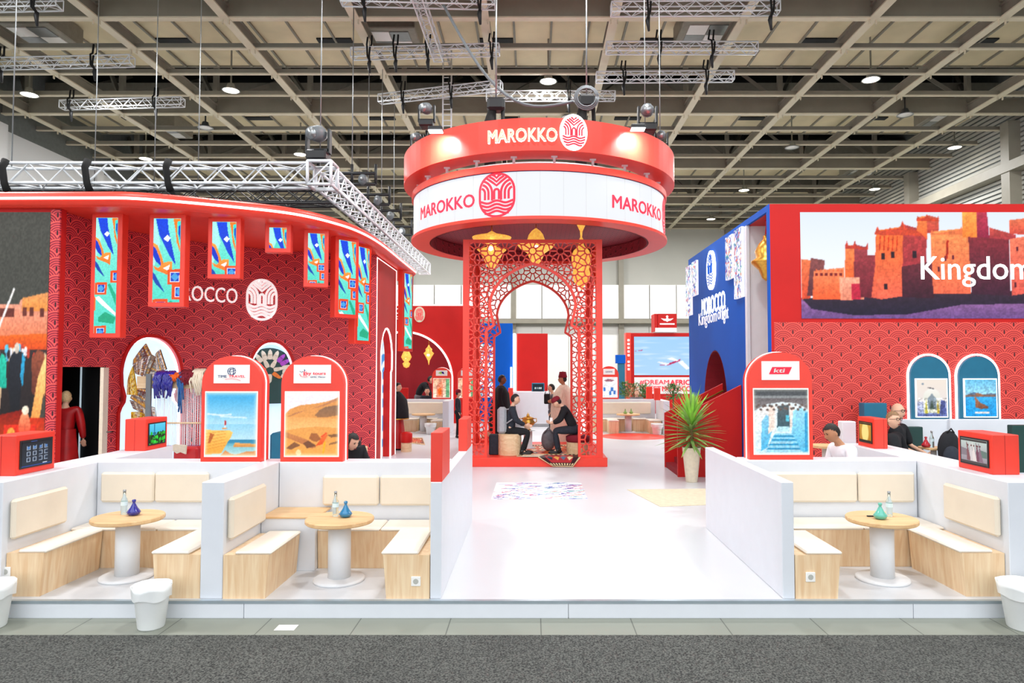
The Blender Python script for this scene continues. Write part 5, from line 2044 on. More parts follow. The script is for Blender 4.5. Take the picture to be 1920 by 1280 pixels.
tagine(257, 950, T1[1] + .02, 'tagblue', 'small glossy cobalt blue tagine on the left round table')
tagine(651, 957, T2[1] + .02, 'tagsky', 'small glossy sky blue tagine on the middle round table')
tagine(1645, 960, T3[1] - .08, 'tagmint', 'small mint green tagine on the right round table')
bottle(239, T1[1] + .06, 'clear glass bottle beside the cobalt tagine')
bottle(632, T2[1] + .06, 'clear glass bottle beside the sky blue tagine')
bottle(1662, T3[1] + .04, 'clear glass bottle beside the mint tagine')
c = (xat(1626, T3[1] + .02), T3[1] + .02, .6)
tag(MB().bbox(c[0] - .03, c[0] + .05, c[1] - .012, c[1] + .012, .6, .612, .004).build('pen_case', 'black'), 'small black pen lying left of the mint tagine', 'pen')


# red screen boxes on walls
def menu_cv():
    cv = Cv(60, 60, '24303e', '1c242c')
    cv.rect(0, .93, 1, 1, '101820')
    for i in range(4):
        for j in range(3):
            x_, y_ = .16 + i * .2, .66 - j * .24
            cv.rect(x_, y_, x_ + .12, y_ + .17, 'b8c8e0')
            cv.rect(x_ + .015, y_ + .015, x_ + .105, y_ + .155, '28384a')
            if j == 0: cv.ell(x_ + .06, y_ + .08, .04, .05, '5888c8')
    cv.rect(.3, .97, .5, 1, '3868c0')
    cv.rect(.7, .05, .85, .07, 'd0d8e8')
    cv.rect(0, 0, 1, .02, '2858b0')
    return cv


def plant_cv():
    cv = Cv(50, 50, '20a0d0', '58d0f0')
    cv.rect(0, 0, 1, .45, '0c180c', '143010')
    rg = random.Random(3)
    for i in range(50): cv.ell(rg.random(), rg.random() * .55, rg.uniform(.03, .09), rg.uniform(.03, .1), rg.choice(['18c028', '30e040', '0c5010', '082808', '20a020']))
    cv.rect(.28, .4, .34, 1, '1878a8')
    return cv


def lamp_cv():
    cv = Cv(50, 50, 'b87820', 'd09838')
    cv.ell(.5, .5, .34, .62, 'f8e088', soft=.25)
    cv.rect(0, 0, 1, .09, '2a2418')
    cv.rect(0, .91, 1, 1, '2a2418')
    return cv


def people_cv():
    cv = Cv(60, 60, '9a8c98', 'c8d8d0')
    cv.poly([(0, .3), (0, .62), (.3, .55), (.3, .3)], '8a8088')
    cv.poly([(.7, .3), (.75, .6), (1, .55), (1, .3)], '6a8078')
    for (a, c_) in ((.25, '8a5a60'), (.38, 'd8d0d0'), (.48, 'e8dcd8'), (.62, '7a4a5c'), (.72, '8a7080')):
        cv.poly([(a - .02, .12), (a - .03, .5), (a + .02, .72), (a + .06, .5), (a + .14, .1)], c_)
        cv.ell(a + .02, .74, .03, .04, '6a3a38')
        cv.line([(a, .62), (a - .03, .85)], .03, c_)
    cv.rect(0, 0, 1, .1, '504a4a')
    cv.rect(0, .9, 1, 1, '403c3c')
    return cv


def screenbox(label, X, y0, y1, side, cv, z0=HW, z1=1.41, depth=.26):
    """red box on the wall whose screen faces the walkway (side +1: faces +x)"""
    xa, xb_ = (X - depth, X) if side > 0 else (X, X + depth)
    t = thing('screen_box', label, 'screen box', ((xa + xb_) / 2, (y0 + y1) / 2, z0), 0, 'red screen boxes on the white walls')
    MB().bbox(xa, xb_, y0, y1, z0, z1, .006).build('housing', 'red', t)
    xs = X + side * .003
    f = .065
    MB().box(xs, xs + side * .004, y0 + f - .02, y1 - f + .02, z0 + f - .01, z1 - f + .01).build('bezel', 'black', t)
    xs2 = X + side * .009
    a, b_ = (y0 + f, y1 - f) if side > 0 else (y1 - f, y0 + f)
    cv.mesh(lambda u, v: (xs2, a + (b_ - a) * u, z0 + f + .005 + (z1 - z0 - 2 * f - .01) * v), 'screen', t, 'paintdim')
    mb = MB().box(xa + .12, xa + .123, y0 - .0015, y0, z0, z1)
    mb.build('seam', 'darkred', t)


screenbox('red box with a dark menu screen on the far left wall', -4.9, 6.50, 7.03, 1, menu_cv())
screenbox('red box with a green plants screen, behind the left booth', -4.78, 8.46, 8.95, 1, plant_cv(), z1=1.42)
screenbox('red box showing dancing people at the right edge', 4.40, 6.58, 7.11, -1, people_cv())
screenbox('red box with a glowing yellow lamp on screen, beside two seated visitors', 4.32, 8.69, 9.13, -1, lamp_cv(), depth=.17)
for (y0, y1, z1, lab) in ((6.17, 6.72, 1.47, 'nearer plain red block standing on the walkway wall'), (8.45, 9.05, 1.42, 'farther plain red block standing on the walkway wall by the pavilion')):
    t = thing('red_block', lab, 'block', (-.87, (y0 + y1) / 2, HW), 0, 'red blocks on the walkway wall')
    MB().bbox(-.922, -.818, y0, y1, HW, z1, .004).build('block_body', 'red', t)

# arched signs on the back walls


def arch_sign(label, x0, x1, Y, z0, z1, cv, logo, depth=.22, shift=0, mt='red'):
    w = x1 - x0
    t = thing('arched_sign', label, 'sign', ((x0 + x1) / 2, Y + depth / 2, z0), 0, 'arched red partner signs')
    r_ = w / 2
    cxx = (x0 + x1) / 2
    ol = [(x1, z0)] + arc(cxx, z1 - r_ * .92, r_, 0, 180, 28, ry=r_ * .92) + [(x0, z0)]
    f = lambda u, v, w_: (u, Y + w_, v)
    MB().prism(ol, f, 0, depth).build('sign_body', mt, t)
    ol2 = [(x1 + .003, z0)] + arc(cxx, z1 - r_ * .92, r_ + .003, 0, 180, 28, ry=r_ * .92 + .003) + [(x0 - .003, z0)]
    MB().ribbon(ol2, .008, f, depth * .5, depth * .58).build('light_strip', 'led', t)
    h = z1 - z0
    MB().box(cxx - r_ * .60, cxx + r_ * .60, Y - .008, Y, z0 + h * .74, z0 + h * .915).build('logo_plate', 'hallpanel', t)
    pz0, pz1 = z0 + h * .055, z0 + h * .655
    MB().box(cxx - r_ * .88, cxx + r_ * .88, Y - .004, Y, pz0 - .01, pz1 + .01).build('light_box', 'letter', t)
    cv.mesh(plane_fn(cxx - r_ * .86, cxx + r_ * .86, pz0, pz1, Y - .007), 'sign_picture', t)
    logo(t, lambda u, v, w_: (cxx + r_ * .60 * u, Y - .009 - w_ * .01, z0 + h * (.8275 + .0875 * v)))
    return t


def cliff_cv():
    cv = Cv(90, 104, 'e8f4f4', '38a8e0')
    cv.fill((cv.y > .5).astype(float), 'b8e0f0', '30a4e0', .8, .5, 1.)
    cv.rect(0, .16, 1, .26, '4898b8', '2c80a8')
    cv.rect(0, .0, 1, .2, 'a8d8d8', '68b0c0', .8)
    cv.line([(.05, .66), (.3, .64), (.5, .65)], .03, 'f0f4f8', .7)
    cv.line([(.3, .62), (.8, .60)], .025, 'f4f8f8', .6)
    cv.poly([(0, .02), (0, .42), (.2, .40), (.48, .40), (.54, .37), (.5, .28), (.46, .24), (.42, .18), (.32, .04)], 'f0a038', 'f8c868')
    cv.poly([(.06, .2), (.1, .36), (.18, .34), (.1, .2)], 'b8602c')
    for i in range(6): cv.line([(.02, .1 + i * .05), (.4, .17 + i * .045)], .01, 'c87828', .7)
    cv.poly([(.55, .14), (.58, .21), (.75, .2), (1, .19), (1, .14)], 'd08840', 'f0b068')
    cv.poly([(.3, 0), (.4, .09), (.5, .04), (.6, .02), (.8, .07), (1, .08), (1, 0)], 'd88c4c')
    cv.poly([(.32, .42), (.4, .42), (.44, .44), (.34, .44)], 'e89040')
    cv.line([(.385, .45), (.38, .53)], .025, 'e8e8e8')
    cv.line([(.39, .49), (.39, .55)], .03, 'b83038')
    cv.noise(.04, 2, 1)
    g = np.minimum(np.minimum(cv.x, 1 - cv.x), np.minimum(cv.y, 1 - cv.y))
    cv.fill(np.clip(1 - g / .09, 0, 1) ** 2, 'fffce8', None, .75)
    return cv.blur(1)


def desert_cv():
    cv = Cv(90, 104, 'f4e8e4', 'f6ecf4')
    cv.poly([(0, 0), (0, .66), (.1, .74), (.3, .80), (.55, .82), (.8, .86), (1, .92), (1, 0)], 'f4a850', 'e09858')
    cv.poly([(0, .60), (.2, .68), (.5, .74), (.8, .84), (1, .93), (1, .88), (.7, .78), (.4, .72), (.15, .64)], 'b87850', 'c88860')
    cv.poly([(.56, .64), (.64, .72), (.75, .77), (1, .80), (1, .64), (.8, .61), (.6, .61)], 'a0704c', '8a6850')
    cv.poly([(0, .40), (.3, .44), (.6, .46), (1, .44), (1, .58), (.5, .6), (0, .62)], 'f8c078', 'f0a860')
    cv.poly([(0, .38), (.28, .30), (.46, .24), (.60, .14), (.50, .12), (.3, .2), (0, .30)], 'b86c40', 'd08850')
    cv.poly([(.02, .12), (.18, .22), (.3, .17), (.12, .10)], '8a5838')
    cv.poly([(.34, .2), (.44, .24), (.6, .16), (.42, .12)], '7a4c34')
    cv.poly([(.45, .28), (.5, .36), (.6, .35), (.68, .27), (.6, .22), (.5, .24)], 'a86438')
    cv.poly([(.8, .33), (1, .35), (1, .30), (.86, .29)], '8a5c3c')
    cv.poly([(.82, .17), (1, .20), (1, .24), (.84, .2)], '9a6840')
    cv.poly([(.58, .16), (.68, .28), (.76, .38), (.8, .32), (.7, .18)], 'e85020', 'f08040')
    cv.line([(.72, .05), (.75, .22)], .03, 'f0b020')
    cv.line([(.68, .3), (.78, .36)], .02, 'f04828')
    cv.ell(.26, .05, .05, .05, 'fff0c0', al=.7)
    cv.noise(.05, 2, 2)
    g = np.minimum(np.minimum(cv.x, 1 - cv.x), np.minimum(cv.y, 1 - cv.y))
    cv.fill(np.clip(1 - g / .07, 0, 1) ** 2, 'fff8e0', None, .8)
    return cv.blur(1)


def stairs_cv():
    cv = Cv(84, 104, 'c8e8f4', 'e8f0f4')
    cv.rect(0, .84, 1, 1, '5c6064', '484c50')
    cv.rect(0, .86, 1, .9, '8a8e90')
    cv.poly([(0, .66), (.2, .76), (.5, .80), (.8, .78), (1, .68), (1, .86), (0, .86)], '8a8484', '6a6466')
    cv.poly([(0, 0), (0, .62), (.1, .7), (.28, .74), (.40, .72), (.40, .3), (.2, .1)], 'd0ecf8', 'f0ece8')
    cv.poly([(.12, .04), (.14, .5), (.22, .6), (.30, .58), (.34, .4), (.24, .1)], '48b0e0', '90d0f0')
    cv.poly([(.26, .3), (.28, .74), (.38, .74), (.38, .4)], 'f0dcd0')
    cv.poly([(.42, .40), (.44, .74), (.64, .76), (.66, .4)], '3c5c68', '586064')
    cv.rect(.58, .50, .64, .60, '58c0d8')
    cv.poly([(.66, .34), (.66, .76), (.74, .70), (.74, .4)], 'f0e0d8')
    cv.poly([(.68, .2), (.72, .66), (.86, .72), (1, .66), (1, .02), (.9, .02)], '58bce8', 'a0dcf4')
    cv.poly([(.93, .04), (.93, .62), (1, .66), (1, .04)], '2498d0')
    for i in range(9):
        y = .02 + i * .04 * (1 - i * .02)
        k = .30 - i * .02
        cv.poly([(.5 - k, y), (.5 + k + .08, y), (.5 + k + .05, y + .03), (.5 - k + .03, y + .03)], '2c94c4' if i % 2 else '90d0ec')
    cv.poly([(.42, .34), (.66, .34), (.64, .42), (.44, .42)], 'b8e4f0')
    for i in range(24): cv.ell(.05 + i * .04, .72 + .04 * math.sin(i * 2.2), .025, .02, '6a5a54')
    cv.noise(.12, 2, 8)
    g = np.minimum(np.minimum(cv.x, 1 - cv.x), np.minimum(cv.y, 1 - cv.y))
    cv.fill(np.clip(1 - g / .06, 0, 1) ** 2, 'f8f8e8', None, .6)
    return cv.blur(1)


def logo_time(t, f):
    mb = MB()
    mb.ribbon(arc(0, .30, .22, 0, 350, 20, ry=.40), .03, f, 0, .3)
    for k in (-.1, .05, .16): mb.ribbon([(-.2, .22 + k * 2), (0, .12 + k * 2.4), (.2, .32 + k * 2)], .03, f, 0, .3)
    mb.ribbon([(-.05, -.05), (-.12, .3), (-.02, .65)], .03, f, 0, .3)
    mb.ribbon([(.08, -.05), (.12, .3), (.06, .65)], .03, f, 0, .3)
    text(mb, 'TIME', f, -.76, -.28, -.38, -.12, 0, .3, bold=.0)
    mb.build('logo_lettering', 'bluedark', t)
    mb = MB()
    text(mb, 'TRAVEL', f, -.16, .76, -.38, -.12, 0, .3, bold=.0)
    mb.ribbon([(-.35, -.56), (0, -.50), (.3, -.58), (.5, -.72)], .03, f, 0, .3)
    mb.build('logo_lettering', 'logored', t)


def logo_key(t, f):
    mb = MB()
    text(mb, 'ey tours', f, -.34, .72, -.18, .18, 0, .3, bold=.012)
    mb.ribbon([(-.44, .3), (-.44, -.2)], .04, f, 0, .3)
    mb.ribbon([(-.3, .25), (-.44, .02), (-.3, -.2)], .04, f, 0, .3)
    mb.ribbon([(-.68, 0), (-.6, -.25), (-.4, -.33), (-.25, -.28)], .03, f, 0, .3)
    mb.build('logo_lettering', 'logored', t)
    mb = MB()
    mb.ribbon([(-.68, .3), (-.56, .2), (-.5, .3)], .03, f, 0, .3)
    mb.ribbon([(-.42, .5), (-.40, .3)], .04, f, 0, .3)
    text(mb, 'DMC  Maroc', f, -.08, .7, -.38, -.26, 0, .3)
    mb.build('logo_mark', 'bluedark', t)


def logo_kti(t, f):
    mb = MB()
    mb.prism([(-.62, -.38), (.42, -.38), (.6, .38), (-.44, .38)], f, 0, .3)
    lp = mb.build('logo_mark', 'logored', t)
    mb = MB()
    text(mb, 'kti', lambda u, v, w: f(u + v * .12, v, w), -.34, .2, -.2, .22, .32, .6, bold=.04)
    mb.build('logo_lettering', 'hallpanel', t)


arch_sign('arched red sign with TIME TRAVEL plate and a cliff and sea picture', -3.63, -2.975, 7.49, HW, 2.185, cliff_cv(), logo_time)
arch_sign('arched red sign with a key tours plate and a desert dune picture', -2.76, -2.08, 7.49, HW, 2.185, desert_cv(), logo_key)
arch_sign('arched red sign with a kti plate and a blue stairway picture', xat(1404, 7.66), xat(1522, 7.66), 7.66, HW, 2.23, stairs_cv(), logo_kti)


# waste bins
def bin_(px, Y, label, s=1., z=-.15, h=.35):
    c = (xat(px, Y), Y, z)
    t = thing('waste_bin', label, 'bin', c, 0, 'white waste bins')
    MB().lathe([(0, .005), (.10 * s, 0), (.105 * s, .01), (.145 * s, h), (.15 * s, h + .008), (.138 * s, h), (.10 * s, .02), (0, .02)], c, 32).build('bin_body', 'bin', t)
    mb = MB()
    prof = []
    vs, fs = [], []
    n = 32
    rings = [(.136, h - .06), (.150, h + .006), (.158, h + .012), (.154, h - .03), (.149, h - .10)]
    for ri, (r_, z_) in enumerate(rings):
        for k_ in range(n):
            a = 2 * PI * k_ / n
            w = 1 + .03 * math.sin(5 * a + ri) + .02 * math.sin(11 * a)
            vs.append((c[0] + r_ * s * w * math.cos(a), c[1] + r_ * s * w * math.sin(a), c[2] + z_ + (.012 * math.sin(4 * a + ri * 2) if ri > 2 else 0)))
    for ri in range(4):
        for k_ in range(n): fs.append((ri * n + k_, ri * n + (k_ + 1) % n, (ri + 1) * n + (k_ + 1) % n, (ri + 1) * n + k_))
    mb.add(vs, fs, 0, True)
    mb.build('bin_liner', 'bin', t)


bin_(294, 5.90, 'white waste bin with liner before the left booth step')
bin_(-5, 5.90, 'white waste bin cut by the left edge', 1.15, h=.36)
bin_(1908, 5.88, 'large white waste bin with liner at the right edge', 1.25, h=.37)

# mats on the white floor
a, b_, c_, d_ = gz(935, 905), gz(1093, 905), gz(1102, 936), gz(921, 936)
cv = mosaic(11, 1, 1)
rg = random.Random(5)
cv = Cv(120, 60, 'eceef6')
for i in range(170):
    x_, y_ = rg.random(), rg.random()
    an = rg.uniform(-.7, .7)
    l_ = rg.uniform(.05, .2)
    cv.line([(x_, y_), (x_ + l_ * math.cos(an), y_ + l_ * math.sin(an))], rg.uniform(.006, .016), rg.choice(['5058a8', '7080c8', 'e89080', '68b0a8', '3848a0', 'c06080', 'f4f4fa', 'f4f4fa']))
t = thing('mosaic_floor_mat', 'thin white mat with blue and red mosaic lines on the walkway', 'mat', ((a[0] + b_[0]) / 2, (a[1] + d_[1]) / 2, 0))
MB().box(d_[0], c_[0], d_[1], a[1], .0005, .004).build('mat_base', 'hallpanel', t)
cv.mesh(lambda u, v: (d_[0] + (c_[0] - d_[0]) * u, d_[1] + (a[1] - d_[1]) * v, .0052), 'mat_print', t, 'paintmatt')
P4 = [gz(1176, 918)[:2], gz(1238, 950)[:2], gz(1345, 946)[:2], gz(1335, 914)[:2]]
P4[2] = (2.19, P4[2][1])
P4[3] = (2.75, 11.5)
P4[2] = (2.17, 10.0)
mb = MB().prism([P4[0], P4[1], (3.3, P4[1][1] + .25), (3.3, P4[0][1] + .1)], lambda u, v, w: (u, v, w), .0005, .008)
tag(mb.build('cream_rug', mat('cream_rug_wool', 'd8cdb2', .95, var=.08, scale=12)), 'flat cream woven rug on the floor beside the right walkway wall', 'rug')

# ================================================================ MIDDLE AND BACKGROUND
def wb(x0, x1, y0, y1, z0, z1, name, m, label, cat, group=None, b=.01):
    return tag(MB().bbox(x0, x1, y0, y1, z0, z1, b).build(name, m), label, cat, group)


# loom stall before the left niche: beam, post, rugs, yarn, warp threads
Y = 11.2
t = thing('weaving_loom', 'upright wooden weaving loom with hanging white warp threads before the left niche', 'loom', (xat(320, Y), Y, 0))
zb0, zb1 = zat(320, 728, Y), zat(320, 705, Y)
MB().bbox(xat(257, Y), xat(384, Y), Y, Y + .05, zb0, zb1, .004).build('top_beam', 'pale', t)
MB().bbox(xat(277, Y), xat(286, Y), Y - .05, Y, 0, zb1 + .04, .004).build('post', 'grey', t)
MB().bbox(xat(383, Y), xat(390, Y), Y - .05, Y, 0, zb1, .004).build('post', 'grey', t)
MB().tube([(xat(300, Y), Y + .02, zat(320, 793, Y)), (xat(385, Y), Y + .02, zat(320, 793, Y))], .014, 8).build('cross_rod', 'pale', t)
mb = MB()
rg = random.Random(2)
n = 46
for i in range(n):
    x_ = xat(290, Y) + (xat(384, Y) - xat(290, Y)) * i / n
    mb.tube([(x_ + rg.uniform(-.01, .01), Y + .025, zb0 + .02), (x_ + rg.uniform(-.012, .012), Y + .03, .78)], .0045, 4, caps=False)
o = mb.build('warp_threads', 'clothwhite', t)
o['kind'] = 'stuff'
MB().bbox(xat(290, Y), xat(384, Y), Y, Y + .04, .70, .79, .01).build('woven_strip', 'tagblue', t)


def yarn(px0, px1, y0, y1, m, lab, seed, taper=.6, n=34):
    rg = random.Random(seed)
    mb = MB()
    xa, xb_ = xat(px0, Y), xat(px1, Y)
    zt_, zb_ = zat(320, y0, Y), zat(320, y1, Y)
    for i in range(n):
        x_ = rg.uniform(xa, xb_)
        l_ = zb_ + (zt_ - zb_) * rg.uniform(0, 1 - taper)
        mb.tube([(x_, Y + .09, zt_ - .18 * rg.random()), (x_ + rg.uniform(-.02, .02), Y + .05, zt_ + .02), (x_ + rg.uniform(-.02, .02), Y - .04, zt_ - .02),
                 (x_ + rg.uniform(-.04, .04), Y - .07 - rg.random() * .03, (zt_ + l_) / 2), ((xa + xb_) / 2 + (x_ - (xa + xb_) / 2) * .8 + rg.uniform(-.03, .03), Y - .06, l_)], .014, 5)
    tag(mb.build('yarn_hank', m), lab, 'yarn', 'wool hanks on the loom beam')


yarn(294, 326, 698, 747, 'tagblue', 'bright blue wool hank hanging over the loom beam', 1, .35, 60)
yarn(325, 340, 701, 716, mat('orange_wool', 'e8641c', .9, var=.2, scale=40), 'small orange wool hank on the loom beam', 2, .2, 26)
yarn(339, 349, 697, 776, mat('steel_blue_wool', '2a5a94', .9, var=.3, scale=40), 'long thin steel blue wool hank on the loom beam', 3, .2, 12)
yarn(344, 365, 696, 722, 'fez', 'crimson wool hank on the loom beam', 4, .2, 40)
yarn(364, 383, 694, 742, 'clothcream', 'beige wool hank beside the TIME TRAVEL sign', 5, .4, 36)
m_rug1 = None


def stripe_cv(seed, w=30, h=60, pal=('9a8880', 'f0ead8', '6a4a48', 'e0a848', 'e8e4e0', '8a9090')):
    rg = random.Random(seed)
    cv = Cv(w, h, pal[0])
    x_ = 0
    while x_ < 1:
        d = rg.uniform(.04, .14)
        c_ = rg.choice(pal)
        cv.rect(x_, 0, x_ + d, 1, c_)
        if d > .08:
            for k in range(9): cv.poly([(x_, k / 9), (x_ + d / 2, k / 9 + .05), (x_ + d, k / 9), (x_ + d / 2, k / 9 - .05)], rg.choice(pal))
        x_ += d
    return cv.noise(.2, 1, seed)


rugs = [(((249, 682), (254, 700), (270, 706), (283, 665)), 'grey and cream striped rug slanting at the top of the left niche', 2),
        (((250, 674), (249, 683), (284, 666), (273, 644)), 'folded patterned rug forming the peak of the pile in the left niche', 1),
        (((269, 706), (276, 706), (291, 669), (283, 664)), 'narrow ochre edged rug beside the grey striped one', 5),
        (((291, 664), (294, 700), (312, 692), (300, 655)), 'dark patterned rug right of the peak in the left niche', 3),
        (((275, 704), (296, 706), (294, 682), (288, 672)), 'black and brown rug above the loom beam in the left niche', 3),
        (((239, 714), (238, 740), (257, 740), (249, 686)), 'yellow hanging rug at the left edge of the pile', 4),
        (((244, 746), (274, 768), (274, 728), (256, 726)), 'brown and cream rug just below the loom beam', 1),
        (((243, 750), (250, 766), (292, 784), (290, 764)), 'long striped rug slanting low in the left niche', 2),
        (((246, 772), (246, 800), (290, 800), (288, 770)), 'rolled ochre rug at the bottom of the pile in the left niche', 6)]
for (q, lab, sd) in rugs:
    Yr = 11.62 + (rugs.index((q, lab, sd)) % 5) * .035
    pts = [Vector(at(a_, b_, Yr)) for a_, b_ in q]
    t = thing('kilim_rug', lab, 'rug', tuple(pts[0]), 0, 'kilim rugs in the left niche')
    mb = MB()
    a_, b_, c_, d_ = pts[1], pts[2], pts[3], pts[0]
    off = Vector((0, .03, 0))
    mb.add([a_, b_, c_, d_, a_ + off, b_ + off, c_ + off, d_ + off], [(0, 1, 2, 3), (7, 6, 5, 4), (0, 4, 5, 1), (1, 5, 6, 2), (2, 6, 7, 3), (3, 7, 4, 0)])
    mb.build('rug_body', mat('ochre_wool_%d' % sd, ['c89030', '8a8478', '4a2a28', 'e0b428', '9a6a48', 'c8922c'][sd - 1], .9), t)
    pal = ('9a8880', 'f0ead8', '7a4a48', 'e0a848', 'e8e4e0', '8a9498') if sd not in (4, 6) else ('e8b828', 'f0d070', 'a86a28', 'f0e0c0')
    stripe_cv(sd, 24, 30, pal).mesh(lambda u, v: tuple(a_.lerp(d_, v).lerp(b_.lerp(c_, v), u) + Vector((0, -.006 - .015 * math.sin(PI * u), 0))), 'woven_pattern', t, 'paintmatt')
wb(xat(327, 10.9), xat(373, 10.9), 10.9, 11.15, .35, zat(340, 838, 10.9), 'woven_throw', 'clothred', 'crimson cloth draped over a stool beside the TIME TRAVEL sign', 'cloth', None, .03)
mb = MB()
pp = [at(316, 838, 10.8), at(330, 832, 10.8), at(352, 834, 10.8), at(345, 852, 10.8), at(336, 848, 10.8), at(328, 851, 10.8)]
mb.prism([(p_[0], p_[2]) for p_ in pp], lambda u, v, w: (u, 10.8 + w + .05 * math.sin(v * 20), v), 0, .03)
tag(mb.build('cream_cloth', 'clothcream'), 'cream cloth corner lying over the crimson cloth', 'cloth')
# slipper board in the second niche
Yn = fn(ubc, 0, -.45)[1]
Xn = fn(ubc, 0, -.45)[0]
Yn = 13.35
xa, xb_ = xat(466, Yn), xat(556, Yn)
z0, z1 = zat(512, 760, Yn), zat(512, 650, Yn)
r_ = (xb_ - xa) / 2
cxx = (xa + xb_) / 2
t = thing('slipper_display', 'dark green arched board with a fan of pointed slippers in the second niche', 'display', (cxx, Yn, z0))
q_, dq = LW.at(ubc)
ang = math.atan2(dq.y, dq.x)
sb_c = Vector(fn(ubc, 0, -.30))
SBX, SBY = sb_c.x, sb_c.y
t.location = (SBX, SBY, z0)
zc_ = z0 + (z1 - z0) * .42
wf = lambda u, v, w: fn(ubc + u, v, -.35 + w)
kk = 1.0
hw_ = ubh * .86
ol = [(hw_ * .8, z0)] + arc(0, z1 - hw_, hw_, -30, 210, 26) + [(-hw_ * .8, z0)]
MB().prism(ol, wf, 0, .04).build('board', 'green', t)
rg = random.Random(9)


def slipper(u, v, a, L, m, i):
    mb = MB()
    ca, sa = math.cos(a), math.sin(a)
    pts = [(-.5, -.16), (-.3, -.22), (.0, -.2), (.3, -.15), (.5, 0), (.3, .15), (0, .2), (-.3, .22), (-.5, .16)]
    P2 = [(u + L * (x_ * ca - y_ * sa), v + L * (x_ * sa + y_ * ca)) for x_, y_ in pts]
    mb.prism(P2, wf, .04, .075)
    sp_ = thing('slipper', 'pointed slipper', 'slipper', wf(u, v, .04), 0, 'slippers on the board')
    mb.build('slipper_sole', m, sp_)
    mb = MB()
    P3 = [(u + L * (x_ * ca - y_ * sa), v + L * (x_ * sa + y_ * ca)) for x_, y_ in [(.02, -.18), (.3, -.13), (.46, 0), (.3, .13), (.02, .18)]]
    mb.prism(P3, wf, .075, .12)
    mb.build('slipper_toe', m, sp_)
    return sp_


wools = ['clothcream', 'clothcream', 'clothcream', 'clothcream', 'clothcream', 'clothcream', 'clothcream']
vio = mat('violet_leather', 'a03cb0', .5)
org = mat('orange_leather', 'e07820', .5)
redl = mat('red_leather', 'd04018', .5)
vc = z1 - hw_ - .05
k = 0
for ring_, (rad, cnt, L) in enumerate(((hw_ * .80, 13, .21), (hw_ * .40, 7, .19))):
    for i in range(cnt):
        a = R(-25 + 230 * i / (cnt - 1)) if ring_ == 0 else R(360 * i / cnt + 64)
        m_ = 'clothcream'
        word = 'cream'
        if ring_ == 0 and i in (3, 4): m_, word = vio, 'violet'
        if ring_ == 1 and i in (2, 5): m_, word = org, 'orange'
        if ring_ == 1 and i in (3,): m_, word = redl, 'red'
        s_ = slipper(rad * math.cos(a), vc + rad * math.sin(a), a, L, m_, k)
        if word == 'cream': s_['label'] = 'cream pointed slipper in the %s ring of the green board' % ('outer' if ring_ == 0 else 'inner'); s_['group'] = 'cream slippers, %s ring' % ('outer' if ring_ == 0 else 'inner')
        else: s_['label'] = word + ' pointed slipper on the green slipper board'; s_['group'] = word + ' slippers'
        k += 1
wb(xat(507, 12.2), xat(530, 12.2), 12.2, 12.7, .2, zat(512, 812, 12.2), 'seat_cushion', 'teal', 'teal padded chair back seen between the two arched signs', 'chair', None, .04)
wb(xat(669, 9.3), xat(691, 9.3), 9.25, 9.3, .2, zat(690, 836, 9.3), 'wood_screen', 'oak', 'oak panel standing behind the dark haired woman', 'panel')
wb(xat(655, 9.6), xat(680, 9.6), 9.5, 9.58, .2, zat(670, 826, 9.5), 'office_chair', 'black', 'black seat back behind the dark haired woman', 'seat')

# right middle area
wb(xat(1578, 9.35), xat(1604, 9.35), 9.36, 9.5, 0, zat(1590, 790, 9.35), 'partition_wall', 'white', 'narrow white upright wall behind the man in the white shirt', 'low wall')
t = thing('high_table', 'round oak high table in front of the man in the white shirt', 'table', (xat(1543, 9.2), 9.2, 0))
ztab = zat(1543, 834, 9.2)
MB().lathe([(0, ztab - .03), (.20, ztab - .03), (.205, ztab), (0, ztab)], (xat(1546, 9.2), 9.2, 0), 32, smooth=False).build('table_top', 'oaktop', t)
MB().lathe([(.05, 0), (.05, ztab - .03)], (xat(1546, 9.2), 9.2, 0), 16).build('column', 'white_matt', t)
wb(xat(1614, 11.0), xat(1656, 11.0), 10.9, 11.1, 1.0, zat(1630, 755, 11.0), 'display_box', 'teal', 'teal box behind the yellow lamp screen box', 'box')
for (a, b_, Yq, lab) in ((1688, 1778, 11.22, 'white low back wall of the seats under the palace poster'), (1779, 2080, 11.15, 'white low back wall of the seats under the coast poster')):
    wb(xat(a, Yq), xat(b_, Yq), Yq, Yq + .12, 0, zat(1740, 786, Yq), 'partition_wall', 'white', lab, 'low wall', 'white seat walls at the right building')
wb(xat(1692, 11.1), xat(1727, 11.1), 11.08, 11.2, .5, zat(1700, 800, 11.1), 'seat_cushion', 'green', 'dark green back cushion behind the seated couple', 'cushion', 'dark green cushions')
wb(xat(1895, 10.2), xat(1960, 10.2), 10.2, 10.32, .5, zat(1900, 797, 10.2), 'seat_cushion', 'green', 'dark green back cushion at the right edge above the people screen box', 'cushion', 'dark green cushions')
wb(xat(1655, 10.9), xat(1760, 10.9), 10.35, 11.05, 0, .44, 'storage_bench', 'teal', 'teal seat bench under the seated couple', 'bench')
t = thing('side_table', 'small oak table with a bottle beside the seated couple', 'table', (xat(1750, 10.0), 10.0, 0))
zt_ = zat(1750, 838, 10.0)
MB().bbox(xat(1728, 10), xat(1766, 10), 9.85, 10.15, zt_ - .03, zt_, .005).build('table_top', 'oaktop', t)
MB().lathe([(.04, 0), (.04, zt_ - .03)], (xat(1747, 10), 10, 0), 16).build('column', 'white_matt', t)
tagine(1733, 822, 9.98, 'tagred', 'small red tagine on the oak table beside the seated couple', z=zt_)
bottle(1744, 9.95, 'clear bottle on the oak table beside the seated couple', z=zt_)
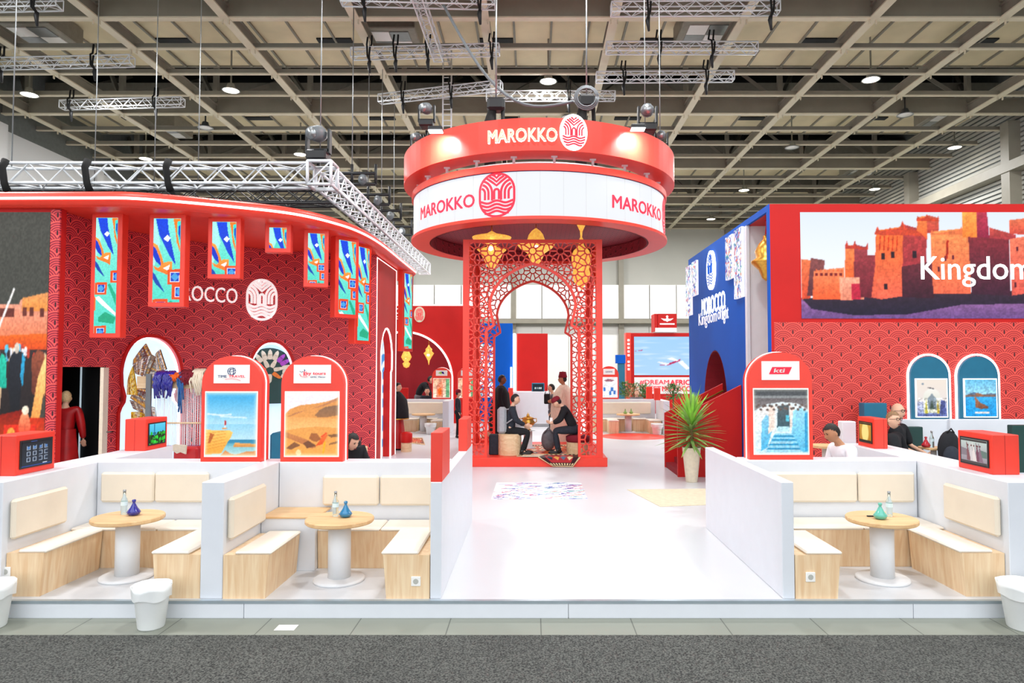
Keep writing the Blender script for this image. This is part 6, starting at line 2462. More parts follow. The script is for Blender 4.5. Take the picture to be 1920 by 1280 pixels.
# black backpack
c = at(1780, 858, 9.7)
t = thing('backpack', 'large black backpack standing left of the people screen box', 'backpack', (c[0], 9.7, .6))
MB().ell((c[0], 9.7, .90), (.15, .13, .27), 18, 12).build('bag_body', 'clothblack', t)
MB().ell((c[0] - .03, 9.6, .82), (.11, .08, .15), 14, 10).build('front_pocket', 'clothnavy', t)
MB().tube([(c[0] - .05, 9.66, 1.14), (c[0], 9.64, 1.20), (c[0] + .05, 9.66, 1.14)], .012, 6).build('handle', 'strap', t)
wb(c[0] - .3, c[0] + .25, 9.5, 9.95, 0, .63, 'stool', 'green', 'dark green stool block under the black backpack', 'stool')

# yucca in its planter
c = gz(1297, 903)
t = thing('potted_yucca', 'tall yucca with spiky leaves in a tapered cream planter', 'plant', c)
hp = zat(1298, 838, c[1])
MB().lathe([(0, .0), (.10, .0), (.105, .01), (.165, hp - .01), (.17, hp), (.15, hp), (.14, hp - .06), (0, hp - .06)], c, 28).build('planter', 'clothcream', t)
MB().lathe([(0, hp - .05), (.145, hp - .05)], c, 24).build('soil', 'soil', t)
MB().tube([(c[0], c[1], hp - .08), (c[0] + .01, c[1], hp + .2), (c[0], c[1], hp + .52)], [.035, .03, .025], 8).build('trunk', 'trunk', t)
mb = MB()
rg = random.Random(4)
for i in range(105):
    z_ = hp + .06 + .50 * (i / 105) ** .9
    a = i * 2.399
    el = -.30 + 1.70 * (i / 105) ** 1.25
    L = rg.uniform(.50, .68)
    d = (math.cos(a) * math.cos(el), math.sin(a) * math.cos(el), math.sin(el))
    if d[1] > .1: L = min(L, (12.90 - c[1]) / d[1])
    mb.leafblade((c[0] + .03 * math.cos(a), c[1] + .03 * math.sin(a), z_), d, L, .062, .10, 1 if i > 65 and rg.random() < .7 else 0)
o = mb.build('leaves', ['leaf', 'leafyoung'], t)
o['kind'] = 'stuff'

# floor things in the pavilion


def rug_cv(seed, w=90, h=60):
    rg = random.Random(seed)
    cv = Cv(w, h, 'b8683c')
    cv.rect(.0, 0, 1, 1, 'd8b888')
    cv.rect(.03, .04, .97, .96, '5a2018')
    for i in range(24): cv.rect(.05 + i * .0385, .06, .07 + i * .0385, .13, 'e8d0a0'); cv.rect(.05 + i * .0385, .87, .07 + i * .0385, .94, 'e8d0a0')
    cv.rect(.08, .16, .92, .84, 'c85a28')
    for i in range(7):
        for j in range(3):
            x_, y_ = .15 + i * .117, .28 + j * .22
            c_ = rg.choice(['8a1c1c', 'e8a858', '2a3048', 'd84830', 'e8d8b0'])
            cv.poly([(x_ - .05, y_), (x_, y_ + .09), (x_ + .05, y_), (x_, y_ - .09)], c_)
            cv.poly([(x_ - .02, y_), (x_, y_ + .04), (x_ + .02, y_), (x_, y_ - .04)], rg.choice(['f0d8a8', '5a1818']))
    return cv.noise(.25, 1, seed)


def flat_rug(label, corners, cv, z, name='persian_rug'):
    a_, b_, c_, d_ = [Vector(q) for q in corners]
    cx_ = (a_ + b_ + c_ + d_) / 4
    t = thing(name, label, 'rug', (cx_.x, cx_.y, z), 0, 'woven rugs in the pavilion')
    MB().prism([(q.x, q.y) for q in (a_, b_, c_, d_)], lambda u, v, w: (u, v, z + w), 0, .008).build('rug_body', 'clothcream', t)
    cv.mesh(lambda u, v: tuple((a_.lerp(b_, u)).lerp(d_.lerp(c_, u), v)) + (z + .0095 + .0015 * math.sin(u * 20),), 'rug_pattern', t, 'paintmatt')
    return t


flat_rug('orange and brown patterned rug covering the pavilion floor', [(-.35, 14.45), (1.15, 14.42), (1.3, 16.6), (-.5, 16.7)], rug_cv(2), .192)
# rug draped over the front edge of the base
t = thing('draped_rug', 'small dark patterned rug with light border draped over the red base edge', 'rug', (.5, 14.25, 0))
pa = [(.02, 14.62, .206), (.95, 14.70, .206)]
A0, A1 = Vector((.02, 14.75, .21)), Vector((1.02, 14.80, .21))
B0, B1 = Vector((.10, 14.255, .205)), Vector((.98, 14.255, .205))
C0, C1 = Vector((.40, 14.235, .02)), Vector((.82, 14.235, .01))


def drape(u, v):
    if v > .5: return tuple(B0.lerp(B1, u).lerp(A0.lerp(A1, u), (v - .5) * 2))
    p_ = C0.lerp(C1, u).lerp(B0.lerp(B1, u), v * 2)
    return (p_.x, 14.25 - .02 - .01 * math.sin(u * 9), p_.z)


cvd = Cv(60, 60, 'e0c898')
cvd.rect(.05, .05, .95, .95, '3a1a20')
for i in range(9): cvd.rect(.08 + i * .1, .08, .13 + i * .1, .18, 'e8d4a0'); cvd.rect(.08 + i * .1, .82, .13 + i * .1, .92, 'e8d4a0')
cvd.rect(.18, .22, .82, .78, 'b02c30')
for i in range(4):
    cvd.poly([(.2 + i * .16, .5), (.27 + i * .16, .66), (.34 + i * .16, .5), (.27 + i * .16, .34)], ['28303c', 'e0a050', '5a6a80', 'e8d0a0'][i])
cvd.mesh(drape, 'rug_pattern', t, 'paintmatt')
flat_rug('pale fringed small rug lying by the pavilion front edge', [(-.25, 14.31), (.12, 14.31), (.3, 14.7), (-.2, 14.7)], Cv(20, 20, 'e8dcc8', 'd8b890').noise(.2, 1, 3), .205)
c = (xat(956, 14.78), 14.78, .19)
t = thing('wooden_stool', 'drum shaped pale wood stool under the visitor with the grey backpack', 'stool', c)
MB().lathe([(0, 0), (.245, 0), (.25, .01), (.25, .44), (.24, .455), (0, .455)], c, 36, smooth=False).build('stool_body', 'pale', t)
c = (xat(1083, 14.95), 14.95, .19)
t = thing('round_pouf', 'round pouf with red cushion on a wood base inside the right screen', 'pouf', c)
MB().lathe([(0, 0), (.24, 0), (.245, .26), (0, .26)], c, 30, smooth=False).build('pouf_base', 'pale', t)
MB().lathe([(.24, .26), (.26, .30), (.26, .38), (.2, .41), (0, .42)], c, 30).build('pouf_cushion', 'fez', t)
wb(xat(917, 14.72), xat(935, 14.72), 14.72, 15.0, .19, zat(925, 815, 14.72), 'speaker_case', 'clothnavy', 'dark case standing left of the wooden drum stool', 'case', None, .02)
c = (xat(990, 15.9), 15.9, .19)
t = thing('tray_table', 'small white pedestal under the brass samovar', 'table', c)
zt_ = zat(990, 806, 15.9)
MB().lathe([(0, 0), (.16, 0), (.17, .02), (.10, .05), (.10, zt_ - .21), (.17, zt_ - .19 - .01), (0, zt_ - .19)], c, 24).build('pedestal', 'white_matt', t)
c = (c[0], c[1], zt_)
t = thing('brass_samovar', 'ornate round brass samovar between the two seated people', 'samovar', c)
MB().lathe([(.0, 0), (.08, 0), (.05, .03), (.04, .05), (.10, .09), (.15, .15), (.155, .2), (.12, .24), (.13, .26), (.14, .28), (.06, .31), (.03, .33), (.035, .35), (.01, .38), (.0, .42)], c, 28).build('samovar_body', 'brass', t)
for sx in (-1, 1):
    MB().tube([(c[0] + sx * .15, c[1], c[2] + .16), (c[0] + sx * .20, c[1], c[2] + .2), (c[0] + sx * .19, c[1], c[2] + .27), (c[0] + sx * .13, c[1], c[2] + .26)], .012, 6).build('handle', 'brass', t)
c = (xat(1028, 15.4), 15.4, .2)
t = thing('taupe_bag', 'slumped taupe wool bag on the rug by the burgundy capped man', 'bag', c)
MB().ell((c[0], c[1], .2 + .24), (.16, .14, .24), 18, 12).build('bag_body', 'clothgrey', t)
MB().tube([(c[0] - .1, c[1] - .08, .6), (c[0], c[1] - .1, .72), (c[0] + .1, c[1] - .08, .6)], .02, 8).build('bag_strap', 'clothgrey', t)

# ---- far back left: red wall with glowing arch, booth, lanterns
YR = 25.5
t = thing('red_arch_wall', 'far red wall with a glowing round arch and part of a word', 'stand wall', (-5.5, YR, 0))
zt_ = zat(800, 573, YR)
xr_ = xat(893, YR)
ra = (848 - 757) / 1280 * YR
cxa = xat(757, YR)
zca = zat(757, 622, YR) - ra
f = lambda u, v, w: (u, YR + w, v)
ol = [(cxa + ra, 0)] + [(cxa + ra, max(.05, zca - .0))] + arc(cxa, zca, ra, 4, 176, 30) + [(cxa - ra, 0)]
MB().prism([[(-12, 0)] + [(cxa - ra, 0)] + [q for q in ol[::-1]][1:] + [(xr_, 0), (xr_, zt_), (-12, zt_)]], f, 0, .4).build('arch_front', 'redpaint', t)
MB().ribbon([(q[0], q[1]) for q in ol], .07, f, -.02, .03).build('light_strip', 'led', t)
MB().box(-12, xr_, YR + 1.6, YR + 1.7, 0, zt_ - .3).build('back_panel', 'darkred', t)
MB().box(-12, xr_, YR - .01, YR + .4, zt_, zt_ + .05).build('top_edge', 'led', t)
mb = MB()
text(mb, 'MOROCCO', lambda u, v, w: (u, YR - w, v), xat(757 - 40, YR), xat(773, YR), zat(757, 588, YR), zat(757, 578, YR), 0, .03, bold=.02)
text(mb, 'of light', lambda u, v, w: (u, YR - w, v), xat(742, YR), xat(772, YR), zat(757, 601, YR), zat(757, 590, YR), 0, .03)
mb.build('white_lettering', 'letter', t)
z0, z1 = zat(786, 604, YR), zat(786, 575, YR)
mb = MB().prism([(xat(786, YR) + a * .7 * (z1 - z0), z0 + b_ * (z1 - z0)) for a, b_ in stadium(1, 1, .48)], lambda u, v, w: (u, YR - w, v), 0, .03)
q = mb.build('badge', 'lettergold', t)
mb = MB()
emblem(mb, lambda u, v, w: (u, YR - w, v), xat(786, YR), z0 + .04, .34, (z1 - z0) - .08, .03, .04, sw=.04, outline=False)
mb.build('badge_emblem', 'logored', q)
c = at(762, 674, YR + .6)
lantern('gold_lantern', 'gold teardrop lantern in the far arch, left one', [(.01, -.32), (.1, -.28), (.15, -.15), (.08, -.08), (.14, -.02), (.2, .1), (.14, .25), (.04, .42), (.01, .52)], c, zt_ - .4, group='gold lanterns in the far arch')
c = at(804, 666, YR + .6)
lantern('gold_lantern', 'gold pointed lantern in the far arch, right one', [(.01, -.36), (.04, -.2), (.12, -.05), (.2, .08), (.12, .16), (.13, .24), (.05, .32), (.02, .4)], c, zt_ - .4, group='gold lanterns in the far arch')


def back_booth(tagw, x0, x1, Yb, tx, bx, post=None):
    """a booth like those in front, seen from afar"""
    t = thing('far_booth', 'white booth with oak benches, ' + tagw, 'booth', ((x0 + x1) / 2, Yb, 0), 0, 'far white booths')
    MB().bbox(x0, x1, Yb, Yb + .15, 0, HW, .01).build('back_wall', 'white', t)
    MB().bbox(x0 + .1, x1 - .15, Yb - .06, Yb, .55, .93, .02).build('back_cushion', 'cream', t)
    for (a, b_, y0, y1) in bx:
        q = MB().bbox(a, b_, y0, y1, 0, .38, .006).build('bench', 'oak', t)
        MB().bbox(a, b_ + .01, y0 - .02, y1, .38, .42, .01).build('seat_pad', 'pad', q)
    if post: MB().bbox(post, post + .2, Yb - 1.3, Yb, 0, HW, .01).build('side_wall', 'white', t)
    round_table(tx, Yb - .75, 'round oak table in the white booth, ' + tagw, 1.15, group='far round tables')


Yb = 22.6
back_booth('far left beyond the tile art panel', xat(750, Yb), xat(840, Yb), Yb, xat(795, Yb - .7), [(xat(752, Yb), xat(787, Yb), Yb - .5, Yb - .02), (xat(800, Yb), xat(822, Yb), Yb - .45, Yb - .02), (xat(817, Yb), xat(838, Yb), Yb - 1.1, Yb - .47)], xat(840, Yb))
back_booth('far right beyond the pavilion', xat(1100, Yb), xat(1228, Yb), Yb, xat(1177, Yb - .7), [(xat(1134, Yb), xat(1152, Yb), Yb - 1.1, Yb - .42), (xat(1110, Yb), xat(1173, Yb), Yb - .4, Yb - .02), (xat(1183, Yb), xat(1208, Yb), Yb - .4, Yb - .02), (xat(1206, Yb), xat(1228, Yb), Yb - 1.1, Yb - .42)], xat(1229, Yb))
bin_(808, 21.3, 'far white bin beside the far left booth', 1.2, 0, .33)
bin_(1231, 21.2, 'far white bin beside the far right booth', 1.2, 0, .33)
tagm = M['tagmint']
tagine(1172, 770, Yb - .8, 'leaf', 'tiny green tagine on the far right booth table', z=.6)
tagine(1183, 770, Yb - .7, 'leaf', 'tiny yellow green tagine right of the other on the far right table', z=.6)


def peach_cv():
    cv = Cv(24, 32, 'f8e0c8', 'f0a080')
    cv.poly([(.2, 0), (.2, .6), (.5, .9), (.6, .6), (.6, 0)], 'e88868')
    cv.ell(.4, .3, .12, .2, 'e8601c')
    cv.rect(.75, 0, 1, 1, '68a878')
    return cv.noise(.2, 2, 3)


def blueroom_cv():
    cv = Cv(24, 32, 'e8eef8', 'f4f0f0')
    cv.ell(.5, .85, .3, .06, 'a06878')
    for q in ((.15, .3), (.5, .1), (.75, .15), (.6, .3)): cv.rect(q[0], q[1], q[0] + .14, q[1] + .2, '3878c8')
    return cv.noise(.1, 2, 3)


def logo_plain(txt, m):
    def g(t, f):
        mb = MB()
        if txt: text(mb, txt, f, -.6, .6, -.3, .3, 0, .4)
        else:
            mb.prism([(-.6, -.1), (-.2, .5), (.1, .2), (0, -.4)], f, 0, .3)
            mb.build('logo_mark', 'leafyoung', t)
            mb = MB().prism([(-.1, .5), (.3, .5), (.5, -.4), (.1, -.2)], f, 0, .3)
        mb.build('logo_mark', m, t)
    return g


arch_sign('small far arched sign with peach arch picture, on the far left booth', xat(810, Yb), xat(846, Yb), Yb + .02, HW, zat(828, 689, Yb), peach_cv(), logo_plain('', 'tagblue'))
arch_sign('small far arched sign half hidden behind the pavilion edge', xat(857, Yb), xat(893, Yb), Yb + .02, HW, zat(828, 689, Yb), peach_cv(), logo_plain('', 'logored'))
arch_sign('small far arched sign with onmt plate and blue furniture picture', xat(1124, Yb), xat(1160, Yb), Yb + .02, HW, zat(1140, 686, Yb), blueroom_cv(), logo_plain('onmt', 'bluedark'))
wb(xat(748, Yb), xat(765, Yb), Yb + .02, Yb + .14, HW, zat(757, 727, Yb), 'screen_box', 'redpaint', 'small far red box on the far left booth wall', 'screen box')
wb(xat(1212, Yb), xat(1223, Yb), Yb + .02, Yb + .14, HW, zat(1217, 725, Yb), 'screen_box', 'red', 'far red box left of its twin on the far right booth', 'screen box')
wb(xat(1227, 21.8), xat(1238, 21.8), 21.8, 21.95, HW, zat(1231, 727, 21.8), 'screen_box', 'red', 'far red box right of its twin on the far right booth', 'screen box')
mb = MB().lathe([(0, .006), (.98, .006), (1.0, .001)], (gz(1189, 819)[0], 20.6, 0), 56, smooth=False)
tag(mb.build('red_floor_disc', 'red'), 'round red carpet disc on the white floor beyond the pavilion', 'carpet')
flat_rug('brown patterned rug on the floor beyond the building corner', [(gz(764, 826)[0], 18.9), (gz(803, 830)[0], 18.3), (gz(790, 822)[0], 20.2), (gz(764, 820)[0], 20.2)], rug_cv(8, 40, 30), .001)
# reception counter, red and blue panels
Yq = 24.0
t = thing('reception_counter', 'white reception counter seen through the pavilion', 'counter', (xat(997, Yq), Yq, 0))
MB().bbox(xat(955, Yq), xat(1036, Yq), Yq, Yq + .6, .1, zat(1000, 734, Yq), .01).build('counter_body', 'white', t)
MB().bbox(xat(958, Yq), xat(1034, Yq), Yq + .05, Yq + .6, 0, .1, .005).build('plinth', 'steel', t)
wb(xat(997, Yq), xat(1021, Yq), Yq + .1, Yq + .3, zat(1000, 735, Yq), zat(1000, 718, Yq), 'screen_box', 'teal', 'teal screen box standing on the white reception counter', 'screen box')
cvm = Cv(20, 14, '0c2430')
for i in range(4): cvm.rect(.2 + i * .17, .35, .3 + i * .17, .55, 'e0f0f4')
cvm.mesh(plane_fn(xat(999, Yq), xat(1019, Yq), zat(1000, 734, Yq), zat(1000, 720, Yq), Yq + .095), 'screen_picture', bpy.data.objects[[o_.name for o_ in COL.objects if o_.name.startswith('screen_box')][-1]], 'paintdim')
wb(xat(953, 23.5), xat(962, 23.5), 23.5, 23.7, 0, zat(957, 727, 23.5), 'brochure_stand', 'red', 'small red stand left of the white counter', 'stand')
Yp = 27.0
wb(xat(969, Yp), xat(1027, Yp), Yp, Yp + .2, 0, zat(1000, 625, Yp), 'display_wall', 'redpaint', 'plain red upright panel behind the white counter', 'panel')
wb(xat(962, Yp), xat(967, Yp), Yp - .1, Yp + .1, 0, zat(1000, 625, Yp), 'light_column', 'letterglow', 'thin glowing white column left of the red panel', 'light column')
t = thing('display_wall', 'tall blue wall with white mosaic arch behind the left pavilion screen', 'panel', (xat(910, Yp), Yp, 0))
MB().bbox(xat(895, Yp), xat(961, Yp), Yp, Yp + .3, 0, zat(930, 606, Yp), .01).build('panel_body', 'bluewall', t)
xx0, xx1 = xat(897, Yp), xat(928, Yp)
mosaic(31, 1, 2.2).mesh(plane_fn(xx0, xx1, .9, zat(930, 645, Yp), Yp - .01), 'mosaic_picture', t)
MB().box(xat(957, Yp), xat(960, Yp), Yp - .05, Yp, 0, zat(960, 688, Yp)).build('light_strip', 'ledblue', t)
# airline stand at the far right
Ya = 31
t = thing('airline_stand', 'far red framed stand with aeroplane picture and hashtag slogan', 'stand', (xat(1240, Ya), Ya, 0))
X0, X1, X2 = xat(1182, Ya), xat(1189, Ya), xat(1330, Ya)
MB().box(X0, X2, Ya, Ya + .3, 0, zat(1240, 624, Ya)).build('frame', 'redpaint', t)
MB().box(xat(1173, Ya), X0, Ya - .2, Ya + .4, 0, zat(1240, 624, Ya)).build('side_panel', 'red', t)
cv = Cv(120, 70, 'a8cdf0', '9cc8f0')
rg = random.Random(1)
for i in range(40): cv.ell(rg.random(), rg.random(), rg.uniform(.05, .2), rg.uniform(.01, .05), 'f0f4fa', al=.3, soft=.8)
cv.poly([(.34, .26), (.45, .30), (.62, .42), (.60, .36), (.46, .26)], 'b81c50')
cv.poly([(.44, .42), (.56, .36), (.60, .38), (.5, .46)], 'f4f8fc')
cv.poly([(.42, .25), (.30, .34), (.33, .35), (.48, .30)], 'e8ecf4')
cv.poly([(.58, .34), (.70, .14), (.74, .18), (.64, .38)], 'f4f8fc')
cv.poly([(0, .62), (.12, .66), (.1, .63)], 'b81c50')
cv.blur(1)
cv.mesh(plane_fn(X1, X1 + (X2 - X1) * 1.0, zat(1240, 703, Ya), zat(1240, 631, Ya), Ya - .02), 'aeroplane_picture', t)
MB().box(X1, X2, Ya - .03, Ya, zat(1240, 738, Ya), zat(1240, 707, Ya)).build('slogan_board', 'hallpanel', t)
F = lambda u, v, w: (u, Ya - .04 - w, v)
mb = MB()
text(mb, '#DREAM', F, xat(1199, Ya), xat(1254, Ya), zat(1240, 721, Ya), zat(1240, 712, Ya), 0, .02)
text(mb, 'AFRICA', F, xat(1256, Ya), xat(1303, Ya), zat(1240, 721, Ya), zat(1240, 712, Ya), 0, .02, bold=.03)
text(mb, 'MEET', F, xat(1207, Ya), xat(1239, Ya), zat(1240, 733, Ya), zat(1240, 724, Ya), 0, .02)
text(mb, 'MOROCCO', F, xat(1241, Ya), xat(1303, Ya), zat(1240, 733, Ya), zat(1240, 724, Ya), 0, .02, bold=.03)
mb.build('slogan_lettering', 'logored', t)
mb = MB()
for i in range(8):
    mb.box(xat(1175.5, Ya), xat(1179.5, Ya), Ya - .23, Ya - .2, zat(1240, 640 + i * 7 + (i > 4) * 5, Ya), zat(1240, 636 + i * 7 + (i > 4) * 5, Ya))
mb.build('side_marks', 'letter', t)
c = at(1246, 606, Ya)
t = thing('logo_cube', 'red cube sign with white crown and wings above the airline stand', 'cube sign', (c[0], Ya + .3, c[2] - .5))
MB().box(xat(1232, Ya), xat(1267, Ya), Ya - .3, Ya + .6, zat(1240, 615, Ya), zat(1240, 589, Ya)).build('cube_body', 'redpaint', t)
MB().box(xat(1226, Ya), xat(1231.5, Ya), Ya - .25, Ya + .6, zat(1240, 622, Ya), zat(1240, 589, Ya)).build('side_face', 'redpaint', t)
MB().box(xat(1227, Ya), xat(1267, Ya), Ya - .3, Ya + .6, zat(1240, 623, Ya), zat(1240, 615, Ya)).build('base_band', 'hallpanel', t)
mb = MB()
cx_, cz_ = xat(1249, Ya), zat(1240, 600, Ya)
F = lambda u, v, w: (cx_ + u * .3, Ya - .32 - w, cz_ + v * .3)
mb.prism([(-.95, .2), (-.3, .1), (0, .3), (.3, .1), (.95, .2), (.5, -.15), (.2, -.2), (0, -.35), (-.2, -.2), (-.5, -.15)], F, 0, .02)
mb.prism(arc(0, .45, .18, 0, 360, 10)[:-1], F, 0, .02)
mb.prism([(-1.1, -.55), (1.1, -.55), (1.1, -.75), (-1.1, -.75)], F, 0, .02)
mb.build('crown_emblem', 'letter', t)
wb(xat(1155, 30), xat(1173, 30), 30, 30.3, zat(1160, 681, 30), zat(1160, 665, 30) - .0, 'blue_sign', 'bluewall', 'small plain blue sign left of the airline stand', 'sign')
wb(xat(1159, 30), xat(1172, 30), 30.05, 30.25, 0, zat(1160, 681, 30), 'glass_cabinet', 'teal', 'dark teal cabinet under the small blue sign', 'cabinet')
# shrubs
for (px, Yp2, hh, lab, mi, s_) in ((1172, 25.0, 1.62, 'leafy green shrub behind the far right booth', 0, 1), (1187, 24.1, 1.6, 'reddish shrub behind the far right booth', 1, 2), (1205, 24.8, 1.55, 'green shrub right of the reddish one', 0, 3), (1262, 23.5, 1.6, 'green shrub seen behind the yucca tips', 0, 4)):
    c = (xat(px, Yp2), Yp2, 0)
    t = thing('shrub', lab, 'plant', c, 0, 'far shrubs')
    MB().lathe([(0, 0), (.14, 0), (.18, .5), (0, .5)], c, 14).build('pot', 'grey', t)
    MB().tube([(c[0], c[1], .45), (c[0], c[1], 1.1)], .03, 6).build('trunk', 'trunk', t)
    rg = random.Random(s_)
    mb = MB()
    for i in range(170):
        a, e_ = rg.random() * 6.28, rg.uniform(-.4, 1.4)
        r_ = rg.uniform(.02, .26)
        mb.leafblade((c[0] + r_ * math.cos(a), c[1] + r_ * math.sin(a), hh - .62 + rg.random() * .5), (math.cos(a) * math.cos(e_), math.sin(a) * math.cos(e_), math.sin(e_)), rg.uniform(.12, .22), .06, .3, mi if rg.random() < .7 else 0, 3)
    o = mb.build('leaves', ['bush', 'bushred'], t)
    o['kind'] = 'stuff'
# pouf by the building corner
c = (xat(763, 16.9), 16.9, 0)
t = thing('round_pouf', 'red pouf on a pale wood base at the building corner', 'pouf', c)
MB().lathe([(0, 0), (.13, 0), (.13, .22), (0, .22)], c, 24, smooth=False).build('pouf_base', 'pale', t)
MB().lathe([(.13, .22), (.145, .26), (.145, .44), (.10, .48), (0, .485)], c, 24).build('pouf_cushion', 'redpaint', t)
c = (xat(918, 17.9), 17.9, 0)
t = thing('round_pouf', 'pale wood stool beyond the pavilion, left of the standing man', 'pouf', c)
MB().lathe([(0, 0), (.22, 0), (.22, .42), (0, .42)], c, 24, smooth=False).build('pouf_base', 'pale', t)

# ================================================================ PEOPLE
def skin_geo(nodes, edges, root=0, sub=1):
    me = bpy.data.meshes.new('skeleton')
    me.from_pydata([n_[0] for n_ in nodes], edges, [])
    o = bpy.data.objects.new('skeleton', me)
    COL.objects.link(o)
    o.modifiers.new('s', 'SKIN').use_smooth_shade = True
    sv = me.skin_vertices[0].data
    for i, n_ in enumerate(nodes):
        r_ = n_[1]
        sv[i].radius = r_ if isinstance(r_, tuple) else (r_, r_)
        sv[i].use_root = (i == root)
    s_ = o.modifiers.new('u', 'SUBSURF')
    s_.levels = sub
    s_.render_levels = sub
    dg = bpy.context.evaluated_depsgraph_get()
    m2 = bpy.data.meshes.new_from_object(o.evaluated_get(dg))
    vs = [tuple(v.co) for v in m2.vertices]
    fs = [tuple(p_.vertices) for p_ in m2.polygons]
    bpy.data.objects.remove(o)
    bpy.data.meshes.remove(me)
    bpy.data.meshes.remove(m2)
    return vs, fs


def remesh(mb, vox):
    me = bpy.data.meshes.new('raw')
    me.from_pydata(mb.v, [], mb.f)
    o = bpy.data.objects.new('raw', me)
    COL.objects.link(o)
    r_ = o.modifiers.new('r', 'REMESH')
    r_.mode = 'VOXEL'
    r_.voxel_size = vox
    s_ = o.modifiers.new('m', 'SMOOTH')
    s_.iterations = 3
    dg = bpy.context.evaluated_depsgraph_get()
    m2 = bpy.data.meshes.new_from_object(o.evaluated_get(dg))
    out = MB()
    vs, fs = [tuple(v.co) for v in m2.vertices], [tuple(p_.vertices) for p_ in m2.polygons]
    par = list(range(len(vs)))

    def fd(i):
        while par[i] != i:
            par[i] = par[par[i]]
            i = par[i]
        return i
    for f_ in fs:
        for k_ in f_[1:]: par[fd(k_)] = fd(f_[0])
    cnt = {}
    for i in range(len(vs)): cnt[fd(i)] = cnt.get(fd(i), 0) + 1
    big = max(cnt, key=cnt.get)
    mp = {}
    v2 = []
    for i in range(len(vs)):
        if fd(i) == big: mp[i] = len(v2); v2.append(vs[i])
    out.add(v2, [tuple(mp[k_] for k_ in f_) for f_ in fs if f_[0] in mp], 0, True)
    bpy.data.objects.remove(o)
    bpy.data.meshes.remove(me)
    bpy.data.meshes.remove(m2)
    return out


def head_pts(n=26, k=20, s=1.0, shape=True):
    vs = []
    for i in range(k + 1):
        th = PI * i / k
        for j in range(n):
            ph = 2 * PI * j / n
            x_, y_, z_ = math.sin(th) * math.sin(ph), -math.sin(th) * math.cos(ph), math.cos(th)
            X, Y, Z = x_ * .076, y_ * .094, z_ * .118
            if y_ > 0: Y *= 1.05
            if shape:
                lo = max(0, -z_ - .15)
                X *= 1 - .38 * lo
                if y_ > 0: Y *= 1 - .45 * lo
                if y_ < 0:
                    fr = -y_
                    Y -= fr * .024 * math.exp(-((X / .013) ** 2 + ((Z + .014) / .024) ** 2))
                    Y -= fr * .008 * math.exp(-((X / .022) ** 2 + ((Z + .052) / .012) ** 2))
                    Y -= fr * .010 * math.exp(-((X / .025) ** 2 + ((Z + .095) / .018) ** 2))
                    for sx in (-1, 1): Y += fr * .010 * math.exp(-(((X - sx * .032) / .016) ** 2 + ((Z - .018) / .012) ** 2))
                    Y -= fr * .006 * math.exp(-((X / .05) ** 2 + ((Z - .038) / .010) ** 2))
            vs.append(Vector((X * s, Y * s, Z * s)))
    fs = []
    for i in range(k):
        for j in range(n): fs.append((i * n + j, i * n + (j + 1) % n, (i + 1) * n + (j + 1) % n, (i + 1) * n + j))
    return vs, fs


STAND = dict(pelvis=(0, 0, .96), belly=(0, -.01, 1.12), chest=(0, 0, 1.32), neck=(0, .01, 1.49), head=(0, -.02, 1.63),
             hipL=(.09, 0, .92), kneeL=(.10, -.02, .50), ankL=(.10, .02, .09), toeL=(.12, -.14, .035),
             hipR=(-.09, 0, .92), kneeR=(-.10, -.02, .50), ankR=(-.10, .02, .09), toeR=(-.12, -.14, .035),
             shL=(.18, .01, 1.43), elL=(.24, .03, 1.15), wrL=(.25, -.07, .92), hdL=(.25, -.10, .84),
             shR=(-.18, .01, 1.43), elR=(-.24, .03, 1.15), wrR=(-.25, -.07, .92), hdR=(-.25, -.10, .84))
SIT = dict(STAND)
SIT.update(pelvis=(0, .0, .54), belly=(0, -.01, .70), chest=(0, -.04, .92), neck=(0, -.05, 1.08), head=(0, -.09, 1.21),
           hipL=(.09, -.02, .52), kneeL=(.13, -.43, .50), ankL=(.12, -.40, .09), toeL=(.13, -.55, .035),
           hipR=(-.09, -.02, .52), kneeR=(-.13, -.43, .50), ankR=(-.12, -.40, .09), toeR=(-.13, -.55, .035),
           shL=(.18, -.04, 1.02), elL=(.22, -.12, .76), wrL=(.12, -.34, .66), hdL=(.08, -.42, .64),
           shR=(-.18, -.04, 1.02), elR=(-.22, -.12, .76), wrR=(-.12, -.34, .66), hdR=(-.08, -.42, .64))


